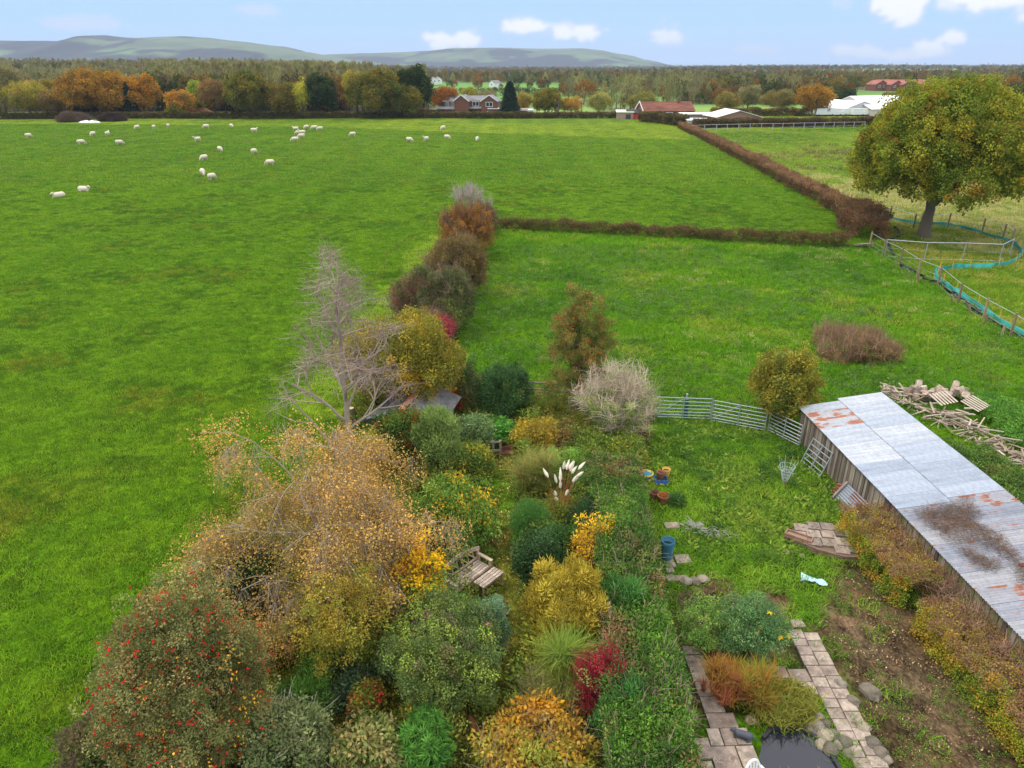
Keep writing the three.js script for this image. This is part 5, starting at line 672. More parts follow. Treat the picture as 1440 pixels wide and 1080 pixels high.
{ // summerhouse
  const t = thing('summerhouse', 'small black-framed summerhouse with a low grey roof and terracotta ridge', 'summerhouse', [-4.15, gy(-4.15, -27.4), -27.35], -0.22), black = M(0x2c2d31, 0.7), roofM = M(0x8b8a8f, 0.85, { map: stoneMap }), cream = M(0xb9a88f, 0.9, { map: woodMap });
  const w = 2.7, d = 2.5, e = 1.75, r = 0.48; for (const q of prismRoof(w, d, r, e, 0.28, 0.07)) mesh('roof', q, roofM, t); const ridge = new THREE.CylinderGeometry(0.12, 0.12, d + 0.6, 10, 1, false, -1.57, 3.14); ridge.rotateX(Math.PI / 2); ridge.rotateZ(Math.PI); for (let i = 0; i < 6; i++) { const g = new THREE.CylinderGeometry(0.11, 0.115, 0.5, 10); g.rotateX(Math.PI / 2); g.scale(1.25, 0.6, 1); g.translate(0, e + r + 0.1, -1.28 + i * 0.512); mesh('ridge_tile', g, M([0xb8714e, 0xa8644a, 0xc07a55][i % 3], 0.9), t); }
  mesh('wall', box(w - 0.1, e, 0.08, 0, e / 2, -d / 2), cream, t); for (const s of [-1, 1]) mesh('wall', box(0.08, e, d - 0.1, s * (w / 2 - 0.04), e / 2, 0), cream, t); mesh('fascia', [beam(V3(-w / 2 - 0.28, e - 0.12, d / 2 + 0.29), V3(0, e + r - 0.02, d / 2 + 0.29), 0.05, 0.16), beam(V3(w / 2 + 0.28, e - 0.12, d / 2 + 0.29), V3(0, e + r - 0.02, d / 2 + 0.29), 0.05, 0.16)], black, t);
  for (const x of [-1.3, -0.78, 0.0, 0.62, 1.3]) mesh('post', box(0.09, e, 0.09, x, e / 2, d / 2), black, t); for (const x of [-1.04, -0.39, 0.31, 0.96]) { const f = windowAt(t, x, 1.05, d / 2 - 0.03, x === -0.39 || x === 0.31 ? 0.62 : 0.44, 1.2, 0, 0, M(0xd5cdbd, 0.7)); f.scale.z = 0.4; const ww = x === -0.39 || x === 0.31 ? 0.62 : 0.44; mesh('glazing_bar', [box(0.03, 1.15, 0.06, 0, 0, 0.1), box(ww - 0.1, 0.03, 0.061, 0, 0.2, 0.1), box(ww - 0.1, 0.03, 0.061, 0, -0.2, 0.1)], M(0xd5cdbd, 0.7), f); } mesh('floor', box(w, 0.1, d, 0, 0.05, 0), oldTimber, t); mesh('base_board', box(w, 0.4, 0.05, 0, 0.25, d / 2), cream, t);
}
{ const [x, z] = [-7.13, -28.77], t = thing('log_post', 'pale sawn tree stump post left of the summerhouse', 'post', [x, gy(x, z), z]); const a = []; tube([V3(0, -0.1, 0), V3(0.02, 0.6, 0), V3(-0.08, 1.0, 0.05)], 0.13, 0.11, 9, a); tube([V3(0, 0.7, 0), V3(-0.3, 0.95, 0.1)], 0.06, 0.05, 7, a); mesh('trunk', fromTris(a), M(0xa88d70, 0.9, { map: barkMap }), t); const c = new THREE.CylinderGeometry(0.11, 0.11, 0.03, 10); c.translate(-0.08, 1.01, 0.05); mesh('cut_face', c, M(0xd8c6a4, 0.9), t); }
shrub('pyracantha', 'pyracantha covered in orange-red berries before the summerhouse', 'bush', [-4.41, -25.27, 1.09, 2.68], { pal: [['#5a7034', 4], ['#4c6430', 3], ['#78843c', 1]], key: 'small', dens: 36, extra: [{ name: 'berries', key: 'small', dens: 16, size: 0.8, pal: [['#c4501e', 3], ['#b0401c', 2]], shell: 0.93, mat: dullMat, where: (x, y, z, r, h) => y > h * 0.4 && fbm2(x * 2.2 + 3, z * 2.2 + y * 2, 2, 6) > 0.5 }] });
shrub('sumac', 'low vermilion-leaved sumac right of the summerhouse', 'shrub', [-2.52, -29.71, 0.6, 0.66], { pal: [['#c8401e', 3], ['#b8381c', 2]], key: 'broad', dens: 18, y0: 0.7 });
shrub('willow_shrub', 'tall soft grey-green rosemary willow by the summerhouse', 'shrub', [-2.96, -24.53, 0.84, 3.04], { pal: [['#85985c', 4], ['#768a52', 3], ['#93a268', 2]], key: 'plume', dens: 34, n: 11 });
shrub('green_bush', 'yellow-leaved bush at the foot of the bare birch', 'shrub', [-5.34, -24.92, 0.78, 1.93], { pal: [['#8a9a44', 3], ['#9a9440', 2], ['#6f8040', 2]], key: 'mid', dens: 22 });
shrub('blue_bush', 'blue-grey leaved bush between the willow and the vegetable leaves', 'shrub', [-1.69, -26.39, 0.85, 1.82], { pal: [['#66805c', 3], ['#7a8f68', 2], ['#577048', 2]], key: 'small', dens: 34 });
shrub('bramble_bush', 'yellow-specked bramble at the end of the timber rail', 'shrub', [-1.58, -24.56, 0.73, 1.47], { pal: [['#7a8a40', 3], ['#a59a3c', 1], ['#62783a', 3]], key: 'small', dens: 34 });
shrub('cabbage_patch', 'low rows of leafy vegetables behind the timber rails', 'plant', [-0.73, -27.44, 0.88, 1.05], { pal: [['#4f8a3c', 3], ['#5f9444', 2]], key: 'dock', dens: 14, size: 0.8, stems: 0 });
shrub('laurel_bush', 'big glossy dark laurel at the back of the garden', 'shrub', [-0.47, -29.67, 1.36, 2.59], { pal: [['#3d5a3a', 4], ['#4a6a40', 3], ['#33502f', 2], ['#6a7a40', 1]], key: 'mid', dens: 34 });
shrub('ivy_stump', 'ivy-clad leaning post beside the dark laurel', 'shrub', [-1.94, -29.44, 0.52, 3.06], { pal: [['#4a6240', 3], ['#6a6a44', 2], ['#8a7a44', 1]], key: 'mid', dens: 28 });
{ const [x, z] = [-1.72, -29.49], t = thing('leaning_post', 'bare leaning wooden post between the ivy stump and the laurel', 'post', [x, gy(x, z), z]); mesh('post', [tube([V3(0, -0.1, 0), V3(-0.1, 1.2, 0), V3(-0.22, 2.5, 0)], 0.06, 0.04, 7), tube([V3(0.16, -0.1, 0.1), V3(0, 1.2, 0.05)], 0.05, 0.03, 6)], oldTimber, t); }
shrub('yellow_bush', 'mustard-yellow twiggy bush behind the timber rails', 'shrub', [1.05, -26.45, 0.93, 1.54], { pal: [['#b09a34', 3], ['#a08a34', 3], ['#8a8438', 2]], key: 'small', dens: 26, extra: [TW(4, ['#a08a50'], 'twigs', 1)] });
{ const [x, z, r, h] = [3.01, -29.95, 1.39, 5.47], t = thing('hawthorn_tree', 'upright dark hawthorn loaded with scarlet berries', 'tree', [x, gy(x, z), z]), rnd = rng(55), w = growTree({ seed: 91, height: h, rad: 0.11, trunkTop: 0.85, limbs: 18, levels: 3, kids: 4, spread: 0.62, lift: 0.75, limbLen: 0.3, from: 0.1, wob: 0.04, minR: 0.008 }); plantWood(t, w, M(0x6f5f52, 0.9));
  const lf = [], br = []; for (const e of w.ends) { const low = 1 - e.y / h, n = low > 0.45 ? 3 : 1.4; for (let k = 0; k < n; k++) if (rnd() < 0.85) lf.push([e.x + (rnd() - 0.5) * 0.4, Math.max(0.1, e.y + (rnd() - 0.5) * 0.4), e.z + (rnd() - 0.5) * 0.4, 0.7 + 0.5 * rnd(), ['#5c6a34', '#4f6030', '#7d7a40', '#8a7440'][Math.floor(rnd() * 4)]]); if (rnd() < 0.75 - low * 0.7) br.push([e.x, e.y, e.z, 1.2, rnd() < 0.6 ? '#c8401f' : '#b82a22']); }
  spray('foliage', 'small', lf, t, {}); spray('berries', 'berries', br, t, { mat: dullMat }); }
caneShrub('bare_shrub', 'pale straw-coloured bare shrub spreading over green undergrowth', 'shrub', [4.38, -27.09, 1.8, 4.25], { canes: 95, thick: 0.017, mat: M(0xb8a890, 0.9), twigPal: ['#bfae98', '#ac9a84', '#cbbca6'], twigN: 6, twigSize: 1.15, pal: ['#7d9048', '#8a9450', '#6a7f3e', '#5f7a38'], leafN: 11, leafLow: 0.62, spread: 1.05 });
shrub('dead_bush', 'brown dying perennials before the straw-coloured shrub', 'plant', [2.4, -26.46, 0.9, 1.4], { pal: [['#7d6a44', 3], ['#6f7a3e', 2]], key: 'small', dens: 30 });
// ivy-covered hedge down the middle
hedge('ivy_hedge', 'broad ivy-covered hedge dividing the garden from the lawn', [[3.85, -23.2], [3.65, -20], [3.3, -15], [3.0, -11], [2.85, -7]], 1.75, 1.75, { pal: [['#52782c', 4], ['#44682a', 4], ['#6a8a38', 2], ['#7d6a44', 1]], topPal: [['#7a9440', 2], ['#5f8434', 3], ['#4c702c', 3], ['#3f5f2c', 2], ['#6f7a42', 2], ['#8a7052', 2], ['#6f5842', 1.5]], key: 'mid', dens: 50, size: 0.85, seed: 41, ragged: 0.26, twig: { share: 0.09, size: 0.9, pal: ['#a08a78', '#8a6f5c'] } });
shrub('cypress_spray', 'dark feathery cypress growing through the ivy hedge', 'shrub', [2.5, -12.02, 0.52, 1.5], { pal: [['#3f6a3a', 3], ['#4f7f44', 2]], key: 'plume', dens: 20, y0: 0.5 });
shrub('cypress_spray', 'green feathery cypress between the golden tamarisk and the hedge', 'shrub', [3.03, -15.6, 0.58, 1.47], { pal: [['#467038', 3], ['#548044', 2]], key: 'plume', dens: 20, y0: 0.6 });
{ // bench and low table
  const t = thing('garden_bench', 'weathered wooden bench with cross-braced back beside the path', 'bench', [-1.4, gy(-1.4, -17.9), -17.93], 0.872), L = 1.6;
  for (const [x, z] of [[-L / 2, 0.26], [L / 2, 0.26]]) mesh('leg', box(0.08, 0.62, 0.08, x, 0.31, z), timber, t); for (const x of [-L / 2, L / 2]) mesh('leg', box(0.08, 0.78, 0.08, x, 0.39, -0.27, 0, -0.08), timber, t);
  for (let i = 0; i < 5; i++) mesh('slat', box(L - 0.1, 0.03, 0.085, 0, 0.43, -0.2 + i * 0.105), M([0xe8d6c6, 0xdac6b4, 0xeedecf, 0xd0c0b2, 0xe4d0be][i], 0.9, { map: woodMap }), t);
  for (const x of [-L / 2, L / 2]) mesh('armrest', box(0.11, 0.05, 0.66, x, 0.645, 0), timber, t);
  const top = [V3(-0.9, 0.78, -0.32), V3(-0.45, 0.92, -0.35), V3(0, 0.98, -0.36), V3(0.45, 0.92, -0.35), V3(0.9, 0.78, -0.32)]; mesh('top_rail', top.slice(0, 4).map((p, i) => beam(p, top[i + 1], 0.06, 0.12)), timber, t); mesh('lower_rail', box(L, 0.06, 0.05, 0, 0.5, -0.28), timber, t);
  for (let i = 0; i < 6; i++) { const x = -0.6 + i * 0.24; mesh('back_spindle', tube([V3(x, 0.5, -0.28), V3(x, 0.9 - Math.abs(x) * 0.12, -0.34)], 0.018, 0.018, 6), timber, t); } for (let i = 0; i < 4; i++) { const x = -0.72 + i * 0.36; mesh('brace', tube([V3(x, 0.86 - Math.abs(x) * 0.1, -0.33), V3(x + 0.36, 0.51, -0.29)], 0.022, 0.022, 6), timber, t); }
  mesh('seat_rail', [box(L - 0.1, 0.07, 0.04, 0, 0.38, 0.26), box(L - 0.1, 0.07, 0.04, 0, 0.38, -0.26)], timber, t);
  const s = thing('slatted_table', 'low slatted wooden table pushed against the bench', 'table', [-0.72, gy(-0.7, -17.6), -17.75], 0.872); for (let i = 0; i < 4; i++) mesh('slat', box(0.95, 0.03, 0.09, 0, 0.47, -0.17 + i * 0.112), M([0xe0d0c2, 0xd2bfb0, 0xe6d6c8, 0xd8c6b6][i], 0.9, { map: woodMap }), s); for (const [x, z] of [[-0.42, -0.15], [0.42, -0.15], [-0.42, 0.15], [0.42, 0.15]]) mesh('leg', box(0.05, 0.46, 0.05, x, 0.22, z), timber, s); mesh('apron', [box(0.8, 0.05, 0.03, 0, 0.43, -0.16), box(0.8, 0.05, 0.03, 0, 0.43, 0.19)], timber, s);
}
{ const [x, z] = [-0.3, -16.75], t = thing('broken_plank', 'grey weathered plank leaning on a dark stake by the rose', 'plank', [x, gy(x, z), z], 0.5); mesh('board', box(0.1, 0.03, 0.75, 0, 0.3, 0, 0, 0.3), oldTimber, t); mesh('stake', box(0.05, 0.4, 0.05, 0, 0.18, 0.25), darkW, t); }
{ const [x, z] = [0.41, -23.53], t = thing('chimney_pot', 'tall terracotta chimney pot beside the fountain grass', 'pot', [x, gy(x, z), z]); mesh('pot', new THREE.LatheGeometry([[0, 0.02], [0.16, 0], [0.15, 0.1], [0.12, 0.15], [0.11, 0.55], [0.15, 0.6], [0.15, 0.68], [0.11, 0.69], [0.1, 0.3], [0, 0.28]].map((p) => new THREE.Vector2(...p)), 18), terracotta, t); }
{ // timber rails and step at the end of the path
  const [x, z] = [0.06, -26.18], t = thing('timber_rail', 'low weathered post-and-rail edging at the end of the garden path', 'fence', [x, gy(x, z), z]); for (const q of [-0.85, -0.55, 0.35, 1.7]) mesh('post', box(0.1, 0.75, 0.1, q, 0.37, 0), oldTimber, t); for (const [a, b, y] of [[-1.7, -0.55, 0.7], [-1.4, -0.55, 0.3], [0.35, 2.0, 0.68], [0.35, 1.7, 0.2]]) mesh('rail', box(b - a, 0.08, 0.05, (a + b) / 2, y, 0.07), oldTimber, t); for (let i = 0; i < 3; i++) mesh('step', box(0.9, 0.14, 0.3, -0.1, 0.07 + i * 0.12, -0.1 - i * 0.32), M(0xa8755c, 0.95, { map: stoneMap }), t);
}
{ const A = [0.7, -31.81], t = thing('rail_fence', 'grey two-rail wooden fence between the laurel and the hawthorn', 'fence', [A[0], gy(...A), A[1]], -0.1); for (const q of [0, 1.4, 2.8]) mesh('post', box(0.12, 1.0, 0.12, q, 0.5, 0), oldTimber, t); for (const y of [0.9, 0.55]) mesh('rail', box(3.2, 0.1, 0.05, 1.4, y, 0.09, 0, 0, -0.02), oldTimber, t); }
{ const A = [2.82, -30.08], t = thing('cold_frame', 'small pale timber cold frame under the straw-coloured shrub', 'cold frame', [A[0], gy(...A), A[1]], 0.1); for (const y of [0.15, 0.4, 0.65]) mesh('board', box(1.0, 0.16, 0.05, 0.4, y, 0), timber, t); mesh('post', box(0.09, 0.95, 0.09, -0.14, 0.45, 0), timber, t); }
{ const [x, z] = [-4.89, -19.67], t = thing('wooden_board', 'brown square board lying under the golden birch', 'board', [x, gy(x, z) + 0.7, z], 0.75); mesh('top', box(0.85, 0.05, 0.65, 0, 0, 0, 0, 0.1), M(0x97785a, 0.95, { map: woodMap }), t); for (const [a, b] of [[-0.36, -0.26], [0.36, -0.26], [-0.36, 0.26], [0.36, 0.26]]) mesh('leg', box(0.06, 0.72, 0.06, a, -0.38, b), M(0x7d6450, 0.95), t); }
{ const [x, z] = [-0.99, -12.66], t = thing('terracotta_figure', 'small terracotta ornament lying among fallen leaves', 'ornament', [x, gy(x, z), z], 0.4); mesh('body', blobGeo([[V3(0, 0.1, -0.15), V3(0, 0.12, 0.1), 0.09, 0.1], [V3(0, 0.13, 0.12), V3(0.02, 0.15, 0.26), 0.06, 0.07], [V3(-0.08, 0.06, -0.1), V3(-0.1, 0.02, -0.28), 0.04, 0.03], [V3(0.08, 0.06, -0.1), V3(0.1, 0.02, -0.28), 0.04, 0.03]], 0.4, 30, 0.03, V3(0, 0.1, 0)), terracotta, t); }
{ // understorey and fallen leaves
  const rnd = rng(88), low = [], leaves = [];
  for (let i = 0; i < 15000; i++) { const z = -10 - rnd() * 22, x = -9.5 + rnd() * 15; if (!inPoly(x, z, gardenPoly)) continue; const lawn = inPoly(x, z, lawnPath) || inPoly(x, z, birchLawn); if (!lawn && low.length < 6500 && rnd() < 0.75) { const m = fbm2(x * 1.1 + 8, z * 1.1, 3, 23), c = fbm2(x * 0.9, z * 0.9 + 30, 2, 29); low.push([x, gy(x, z) + 0.05 + rnd() * 1.1 * smooth(0.35, 0.7, m), z, 0.7 + rnd() * 0.7, ['#4f7030', '#5f7f36', '#6f8a3c', '#7d8440', '#6f7a34', '#8f8040', '#7d6a40'][Math.floor((c * 0.75 + rnd() * 0.25) * 7)]]); } if (rnd() < (lawn ? 0.16 : 0.08)) leaves.push([x, gy(x, z) + (lawn ? 0.07 : 0.04), z, 0.7 + rnd() * 0.6, ['#b89a4a', '#a88848', '#9a7a48', '#c8b070'][Math.floor(rnd() * 4)]]); }
  for (let i = 0; i < 260; i++) { const x = -6.6 + rnd() * 3.6, z = -16.2 + rnd() * 3.4; leaves.push([x, gy(x, z) + 0.06, z, 0.8, '#c8a040']); }
  mark(spray('undergrowth', 'mid', low, scene, { seed: 12 }), 'low leafy undergrowth between the garden shrubs', 'undergrowth', null, 'stuff'); mark(spray('fallen_leaves', 'bits', leaves, scene, { upright: true, mat: dullMat, seed: 13 }), 'yellow fallen leaves on the lawn and beds', 'leaves', null, 'stuff');
}
// ---------------------------------------------------------------- shed
{
  const xl = (z) => 12.57 + (z + 27.62) * 0.0565, z0 = -27.62, ang = Math.atan(0.0565), L = 20.4, t = thing('tin_shed', 'long low shed of weathered planks under a tin roof', 'shed', [12.57, 0, z0], ang), Wd = 3.55, e = 1.5, r = 1.95; // local x across, z towards the house
  const wood = [0x968c80, 0x7d7266, 0xaaa094, 0x6a6056, 0x8a7d6e, 0xb4ab9e].map((c) => M(c, 0.95, { map: woodMap })), mossy = [0x8f8a62, 0x85845a, 0x9a9574].map((c) => M(c, 0.95, { map: woodMap })), rnd = rng(64);
  for (let i = 0; i * 0.17 < L; i++) { const z = i * 0.17 + 0.085, h = e - 0.04 - rnd() * 0.03, m = z > 7.4 ? (rnd() < 0.75 ? mossy[i % 3] : wood[i % 6]) : wood[Math.floor(rnd() * 6)]; mesh('plank', box(0.03, h, 0.155 - rnd() * 0.012, -0.02 - (i % 2) * 0.014 + (rnd() - 0.5) * 0.008, h / 2, z, 0, 0, (rnd() - 0.5) * 0.012), m, t); }
  for (let i = 0; i * 0.17 < Wd; i++) mesh('plank', box(0.155, e + (r - e) * (i * 0.17) / Wd - 0.05, 0.03, i * 0.17 + 0.085, (e + (r - e) * (i * 0.17) / Wd - 0.05) / 2, -0.03), wood[i % 6], t);
  mesh('wall', [box(0.04, r - 0.1, L, Wd - 0.05, (r - 0.1) / 2, L / 2), box(Wd - 0.2, e - 0.1, 0.04, Wd / 2, (e - 0.1) / 2, L - 0.1)], wood[3], t); mesh('rafter', Array.from({ length: 12 }, (_, i) => beam(V3(0.05, e - 0.08, 0.5 + i * 1.75), V3(Wd - 0.1, r - 0.12, 0.5 + i * 1.75), 0.06, 0.1)), wood[3], t);
  // roof sheets: smooth pale ones at the far end, older corrugated ones nearer the house
  const sheet = (len, wid, amp, pitch, segs) => { const g = new THREE.PlaneGeometry(len, wid, 2, segs), p = g.attributes.position; g.rotateX(-Math.PI / 2); for (let i = 0; i < p.count; i++) p.setY(i, amp * Math.sin(p.getZ(i) / pitch * 6.283) + (p.getX(i) > len * 0.4 ? 0.002 : 0)); const b = g.clone(); b.translate(0, -0.004, 0); g.computeVertexNormals(); b.computeVertexNormals(); return [g, b]; };
  const rustTex = (seed, amt, base) => tex(256, (u, v) => { const n = fbm2(u * 5 + seed, v * 3 + seed, 5, seed), f = fbm2(u * 30, v * 6, 3, seed + 5), st = fbm2(u * 1.2, v * 9 + seed, 4, seed + 9), k = smooth(amt, amt + 0.1, n * 0.7 + st * 0.3), g2 = 1 + (f - 0.5) * 0.18 + (st - 0.5) * 0.22, c = [base[0] * g2, base[1] * g2, base[2] * g2], rr = [150 + 50 * (f - 0.5), 92 + 40 * (f - 0.5), 66]; return c.map((q, i) => q + (rr[i] - q) * k); });
  const plain = [[146, 154, 166], [158, 164, 173], [136, 145, 158], [166, 170, 176]].map((c, i) => M(0xffffff, 0.5, { map: rustTex(i + 3, 0.93, c), metalness: 0.15 })), streaky = [5, 9].map((s) => M(0xffffff, 0.6, { map: rustTex(s, 0.47, [156, 158, 162]), metalness: 0.1 })), old = [[140, 142, 150], [128, 132, 142], [150, 150, 154]].map((c, i) => M(0xffffff, 0.55, { map: rustTex(i + 21, 0.66, c), metalness: 0.15 })), oldR = [31, 33].map((s) => M(0xffffff, 0.6, { map: rustTex(s, 0.55, [144, 144, 150]), metalness: 0.1 })), redP = M(0xb04a38, 0.7, { map: stoneMap });
  const a = Math.atan2(r - e, Wd), half = Wd / Math.cos(a) / 2 + 0.1;
  const gA = sheet(half + 0.06, 0.74, 0.004, 0.18, 16), gB = sheet(half + 0.06, 0.70, 0.017, 0.1, 56);
  let row = 0; for (let z = -0.15; z < L; row++) { const isOld = z > 7.35, w = isOld ? 0.66 : 0.71; for (let c = 0; c < 2; c++) { const off = c ? -0.2 : 0; const gs = isOld ? gB : gA, zz = z + off; let m = isOld ? ((row + c) % 5 === 2 ? oldR[row % 2] : old[(row * 2 + c) % 3]) : c === 0 && row < 3 ? (row ? streaky[row % 2] : plain[1]) : plain[(row * 3 + c * 2 + Math.floor(rnd() * 2)) % 4]; const o = mesh('roof_sheet', gs, m, t, false); o.rotation.z = a; const s0 = (c ? half * 1.5 - 0.06 : half * 0.5) - 0.1; o.position.set(Math.cos(a) * s0 - 0.04, e + Math.sin(a) * s0 + 0.03 + (c ? 0.018 : 0) + (row % 2) * 0.006 + (isOld ? -0.01 : 0), zz + w / 2); } z += w; }
  const surf = (x, z) => V3(x, e + (r - e) * x / Wd + 0.065, z);
  for (const [x, z, w, d] of [[2.5, 12.2, 0.5, 0.1], [2.9, 12.5, 0.35, 0.07], [2.3, 13.0, 0.3, 0.16], [2.75, 13.35, 0.42, 0.14], [2.6, 13.8, 0.3, 0.16], [1.7, 11.0, 0.3, 0.12], [2.9, 13.9, 0.28, 0.09]]) { const p = surf(x, z); mesh('red_paint_patch', box(w, 0.012, d, p.x, p.y - 0.005, p.z, 0.06, 0, a), redP, t); }
  const deb = []; for (let i = 0; i < 1100; i++) { const z = 7.6 + Math.pow(rnd(), 1.3) * 4.2, x = 0.15 + rnd() * 2.0 * (1 - 0.12 * (z - 7.6)) + (z - 7.6) * 0.1, p = surf(x, z); if (fbm2(x * 1.6, z * 1.3, 3, 5) < 0.45) continue; deb.push([p.x, p.y + 0.015, p.z, 0.4 + 0.35 * rnd(), ['#6f5443', '#5f4a3c', '#7d6250', '#6a5a3a'][Math.floor(rnd() * 4)]]); } spray('twig_litter', 'litter', deb, t, { mat: dullMat, upright: true, seed: 3 });
}
// beech hedge beside the shed
const BEECH = [['#949030', 4], ['#a88836', 3], ['#788a30', 4], ['#b08636', 2], ['#55682a', 1.5]], BTOP = ['#8a6a58', '#9a7a66', '#7a5a4a', '#a5866f'];
hedge('beech_hedge', 'short block of yellow-green beech hedge by the stone patio', [[12.05, -20.7], [12.15, -18.6], [12.3, -16.9]], 1.45, 1.25, { pal: BEECH, topPal: [['#7d5f4a', 4], ['#8d7c34', 1.5], ['#8a6c54', 3], ['#74803a', 1]], key: 'small', dens: 46, seed: 51, ragged: 0.14, twig: { share: 0.6, topOnly: 1, size: 0.65, pal: BTOP } });
hedge('beech_hedge', 'long yellow and green beech hedge along the bare soil', [[12.35, -16.2], [12.5, -13], [12.6, -10], [12.6, -7]], 1.45, 1.12, { pal: BEECH, topPal: [['#7d5f4a', 4], ['#8d7c34', 1.5], ['#8a6c54', 3], ['#74803a', 1]], key: 'small', dens: 46, seed: 52, ragged: 0.2, twig: { share: 0.6, topOnly: 1, size: 0.65, pal: BTOP } });
{ // cut brown brush filling the gap between hedge and shed
  const rnd = rng(5), t = thing('brush_strip', 'tangle of brown dead brambles between beech hedge and shed', 'brush', [12.9, 0, -16]), it = []; for (let i = 0; i < 420; i++) { const z = -4.5 + rnd() * 11, x = -0.35 + rnd() * 0.55 + z * 0.03; it.push([x, 0.2 + rnd() * 0.95, z, 0.6 + 0.5 * rnd(), BTOP[Math.floor(rnd() * 4)]]); } spray('stems', 'twigs', it, t, { mat: dullMat, seed: 2 }); }
// ---------------------------------------------------------------- gates and fence
const galv = M(0xa9b0b4, 0.45, { metalness: 0.5 });
function fieldGate(label, ax, az, bx, bz, h, rails, o = {}) { const L = Math.hypot(bx - ax, bz - az), t = thing('field_gate', label, 'gate', [ax, gy(ax, az), az], Math.atan2(-(bz - az), bx - ax)); t.rotation.order = 'YXZ'; if (o.tilt) t.rotation.x = o.tilt; for (let i = 0; i < rails; i++) { const y = 0.12 + (h - 0.15) * Math.pow(i / (rails - 1), 1.15); mesh('rail', tube([V3(0, y, 0), V3(L, y, 0)], 0.02, 0.02, 7), galv, t); } for (const x of [0, L * 0.5, L]) mesh('stile', tube([V3(x, 0.02, 0.022), V3(x, h + 0.02, 0.022)], 0.022, 0.022, 7), galv, t); mesh('brace', tube([V3(0, h * 0.15, -0.025), V3(L * 0.5, h * 0.95, -0.025)], 0.015, 0.015, 6), galv, t); return t; }
fieldGate('galvanised field gate overgrown with weeds next to the straw-coloured shrub', 6.67, -29.63, 9.17, -29.41, 1.15, 7);
fieldGate('galvanised field gate running behind the small holly tree', 9.21, -29.34, 11.36, -28.36, 1.15, 7);
fieldGate('galvanised hurdle under the holly tree by the shed corner', 11.52, -28.36, 12.4, -26.92, 1.1, 7);
fieldGate('galvanised hurdle leaning against the shed planks', 11.97, -25.59, 12.25, -24.36, 1.2, 6, { tilt: -0.35 });
{ const [x, z] = [8.09, -29.78], t = thing('green_post', 'green plastic-wrapped post at the gate joint', 'post', [x, gy(x, z), z]); mesh('wrap', new THREE.CylinderGeometry(0.11, 0.13, 0.95, 10).translate(0, 0.5, 0), M(0x1f5a45, 0.6), t); mesh('post', new THREE.CylinderGeometry(0.05, 0.05, 1.25, 8).translate(0, 0.62, 0), galv, t); }
shrub('holly_tree', 'small rounded holly with yellow-edged leaves and red berries by the shed', 'tree', [12.24, -29.11, 1.48, 3.81], { pal: [['#7d7d34', 4], ['#8f8638', 3], ['#647034', 3], ['#b09a3c', 1]], key: 'small', dens: 34, n: 14, rough: 0.3, extra: [BERRY(5)] });
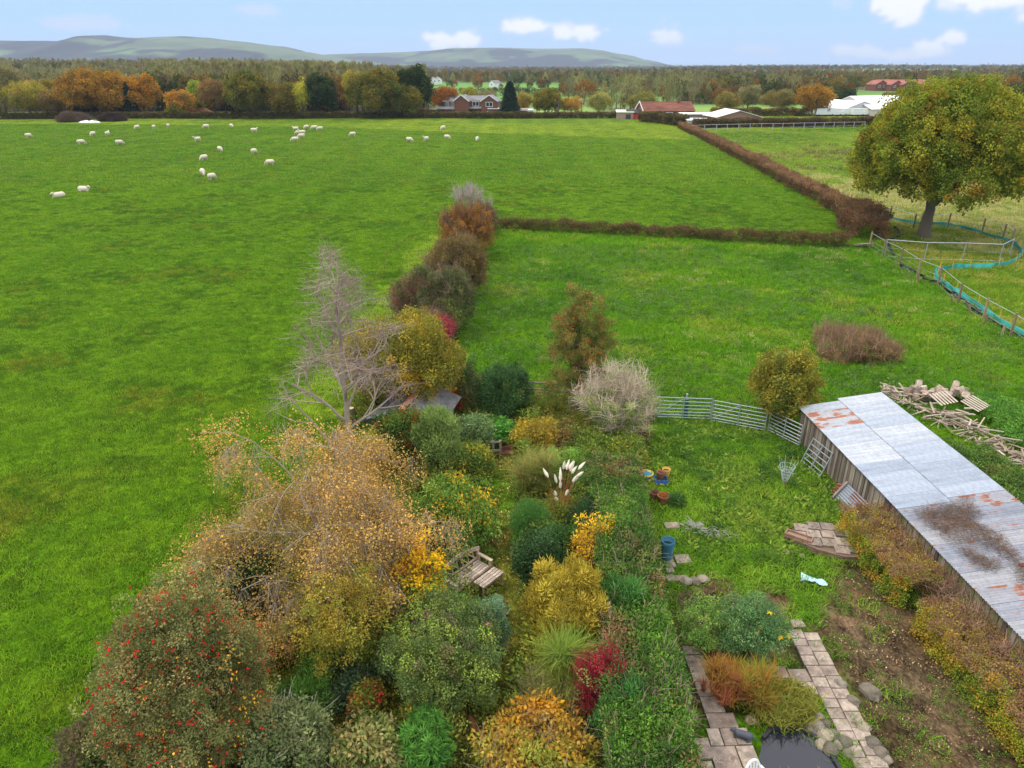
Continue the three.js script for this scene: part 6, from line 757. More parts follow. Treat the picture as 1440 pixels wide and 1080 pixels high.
{ // chain-link stock fence from the hedge corner down the paddock, and the loop around the oak
  const postM = [0xb59c7d, 0xa08a70, 0x97806a].map((c) => M(c, 0.9, { map: woodMap })), wireM = M(0xb9bec2, 0.4, { metalness: 0.5 });
  const fence = (label, pts, h, o = {}) => { const [x0, z0] = pts[0], t = thing('wire_fence', label, 'fence', [x0, gy(x0, z0), z0]); const tops = pts.map(([x, z]) => V3(x - x0, gy(x, z) - gy(x0, z0), z - z0)); tops.forEach((p, i) => { mesh('post', o.metal ? new THREE.CylinderGeometry(o.thick || 0.035, o.thick || 0.035, h + 0.1, 8).translate(p.x, p.y + h / 2 - 0.05, p.z) : new THREE.CylinderGeometry(0.075, 0.085, h + 0.2, 8).translate(p.x, p.y + h / 2 - 0.05, p.z), o.metal ? galv : postM[i % 3], t); }); for (let i = 0; i + 1 < pts.length; i++) { const a = tops[i], b = tops[i + 1]; for (const [y, r] of o.wires || [[h - 0.08, 0.016], [h * 0.52, 0.006], [h * 0.28, 0.006], [0.1, 0.008]]) mesh(r > 0.01 ? 'top_wire' : 'wire', tube([a.clone().setY(a.y + y), b.clone().setY(b.y + y)], r, r, 5), wireM, t); } return t; };
  fence('timber-post wire fence running down the paddock edge from the hedge corner', [[32.18, -63.52], [31.79, -60.13], [31.83, -57.28], [31.34, -53.63], [31.67, -51.3], [30.68, -46.97], [30.44, -43.67], [30.17, -40.5], [29.93, -37.48]], 1.45);
  fence('wooden-post wire fence turning around behind the oak', [[36.32, -73.18], [40.07, -76.12], [40.41, -71.79], [44.05, -72.13], [45.7, -69.14], [45.96, -66.37], [45.47, -64.35]], 1.5, { wires: [[1.42, 0.02], [0.7, 0.006], [0.12, 0.01]] });
  fence('metal-railed pen fence in front of the oak', [[31.91, -60.13], [34.81, -59.15], [37.72, -58.67], [40.68, -58.44], [42.81, -60.38]], 1.55, { metal: true, wires: [[1.5, 0.03], [0.8, 0.005], [0.1, 0.025]] });
  fence('post-and-wire fence following the clipped hedge', [[43.12, -150.75], [42.53, -141.67], [42, -133.57], [41.5, -125.83], [41.02, -118.46], [40.56, -111.47], [40.26, -105.22], [39.96, -99.29], [39.68, -93.68], [39.42, -88.63], [39.36, -84.06], [38.81, -79.7]], 1.2, { wires: [[1.12, 0.014], [0.6, 0.008]] });
  fence('white-posted fence across the far end of the hay field', [[44.37, -186.19], [47.8, -187.23], [51.08, -188.28], [53.99, -189.12], [57.1, -189.98], [60.23, -190.84], [63.4, -191.72], [66.59, -192.59], [69.36, -193.26], [72.34, -193.93], [75.43, -194.83], [78.45, -195.5], [81.12, -196.19], [84.1, -197.11], [86.9, -197.57], [89.81, -198.27], [92.94, -198.97]], 1.7, { metal: true, thick: 0.09, wires: [[1.6, 0.035], [0.7, 0.02]] });
  // short stakes and struts along the paddock fence
  const stakes = [[30.98, -56.38], [30.27, -53.03], [30.48, -51.87], [30.24, -46.97], [30.29, -44.97], [29.95, -42.7], [29.73, -40.62]]; stakes.forEach(([x, z], i) => { const t = thing('fence_stake', 'short weathered stake beside the paddock fence', 'stake', [x, gy(x, z), z], i * 1.3, 'short stakes beside the paddock fence'); mesh('stake', box(0.11, 0.75, 0.09, 0, 0.3, 0, 0, 0.15 - 0.1 * (i % 3), 0.25 - 0.2 * (i % 4)), postM[i % 3], t); });
  const strip = (name, label, cat, pts, h, mat, wav, y0 = 0) => { const [x0, z0] = pts[0], c = new THREE.CatmullRomCurve3(pts.map(([x, z]) => V3(x - x0, gy(x, z) - gy(x0, z0), z - z0))), n = pts.length * 10, P = c.getPoints(n), tri = []; const q = (i, top, s) => { const p = P[i], k = P[Math.min(n, i + 1)].clone().sub(P[Math.max(0, i - 1)]).normalize(), w = wav * (vnoise(i * 0.45, top ? 1 : 7, 5) - 0.5); return [p.x - k.z * (w + s), p.y + (top ? h * (0.8 + 0.3 * vnoise(i * 0.3, 3, 9)) + y0 : y0), p.z + k.x * (w + s)]; }; for (let i = 0; i < n; i++) for (const s of [-0.015, 0.015]) { const a = q(i, 0, s), b = q(i + 1, 0, s), d = q(i + 1, 1, s), e = q(i, 1, s); tri.push(...a, ...b, ...d, ...a, ...d, ...e); } for (let i = 0; i < n; i++) { const a = q(i, 1, -0.015), b = q(i + 1, 1, -0.015), d = q(i + 1, 1, 0.015), e = q(i, 1, 0.015); tri.push(...a, ...b, ...d, ...a, ...d, ...e); } const o = thing(name, label, cat, [x0, gy(x0, z0), z0]); mesh('membrane', fromTris(tri), mat, o); return o; };
  const teal = M(0x2b9a8c, 0.6, { side: THREE.DoubleSide }), blackP = M(0x2a292d, 0.6, { side: THREE.DoubleSide }), pale = M(0xb9c4c4, 0.6, { side: THREE.DoubleSide });
  const loop = [[30.26, -37.48], [30.7, -40.01], [31.1, -43.39], [31.48, -46.34], [31.91, -49.66], [32.19, -51.87], [32.72, -53.63], [33.67, -55.08], [35.05, -55.73], [36.73, -56.16], [39.3, -56.6], [41.42, -57.74], [43.56, -60.13], [45.34, -63.25], [45.99, -65.78], [45.62, -67.89], [45.46, -71.11], [44.29, -72.83], [41.94, -73.9], [40.79, -75.74], [40.63, -78.88], [40.36, -83.15]];
  const net = strip('silt_barrier', 'teal plastic barrier strip looping around the oak and along the fence', 'barrier', loop, 0.42, teal, 0.25); mesh('skirt', strip('x', 'x y z w', 'x', loop, 0.12, pale, 0.3).children[0].geometry, pale, net); scene.remove(scene.children[scene.children.length - 1]);
  const yst = M(0xc9a040, 0.8); along(loop, 3.2).forEach(([x, z], i) => { const b = net.position; mesh('stake', box(0.04, 0.85, 0.04, x - b.x + 0.1, gy(x, z) - b.y + 0.42, z - b.z + 0.1), yst, net); });
  strip('silt_barrier', 'black plastic sheeting lying along the foot of the paddock fence', 'barrier', [[31.56, -56.6], [31.98, -55.3], [31.53, -52.83], [31.83, -50.93], [31.38, -48.29], [31.05, -46.03], [30.75, -43.95], [30.59, -41.51], [30.5, -39.06]], 0.28, blackP, 0.5);
  strip('silt_barrier', 'black and white sheeting curling from the hedge end', 'barrier', [[38.55, -71.79], [37.65, -68.82], [36.32, -66.97], [35.07, -65.78], [33.65, -62.98], [32.83, -60.13]], 0.35, blackP, 0.3);
  strip('silt_barrier', 'teal barrier strip along the fence beside the clipped hedge', 'barrier', [[39.91, -109.56], [39.64, -103.51], [39.38, -97.75], [39.13, -92.3], [38.91, -87.38], [38.77, -82.71]], 0.35, teal, 0.2);
  { const [x, z] = [31.79, -63.8], t = thing('pallet', 'grey wooden pallet lying by the fence corner', 'pallet', [x, gy(x, z), z], 0.2); for (let i = 0; i < 6; i++) mesh('slat', box(1.3, 0.03, 0.12, 0, 0.18 + i * 0.06, -0.5 + i * 0.18, 0, 0.3), oldTimber, t); for (const q of [-0.55, 0, 0.55]) mesh('bearer', box(0.09, 0.09, 1.1, q, 0.26, 0, 0, -0.31), oldTimber, t); }
}
heap('bramble_heap', 'round mound of dry brown brambles in the paddock', ...[19.4, -37.85, 2.39, 2.26].slice(0, 2), 2.35, 1.5, [['#8f735c', 4], ['#a08468', 3], ['#7a624c', 2]], 'hedgetwigs', 8, { key: 'hedgetwigs', size: 0.9, extra: [{ name: 'leaves', key: 'small', dens: 22, pal: [['#8a6c50', 3], ['#6d7a40', 1.5], ['#977c5a', 2], ['#6a5240', 2]], shell: 0.8 }] });
{ // timber heap behind the shed
  const rnd = rng(12), t = thing('timber_heap', 'long heap of broken pallets and grey scrap timber behind the shed', 'heap', [20.2, gy(20.2, -29), -29]), cols = [0xd0bdac, 0xbaa898, 0xdccdbe, 0xa89686].map((c) => M(c, 0.95, { map: woodMap }));
  for (let i = 0; i < 290; i++) { const s = Math.pow(rnd(), 1.25), x = -1.2 + s * 2.6 + (rnd() - 0.5) * 1.3, z = -3.4 + s * 8.8 + (rnd() - 0.5) * 1.5, l = 0.25 + rnd() * 0.9; const g = box(0.035 + rnd() * 0.06, 0.025 + rnd() * 0.02, l, x, 0.1 + rnd() * rnd() * 0.9 * (1 - Math.abs(s - 0.4) * 0.9), z, rnd() * 3.14, (rnd() - 0.5) * 0.6); mesh('plank', g, cols[i % 4], t); }
  for (const [x, z, ry] of [[0.9, -0.5, 0.5], [-0.3, -1.2, 0.2]]) for (let i = 0; i < 6; i++) mesh('pallet_slat', box(0.09, 0.025, 0.9, x + i * 0.16 * Math.cos(ry), 0.75 + i * 0.02, z - i * 0.16 * Math.sin(ry), ry, 0.2), cols[2], t);
  const u = thing('log_heap', 'pile of pale sawn logs next to the scrap timber', 'heap', [20.9, gy(20.9, -31.8), -31.6]); for (let i = 0; i < 34; i++) { const g = new THREE.CylinderGeometry(0.12 + rnd() * 0.08, 0.12 + rnd() * 0.08, 0.35 + rnd() * 0.3, 8); g.rotateX(rnd() * 3); g.rotateY(rnd() * 3); g.translate((rnd() - 0.5) * 3.0, 0.15 + rnd() * 0.45, (rnd() - 0.5) * 1.2); mesh('log', g, cols[(i * 3) % 4], u); }
}
shrub('bramble_thicket', 'green bramble bank along the back of the shed', 'bush', [18.7, -21.5, 1.5, 0.9], { pal: [['#4f6a34', 3], ['#5f7a3c', 2], ['#6d6a40', 1]], key: 'mid', dens: 28, rz: 5 });
shrub('bramble_thicket', 'low green nettles between the scrap timber and the paddock', 'bush', [22.6, -27.5, 1.2, 0.9], { pal: [['#5f8a3c', 3], ['#4f7a34', 2]], key: 'mid', dens: 24, rz: 4.2 });
// ---------------------------------------------------------------- things on the lawn
function pot(name, label, cat, px, pz, r, h, mat, o = {}) { const t = thing(name, label, cat, [px, gy(px, pz), pz], 0, o.group); mesh('pot', new THREE.LatheGeometry([[0, 0.01], [r * 0.74, 0], [r * 0.9, h * 0.82], [r * 1.02, h * 0.82], [r * 1.02, h], [r * 0.88, h], [r * 0.8, h * 0.7], [0, h * 0.68]].map((p) => new THREE.Vector2(...p)), 22), mat, t); if (o.rim) mesh('rim', new THREE.TorusGeometry(r * 0.98, r * 0.09, 8, 24).rotateX(Math.PI / 2).translate(0, h, 0), o.rim, t); mesh('soil', new THREE.CircleGeometry(r * 0.86, 18).rotateX(-Math.PI / 2).translate(0, h * 0.78, 0), o.fill || darkSoil, t); if (o.bands) for (const y of o.bands) mesh('band', new THREE.TorusGeometry(r * (0.75 + 0.17 * y), 0.012, 6, 22).rotateX(Math.PI / 2).translate(0, h * y, 0), mat, t); if (o.plant) spray('plant', o.plant[0], Array.from({ length: 6 }, (_, i) => [Math.cos(i) * r * 0.4, h * 0.9, Math.sin(i) * r * 0.4, o.plant[2] || 0.6, o.plant[1]]), t, {}); return t; }
const P1 = [5.37, -24.42], P2 = [5.86, -24.15], P3 = [6.14, -24.42], P4 = [5.41, -22.93], P5 = [5.68, -22.64], P6 = [5.14, -19.25];
pot('plastic_tub', 'wide pale tub with a yellow rim on the lawn', 'tub', ...P1, 0.26, 0.22, M(0xc9c4b2, 0.6), { rim: M(0xd8b63a, 0.5), fill: M(0x3f7fa0, 0.3) });
pot('flower_pot', 'terracotta pot standing on the blue crate', 'pot', P2[0], P2[1], 0.16, 0.3, terracotta).position.y += 0.16;
pot('flower_pot', 'small yellow-ochre pot beside the blue crate', 'pot', ...P3, 0.17, 0.42, M(0xc9a24a, 0.7));
{ const t = thing('plastic_crate', 'bright blue shallow plastic crate under the terracotta pot', 'crate', [P2[0] + 0.02, gy(...P2), P2[1] + 0.05], 0.05), bl = M(0x3458b8, 0.45); mesh('base', box(0.5, 0.03, 0.36, 0, 0.02, 0), bl, t); mesh('side', [box(0.5, 0.15, 0.02, 0, 0.1, 0.18), box(0.5, 0.15, 0.02, 0, 0.1, -0.18), box(0.02, 0.15, 0.34, 0.24, 0.1, 0), box(0.02, 0.15, 0.34, -0.24, 0.1, 0)], bl, t); }
pot('flower_pot', 'terracotta pot of dead brown stems by the hedge', 'pot', ...P4, 0.19, 0.3, terracotta, { plant: ['twigs', '#6a5444', 0.5] });
pot('flower_pot', 'large terracotta pot of dry orange leaves on the lawn', 'pot', ...P5, 0.23, 0.36, terracotta, { plant: ['mid', '#a5682c', 0.6] });
shrub('lawn_weed', 'dark leafy weed beside the large terracotta pot', 'plant', [P5[0] + 0.45, P5[1] + 0.05, 0.26, 0.35], { pal: [['#3f5f34', 1]], key: 'mid', dens: 30 });
pot('water_butt', 'tall teal-blue ribbed barrel by the ivy hedge', 'barrel', ...P6, 0.23, 0.78, M(0x3a7088, 0.4), { bands: [0.25, 0.5, 0.75], fill: M(0x1d2a33, 0.2) });
const slabCols = [0xb8a69a, 0xa8978c, 0xc2b2a4, 0x9c8d84, 0xb0a190].map((c) => M(c, 0.9, { map: stoneMap, bumpMap: stoneBump, bumpScale: 0.006 }));
let slabN = 0; function slabGeo(w, d, h) { const g = new THREE.BoxGeometry(w, h, d, 1, 1, 1), u = g.attributes.uv, ox = hash2(slabN, 1, 3), oy = hash2(slabN++, 2, 3); for (let i = 0; i < u.count; i++) u.setXY(i, u.getX(i) * w * 0.7 + ox, u.getY(i) * d * 0.7 + oy); return g; }
function slabsThing(name, label, list, turn0 = 0, group) { const [x0, z0] = list[0], t = thing(name, label, 'paving', [x0, gy(x0, z0), z0], 0, group); list.forEach(([x, z, w, d, ry = turn0], i) => { const o = mesh('slab', slabGeo(w, d, 0.07), slabCols[(i * 7 + (i >> 1)) % 5], t); o.position.set(x - x0, gy(x, z) - gy(x0, z0) + 0.03 + hash2(i, 5, 7) * 0.012, z - z0); o.rotation.set((hash2(i, 1, 9) - 0.5) * 0.02, ry + (hash2(i, 3, 9) - 0.5) * 0.05, (hash2(i, 2, 9) - 0.5) * 0.02); }); return t; }
{ // path beside the soil
  const list = [], rnd = rng(3), dir = [-0.006, 0]; let zl = -15.95, zr = -15.82; const lean = (z) => 8.02 + (z + 16) * 0.0; for (let i = 0; i < 15; i++) { const d = [0.36, 0.3, 0.34, 0.36, 0.4, 0.34][i % 6]; if (zl < -10) list.push([8.2 + (rnd() - 0.5) * 0.03, zl + d / 2, 0.37, d - 0.025]); zl += d; } for (let i = 0; i < 13; i++) { const d = [0.33, 0.4, 0.5, 0.36, 0.42][i % 5]; list.push([8.6 + (rnd() - 0.5) * 0.03, zr + d / 2, 0.39, d - 0.025]); zr += d; }
  slabsThing('slab_path', 'two-wide path of worn stone slabs beside the bare soil', list, -0.02);
  slabsThing('slab_path', 'short side row of slabs branching off the worn path', [[7.72, -14.25, 0.5, 0.42], [7.78, -13.82, 0.42, 0.4], [7.18, -14.35, 0.5, 0.4], [6.65, -14.4, 0.5, 0.4], [6.1, -14.4, 0.55, 0.38]], 0);
  slabsThing('slab_terrace', 'lichen-spotted stone slabs between the ivy hedge and the pond', [[5.06, -14.75, 0.52, 0.42], [5.08, -14.28, 0.5, 0.48], [5.1, -13.78, 0.5, 0.48], [5.14, -13.28, 0.52, 0.48], [5.25, -12.8, 0.7, 0.44], [4.95, -12.32, 0.3, 0.48], [5.28, -12.32, 0.3, 0.48], [5.62, -12.34, 0.34, 0.46], [5.05, -11.7, 0.62, 0.7], [5.6, -11.75, 0.42, 0.62], [5.1, -11.0, 0.7, 0.62], [5.7, -11.1, 0.45, 0.6], [4.6, -12.0, 0.35, 0.55], [4.5, -11.3, 0.42, 0.7], [5.05, -15.15, 0.5, 0.3]], 0.03);
  for (const [lab, x, z, w, d] of [['stone slab sunk in the lawn below the terracotta pots', 5.7, -21.14, 0.5, 0.34], ['square stone slab right of the teal barrel', 5.68, -19.22, 0.5, 0.44], ['stone slab under the teal barrel', 5.19, -19.03, 0.34, 0.5], ['narrow stone slab below the square slab', 5.14, -18.63, 0.25, 0.22], ['small square slab beside the rough stones', 5.08, -18.25, 0.26, 0.3], ['wide flat slab beside the rough stones', 5.4, -18.25, 0.42, 0.26], ['oval stepping stone at the head of the worn path', 8.39, -16.21, 0.36, 0.3]]) slabsThing('stepping_slab', lab, [[x, z, w, d, 0.05]]);
}
function rockGeo(r, seed, flat = 0.65) { const g = new THREE.IcosahedronGeometry(r, 1), p = g.attributes.position; for (let i = 0; i < p.count; i++) { const k = 0.6 + 0.8 * fbm2(p.getX(i) / r * 1.3 + seed * 3.1 + 9, p.getY(i) / r * 1.3 + p.getZ(i) / r * 1.1 + 9, 3, seed); p.setXYZ(i, p.getX(i) * k * 1.15, Math.max(-r * 0.3, p.getY(i) * k * flat), p.getZ(i) * k); } g.computeVertexNormals(); const u = g.attributes.uv; for (let i = 0; i < u.count; i++) u.setXY(i, p.getX(i) + seed, p.getZ(i)); return g; }
const rockM = [0xa39a8c, 0x8a8172, 0xb8ac98, 0x7d7668].map((c) => M(c, 0.95, { map: stoneMap, bumpMap: stoneBump, bumpScale: 0.01 })), rocks = [0, 1, 2, 3, 4].map((s) => rockGeo(0.2, s + 2));
const rock = (label, group, x, z, s, i) => { const o = mesh('rock', rocks[i % 5], rockM[i % 4]); mark(o, label, 'rock', group); o.position.set(x, gy(x, z) + 0.04 * s, z); o.scale.setScalar(s); o.rotation.y = i * 1.7; };
[[8.72, -13.97], [8.82, -13.42], [8.72, -12.62], [8.72, -12.17], [8.84, -11.71], [8.8, -11.9]].forEach(([x, z], i) => rock('weathered edging rock along the worn slab path', 'edging rocks along the worn slab path', x, z, 0.75 + 0.3 * hash2(i, 2, 3), i));
rock('big square boulder standing on the bare soil', null, 9.39, -13.69, 1.45, 1);
[[7.71, -13.35], [7.72, -12.96], [7.81, -12.74], [7.53, -12.62], [7.89, -12.41], [7.48, -12.13], [7.61, -11.98], [7.9, -12.09], [8, -11.86], [7.66, -12.37], [8.03, -12.17]].forEach(([x, z], i) => rock('rough limestone rock piled at the pond edge', 'rocks at the pond edge', x, z, 0.7 + 0.5 * hash2(i, 4, 3), i + 1));
[[5.57, -18.11], [5.85, -18.11], [6.12, -18.21]].forEach(([x, z], i) => rock('rough sandstone block edging the planted bed', 'sandstone blocks edging the bed', x, z, 1.0, i)); rock('pale rock half buried in the sedge beside the pond', null, 6.01, -12.83, 0.8, 2);
[[9.33, -19.63], [9.52, -19.56], [9.75, -19.48]].forEach(([x, z], i) => rock('small stone below the patio trough', 'stones below the patio trough', x, z, 0.5, i));
{ // raised patio corner and trough
  const t = thing('stone_patio', 'raised triangular patio of pale paving flags with a brick edge', 'patio', [10.5, gy(10.5, -20), -20.0]); const list = [[-0.35, -0.75], [0.12, -0.85], [0.6, -0.8], [-0.55, -0.3], [-0.05, -0.38], [0.45, -0.35], [0.95, -0.42], [-0.2, 0.08], [0.28, 0.12], [0.75, 0.08], [0.55, 0.52], [0.98, 0.48]]; list.forEach(([x, z], i) => { const o = mesh('flag', slabGeo(0.45, 0.42, 0.06), slabCols[(i * 3) % 5], t); o.position.set(x, 0.22 + hash2(i, 1, 4) * 0.01, z); o.rotation.y = -0.18; });
  const pts = [[-0.85, -0.15], [-0.2, 0.42], [0.5, 0.8], [1.15, 0.85]]; for (let i = 0; i < 3; i++) mesh('edge_wall', beam(V3(pts[i][0], 0.1, pts[i][1]), V3(pts[i + 1][0], 0.1, pts[i + 1][1]), 0.1, 0.22), M(0x9c7e6c, 0.95, { map: stoneMap }), t); const s = new THREE.Shape([[-0.8, 0.1], [-0.15, -0.4], [0.5, -0.78], [1.15, -0.82], [1.2, 1.0], [-0.5, 1.0]].map((p) => new THREE.Vector2(...p))); mesh('bed', new THREE.ExtrudeGeometry(s, { depth: 0.18, bevelEnabled: false }).rotateX(-Math.PI / 2), M(0x6d5c48, 1), t);
  const [x, z] = [9.87, -20.19], q = thing('stone_trough', 'long narrow terracotta trough of dry earth at the patio corner', 'trough', [x, gy(x, z) + 0.16, z], -0.62), m = M(0xb98f7c, 0.9, { map: stoneMap }); mesh('side', [box(0.9, 0.16, 0.04, 0, 0.08, 0.14), box(0.9, 0.16, 0.04, 0, 0.08, -0.14), box(0.04, 0.16, 0.24, 0.43, 0.08, 0), box(0.04, 0.16, 0.24, -0.43, 0.08, 0)], m, q); mesh('soil', box(0.82, 0.08, 0.24, 0, 0.05, 0), M(0x8a7560, 1), q); mesh('leg', [box(0.1, 0.16, 0.25, -0.35, -0.08, 0), box(0.1, 0.16, 0.25, 0.35, -0.08, 0)], m, q);
}
{ // corrugated offcut leaning on the shed
  const [x, z] = [12.31, -22.36], t = thing('corrugated_sheet', 'rusty corrugated tin sheets leaning against the shed', 'sheet', [x, gy(x, z), z], -Math.PI / 2 + 0.1), tin = M(0x8d949e, 0.5, { metalness: 0.2, side: THREE.DoubleSide }), rust = M(0xa05a3c, 0.85, { map: stoneMap, side: THREE.DoubleSide });
  const cs = (l, w, m, ox, oy) => { const g = new THREE.PlaneGeometry(l, w, 1, 60), p = g.attributes.position; for (let i = 0; i < p.count; i++) p.setZ(i, 0.018 * Math.sin(p.getY(i) / 0.1 * 6.283)); g.computeVertexNormals(); g.translate(ox, w / 2 + oy, 0); g.rotateX(-0.62); mesh('sheet', g, m, t); }; cs(1.5, 0.78, tin, 0, 0); cs(0.8, 0.34, rust, 0.3, 0.42); mesh('batten', beam(V3(-0.6, 0.03, 0.06), V3(-0.6, 0.72, -0.42), 0.08, 0.04), oldTimber, t);
  for (let i = 0; i < 5; i++) mesh('brick', box(0.2, 0.07, 0.1, -0.86 + (i % 2) * 0.06, 0.06 + i * 0.09, -0.1 - i * 0.05, 0.3 * i), terracotta, t);
}
{ // wire tree guard
  const [x, z] = [10.62, -23.73], t = thing('tree_guard', 'flared wire-mesh guard around a thin sapling on the lawn', 'guard', [x, gy(x, z), z]), a = [], n = 16; for (let i = 0; i < n; i++) { const q = i / n * 6.283, h = 1.05 + 0.3 * Math.sin(i * 2.3); tube([V3(Math.cos(q) * 0.1, 0.3, Math.sin(q) * 0.1), V3(Math.cos(q) * 0.2, 0.7, Math.sin(q) * 0.2), V3(Math.cos(q) * 0.36, h, Math.sin(q) * 0.36)], 0.007, 0.006, 4, a); } for (const [y, r] of [[0.35, 0.11], [0.5, 0.14], [0.65, 0.185], [0.8, 0.235], [0.95, 0.29]]) { const p = []; for (let i = 0; i <= 18; i++) p.push(V3(Math.cos(i / 18 * 6.283) * r, y, Math.sin(i / 18 * 6.283) * r)); tube(p, 0.006, 0.006, 4, a); } mesh('mesh', fromTris(a), M(0xb5bdc2, 0.5), t); mesh('stem', tube([V3(0, -0.05, 0), V3(0.02, 0.6, 0), V3(0, 1.2, 0.03)], 0.025, 0.012, 6), M(0x7d6450, 0.9), t);
}
{ // heap of wire netting
  const [x, z] = [6.7, -20.76], t = thing('netting_heap', 'crumpled heap of grey wire netting on the lawn', 'netting', [x, gy(x, z), z], -0.5), rnd = rng(4), a = []; for (let k = 0; k < 90; k++) { const p = []; let q = V3((rnd() - 0.5) * 1.4, 0.05 + rnd() * 0.15, (rnd() - 0.5) * 0.4); for (let i = 0; i < 5; i++) { p.push(q.clone()); q = q.clone().add(V3((rnd() - 0.5) * 0.36, (rnd() - 0.45) * 0.14, (rnd() - 0.5) * 0.26)); q.y = Math.max(0.02, Math.min(0.32, q.y)); } tube(p, 0.0065, 0.0065, 3, a); } mesh('wire', fromTris(a), M(0xa8a49c, 0.7), t); }
{ // blue cloth
  const [x, z] = [9.61, -18.11], t = thing('blue_cloth', 'crumpled pale blue cloth dropped on the grass', 'cloth', [x, gy(x, z) + 0.02, z], -0.5), g = new THREE.PlaneGeometry(0.75, 0.28, 34, 14).rotateX(-Math.PI / 2), p = g.attributes.position; for (let i = 0; i < p.count; i++) { const n = fbm2(p.getX(i) * 6 + 4, p.getZ(i) * 6 + 4, 3, 6); p.setXYZ(i, p.getX(i) + (n - 0.5) * 0.12, 0.04 + 0.16 * Math.abs(n - 0.5) * 2 * (1 - Math.abs(p.getX(i)) * 0.6), p.getZ(i) * (0.7 + 0.8 * vnoise(p.getX(i) * 8, 3, 7))); } g.computeVertexNormals(); mesh('cloth', g, M(0xb4d8ea, 0.9, { side: THREE.DoubleSide }), t); }
// beds by the pond
shrub('yellow_rose', 'grey-green rose bush dotted with yellow flowers beside the slab path', 'shrub', [6.52, -15.03, 0.92, 1.83], { pal: [['#5f8058', 4], ['#4f7048', 3], ['#728f5c', 2]], key: 'small', dens: 30, extra: [{ name: 'blooms', key: 'star', dens: 1.1, size: 0.42, pal: [['#e0c23a', 2], ['#d8b840', 1]], shell: 1 }] });
shrub('leafy_bed', 'low trailing green plants beside the yellow rose', 'plant', [5.42, -15.42, 0.75, 1.49], { pal: [['#5f803e', 3], ['#76904a', 2], ['#7d8450', 1]], key: 'small', dens: 20, flatten: 1 });
shrub('flag_iris', 'arching clump of green and russet iris leaves by the slabs', 'plant', [5.95, -13.53, 1.01, 0.81], { pal: [['#8f9a3e', 3], ['#a8803c', 3], ['#a0604a', 3]], key: 'flag', dens: 9, size: 0.62, stems: 0, upright: true, shell: 0.2, rz: 0.6 });
shrub('pond_sedge', 'matted olive sedge mound overhanging the pond', 'plant', [6.75, -13.25, 0.95, 0.4], { rz: 0.5, pal: [['#8a8a3c', 3], ['#7d7438', 2], ['#a08a48', 1]], key: 'rough', dens: 22, stems: 0, upright: true, shell: 0.2 });
{ // pond
  const s = new THREE.Shape([[6.11, -12.29], [6.43, -12.58], [7.04, -12.58], [7.33, -12.41], [7.54, -12.05], [7.61, -11.62], [7.67, -10.99], [5.73, -10.99], [5.79, -11.62]].map(([x, z]) => new THREE.Vector2(x, -z))), g = new THREE.ShapeGeometry(s).rotateX(-Math.PI / 2); g.translate(0, 0.045, 0); mark(mesh('pond', g, M(0x23222c, 0.07)), 'still dark garden pond reflecting the pale sky', 'pond', null, 'structure');
  const e = s.getPoints(40), rim = []; for (let i = 0; i < e.length - 1; i++) rim.push(beam(V3(e[i].x, 0.05, -e[i].y), V3(e[i + 1].x, 0.05, -e[i + 1].y), 0.09, 0.09)); const t = thing('pond_liner', 'black rubber liner edge around the pond', 'liner', [0, 0.01, 0]); mesh('rim', rim, M(0x26272a, 0.7), t);
}
{ const [x, z] = [5.59, -12.29], t = thing('animal_ornament', 'dark grey crouching cat-like ornament on the slabs by the pond', 'ornament', [x, gy(x, z) + 0.06, z], 2.75); mesh('body', blobGeo([[V3(-0.16, 0.14, 0), V3(0.1, 0.13, 0), 0.095, 0.085], [V3(0.1, 0.14, 0), V3(0.2, 0.17, 0), 0.065, 0.055], [V3(0.2, 0.18, 0), V3(0.27, 0.155, 0), 0.05, 0.03], [V3(0.18, 0.21, 0.03), V3(0.175, 0.27, 0.045), 0.02, 0.006], [V3(0.18, 0.21, -0.03), V3(0.175, 0.27, -0.045), 0.02, 0.006], [V3(0.1, 0.1, 0.05), V3(0.15, 0.015, 0.06), 0.03, 0.02], [V3(0.1, 0.1, -0.05), V3(0.17, 0.015, -0.06), 0.03, 0.02], [V3(-0.17, 0.09, 0.06), V3(-0.12, 0.015, 0.08), 0.045, 0.025], [V3(-0.17, 0.09, -0.06), V3(-0.12, 0.015, -0.08), 0.045, 0.025], [V3(-0.24, 0.12, 0), V3(-0.36, 0.04, 0.04), 0.025, 0.015]], 0.4, 52, 0.025, V3(-0.03, 0.16, 0)), M(0x474c56, 0.7), t); }
{ // white chair at the terrace edge
  const [x, z] = [5.46, -10.78], t = thing('plastic_chair', 'white plastic garden chair with a hooped back on the terrace', 'chair', [x, gy(x, z) + 0.05, z], 0.5), w = M(0xe4e4e0, 0.45); const arc = []; for (let i = 0; i <= 14; i++) { const a = Math.PI * i / 14; arc.push(V3(Math.cos(a) * 0.24, 0.5 + Math.sin(a) * 0.36, -0.2 - Math.sin(a) * 0.06)); } mesh('back_hoop', tube(arc, 0.03, 0.03, 8), w, t); for (let i = 0; i < 4; i++) mesh('back_slat', box(0.05, 0.36, 0.02, -0.14 + i * 0.093, 0.62, -0.22, 0, -0.12), w, t); mesh('seat', box(0.46, 0.035, 0.44, 0, 0.4, 0.02), w, t); for (const [a, b] of [[-0.2, -0.18], [0.2, -0.18], [-0.2, 0.2], [0.2, 0.2]]) mesh('leg', box(0.04, 0.4, 0.04, a, 0.2, b), w, t); for (const s of [-1, 1]) mesh('armrest', box(0.05, 0.03, 0.42, s * 0.25, 0.6, 0), w, t); }
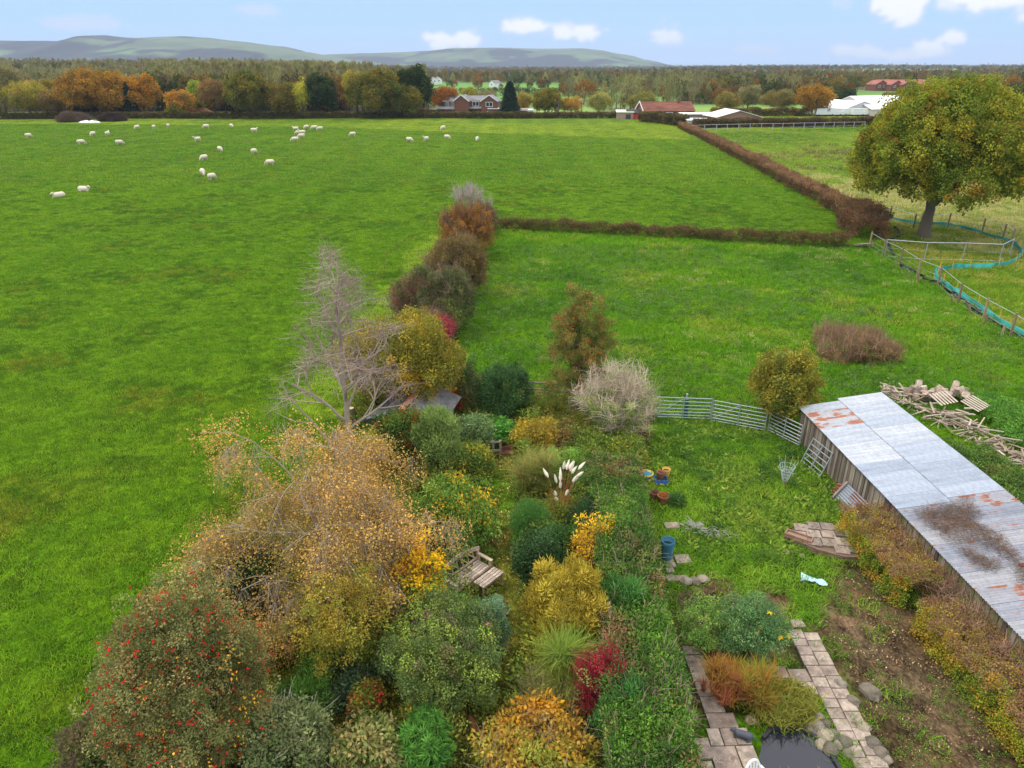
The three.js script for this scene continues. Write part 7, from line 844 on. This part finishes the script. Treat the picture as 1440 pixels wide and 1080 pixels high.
// ---------------------------------------------------------------- weeds
{
  const rnd = rng(313), docks = [], nettles = [], dead = [], bits = [], soilw = [];
  for (let i = 0; i < 2600; i++) { const x = 5 + rnd() * 8, z = -30 + rnd() * 12; if (!inPoly(x, z, yardPoly)) continue; const n = fbm2(x * 0.6 + 2, z * 0.6, 3, 7) - 0.03 + 0.1 * smooth(-22, -27, z) - 0.25 * smooth(-22, -18, z); if (n > 0.5) rnd() < 0.55 && docks.push([x, gy(x, z) + 0.06, z, 0.45 + 0.6 * rnd(), ['#7f9a3c', '#6a8a30', '#92a850', '#5a7f2c'][Math.floor(rnd() * 4)]]); else if (n > 0.42 && rnd() < 0.5) nettles.push([x, gy(x, z) + 0.08, z, 0.8 + 0.5 * rnd(), ['#5a7f3a', '#4c7034'][i % 2]]); }
  for (let i = 0; i < 5200; i++) { const x = -3 + rnd() * 36, z = -30 - rnd() * 34; if (!inPoly(x, z, paddockPoly)) continue; const n = fbm2(x * 0.13 + 4, z * 0.13, 4, 17), edge = smooth(7, 0, polyDist(x, z, [[-1.5, -34], [-1.2, -46], [-0.5, -60]])) * 0.2 + smooth(5, 0, polyDist(x, z, [[7, -31.5], [12, -31]])) * 0.16; if (n + edge > 0.53) nettles.push([x, gy(x, z) + 0.08, z, 0.8 + 0.6 * rnd(), ['#628440', '#547636', '#6f8f50', '#7d985c'][Math.floor(rnd() * 4)]]); else if (n < 0.42 && rnd() < 0.3) dead.push([x, gy(x, z), z, 0.6 + 0.5 * rnd(), ['#b4a870', '#a4a860'][i % 2]]); }
  for (let i = 0; i < 380; i++) { const x = 26 + rnd() * 44, z = -116 - rnd() * 42; if (!inPoly(x, z, hayPoly) || fbm2(x * 0.08, z * 0.16, 3, 5) < 0.48) continue; dead.push([x, 0, z, 2.0 + rnd(), ['#8a8450', '#7f7f44'][i % 2]]); }
  for (let i = 0; i < 3000; i++) { const x = 6 + rnd() * 7, z = -20 + rnd() * 11; const c = groundColour('yard', x, z); if (c[0] < c[1]) continue; if (!inPoly(x, z, soilPoly) && !inPoly(x, z, bedPoly)) continue; if (rnd() < 0.16) bits.push([x, gy(x, z) + 0.02, z, 0.6 + rnd() * 0.5, ['#8a6a4c', '#a08060', '#7a5a44', '#b09a70'][i % 4]]); else if (fbm2(x * 1.5, z * 1.5, 2, 8) > 0.46) soilw.push([x, gy(x, z) + 0.02, z, 0.35 + rnd() * 0.35, ['#6a8a3c', '#7d904a'][i % 2]]); }
  const S = (n, k, a, l, up, mat) => mark(spray(n, k, a, scene, { upright: up, seed: a.length, mat }), l, 'weeds', null, 'stuff');
  S('dock_leaves', 'dock', docks, 'pale broad-leaved weeds scattered through the lawn', true); S('nettles', 'mid', nettles, 'grey-green nettles in the lawn and paddock', true); S('dead_stalks', 'rough', dead, 'straw-coloured dead grass tufts', true, dullMat); S('soil_litter', 'bits', bits, 'dry leaf litter on the bare soil', true, dullMat); S('seedlings', 'small', soilw, 'small green weeds on the bare soil', true);
}
scene.traverse((o) => { if (o.isMesh) { o.castShadow = true; o.receiveShadow = true; } });
renderer.render(scene, camera);
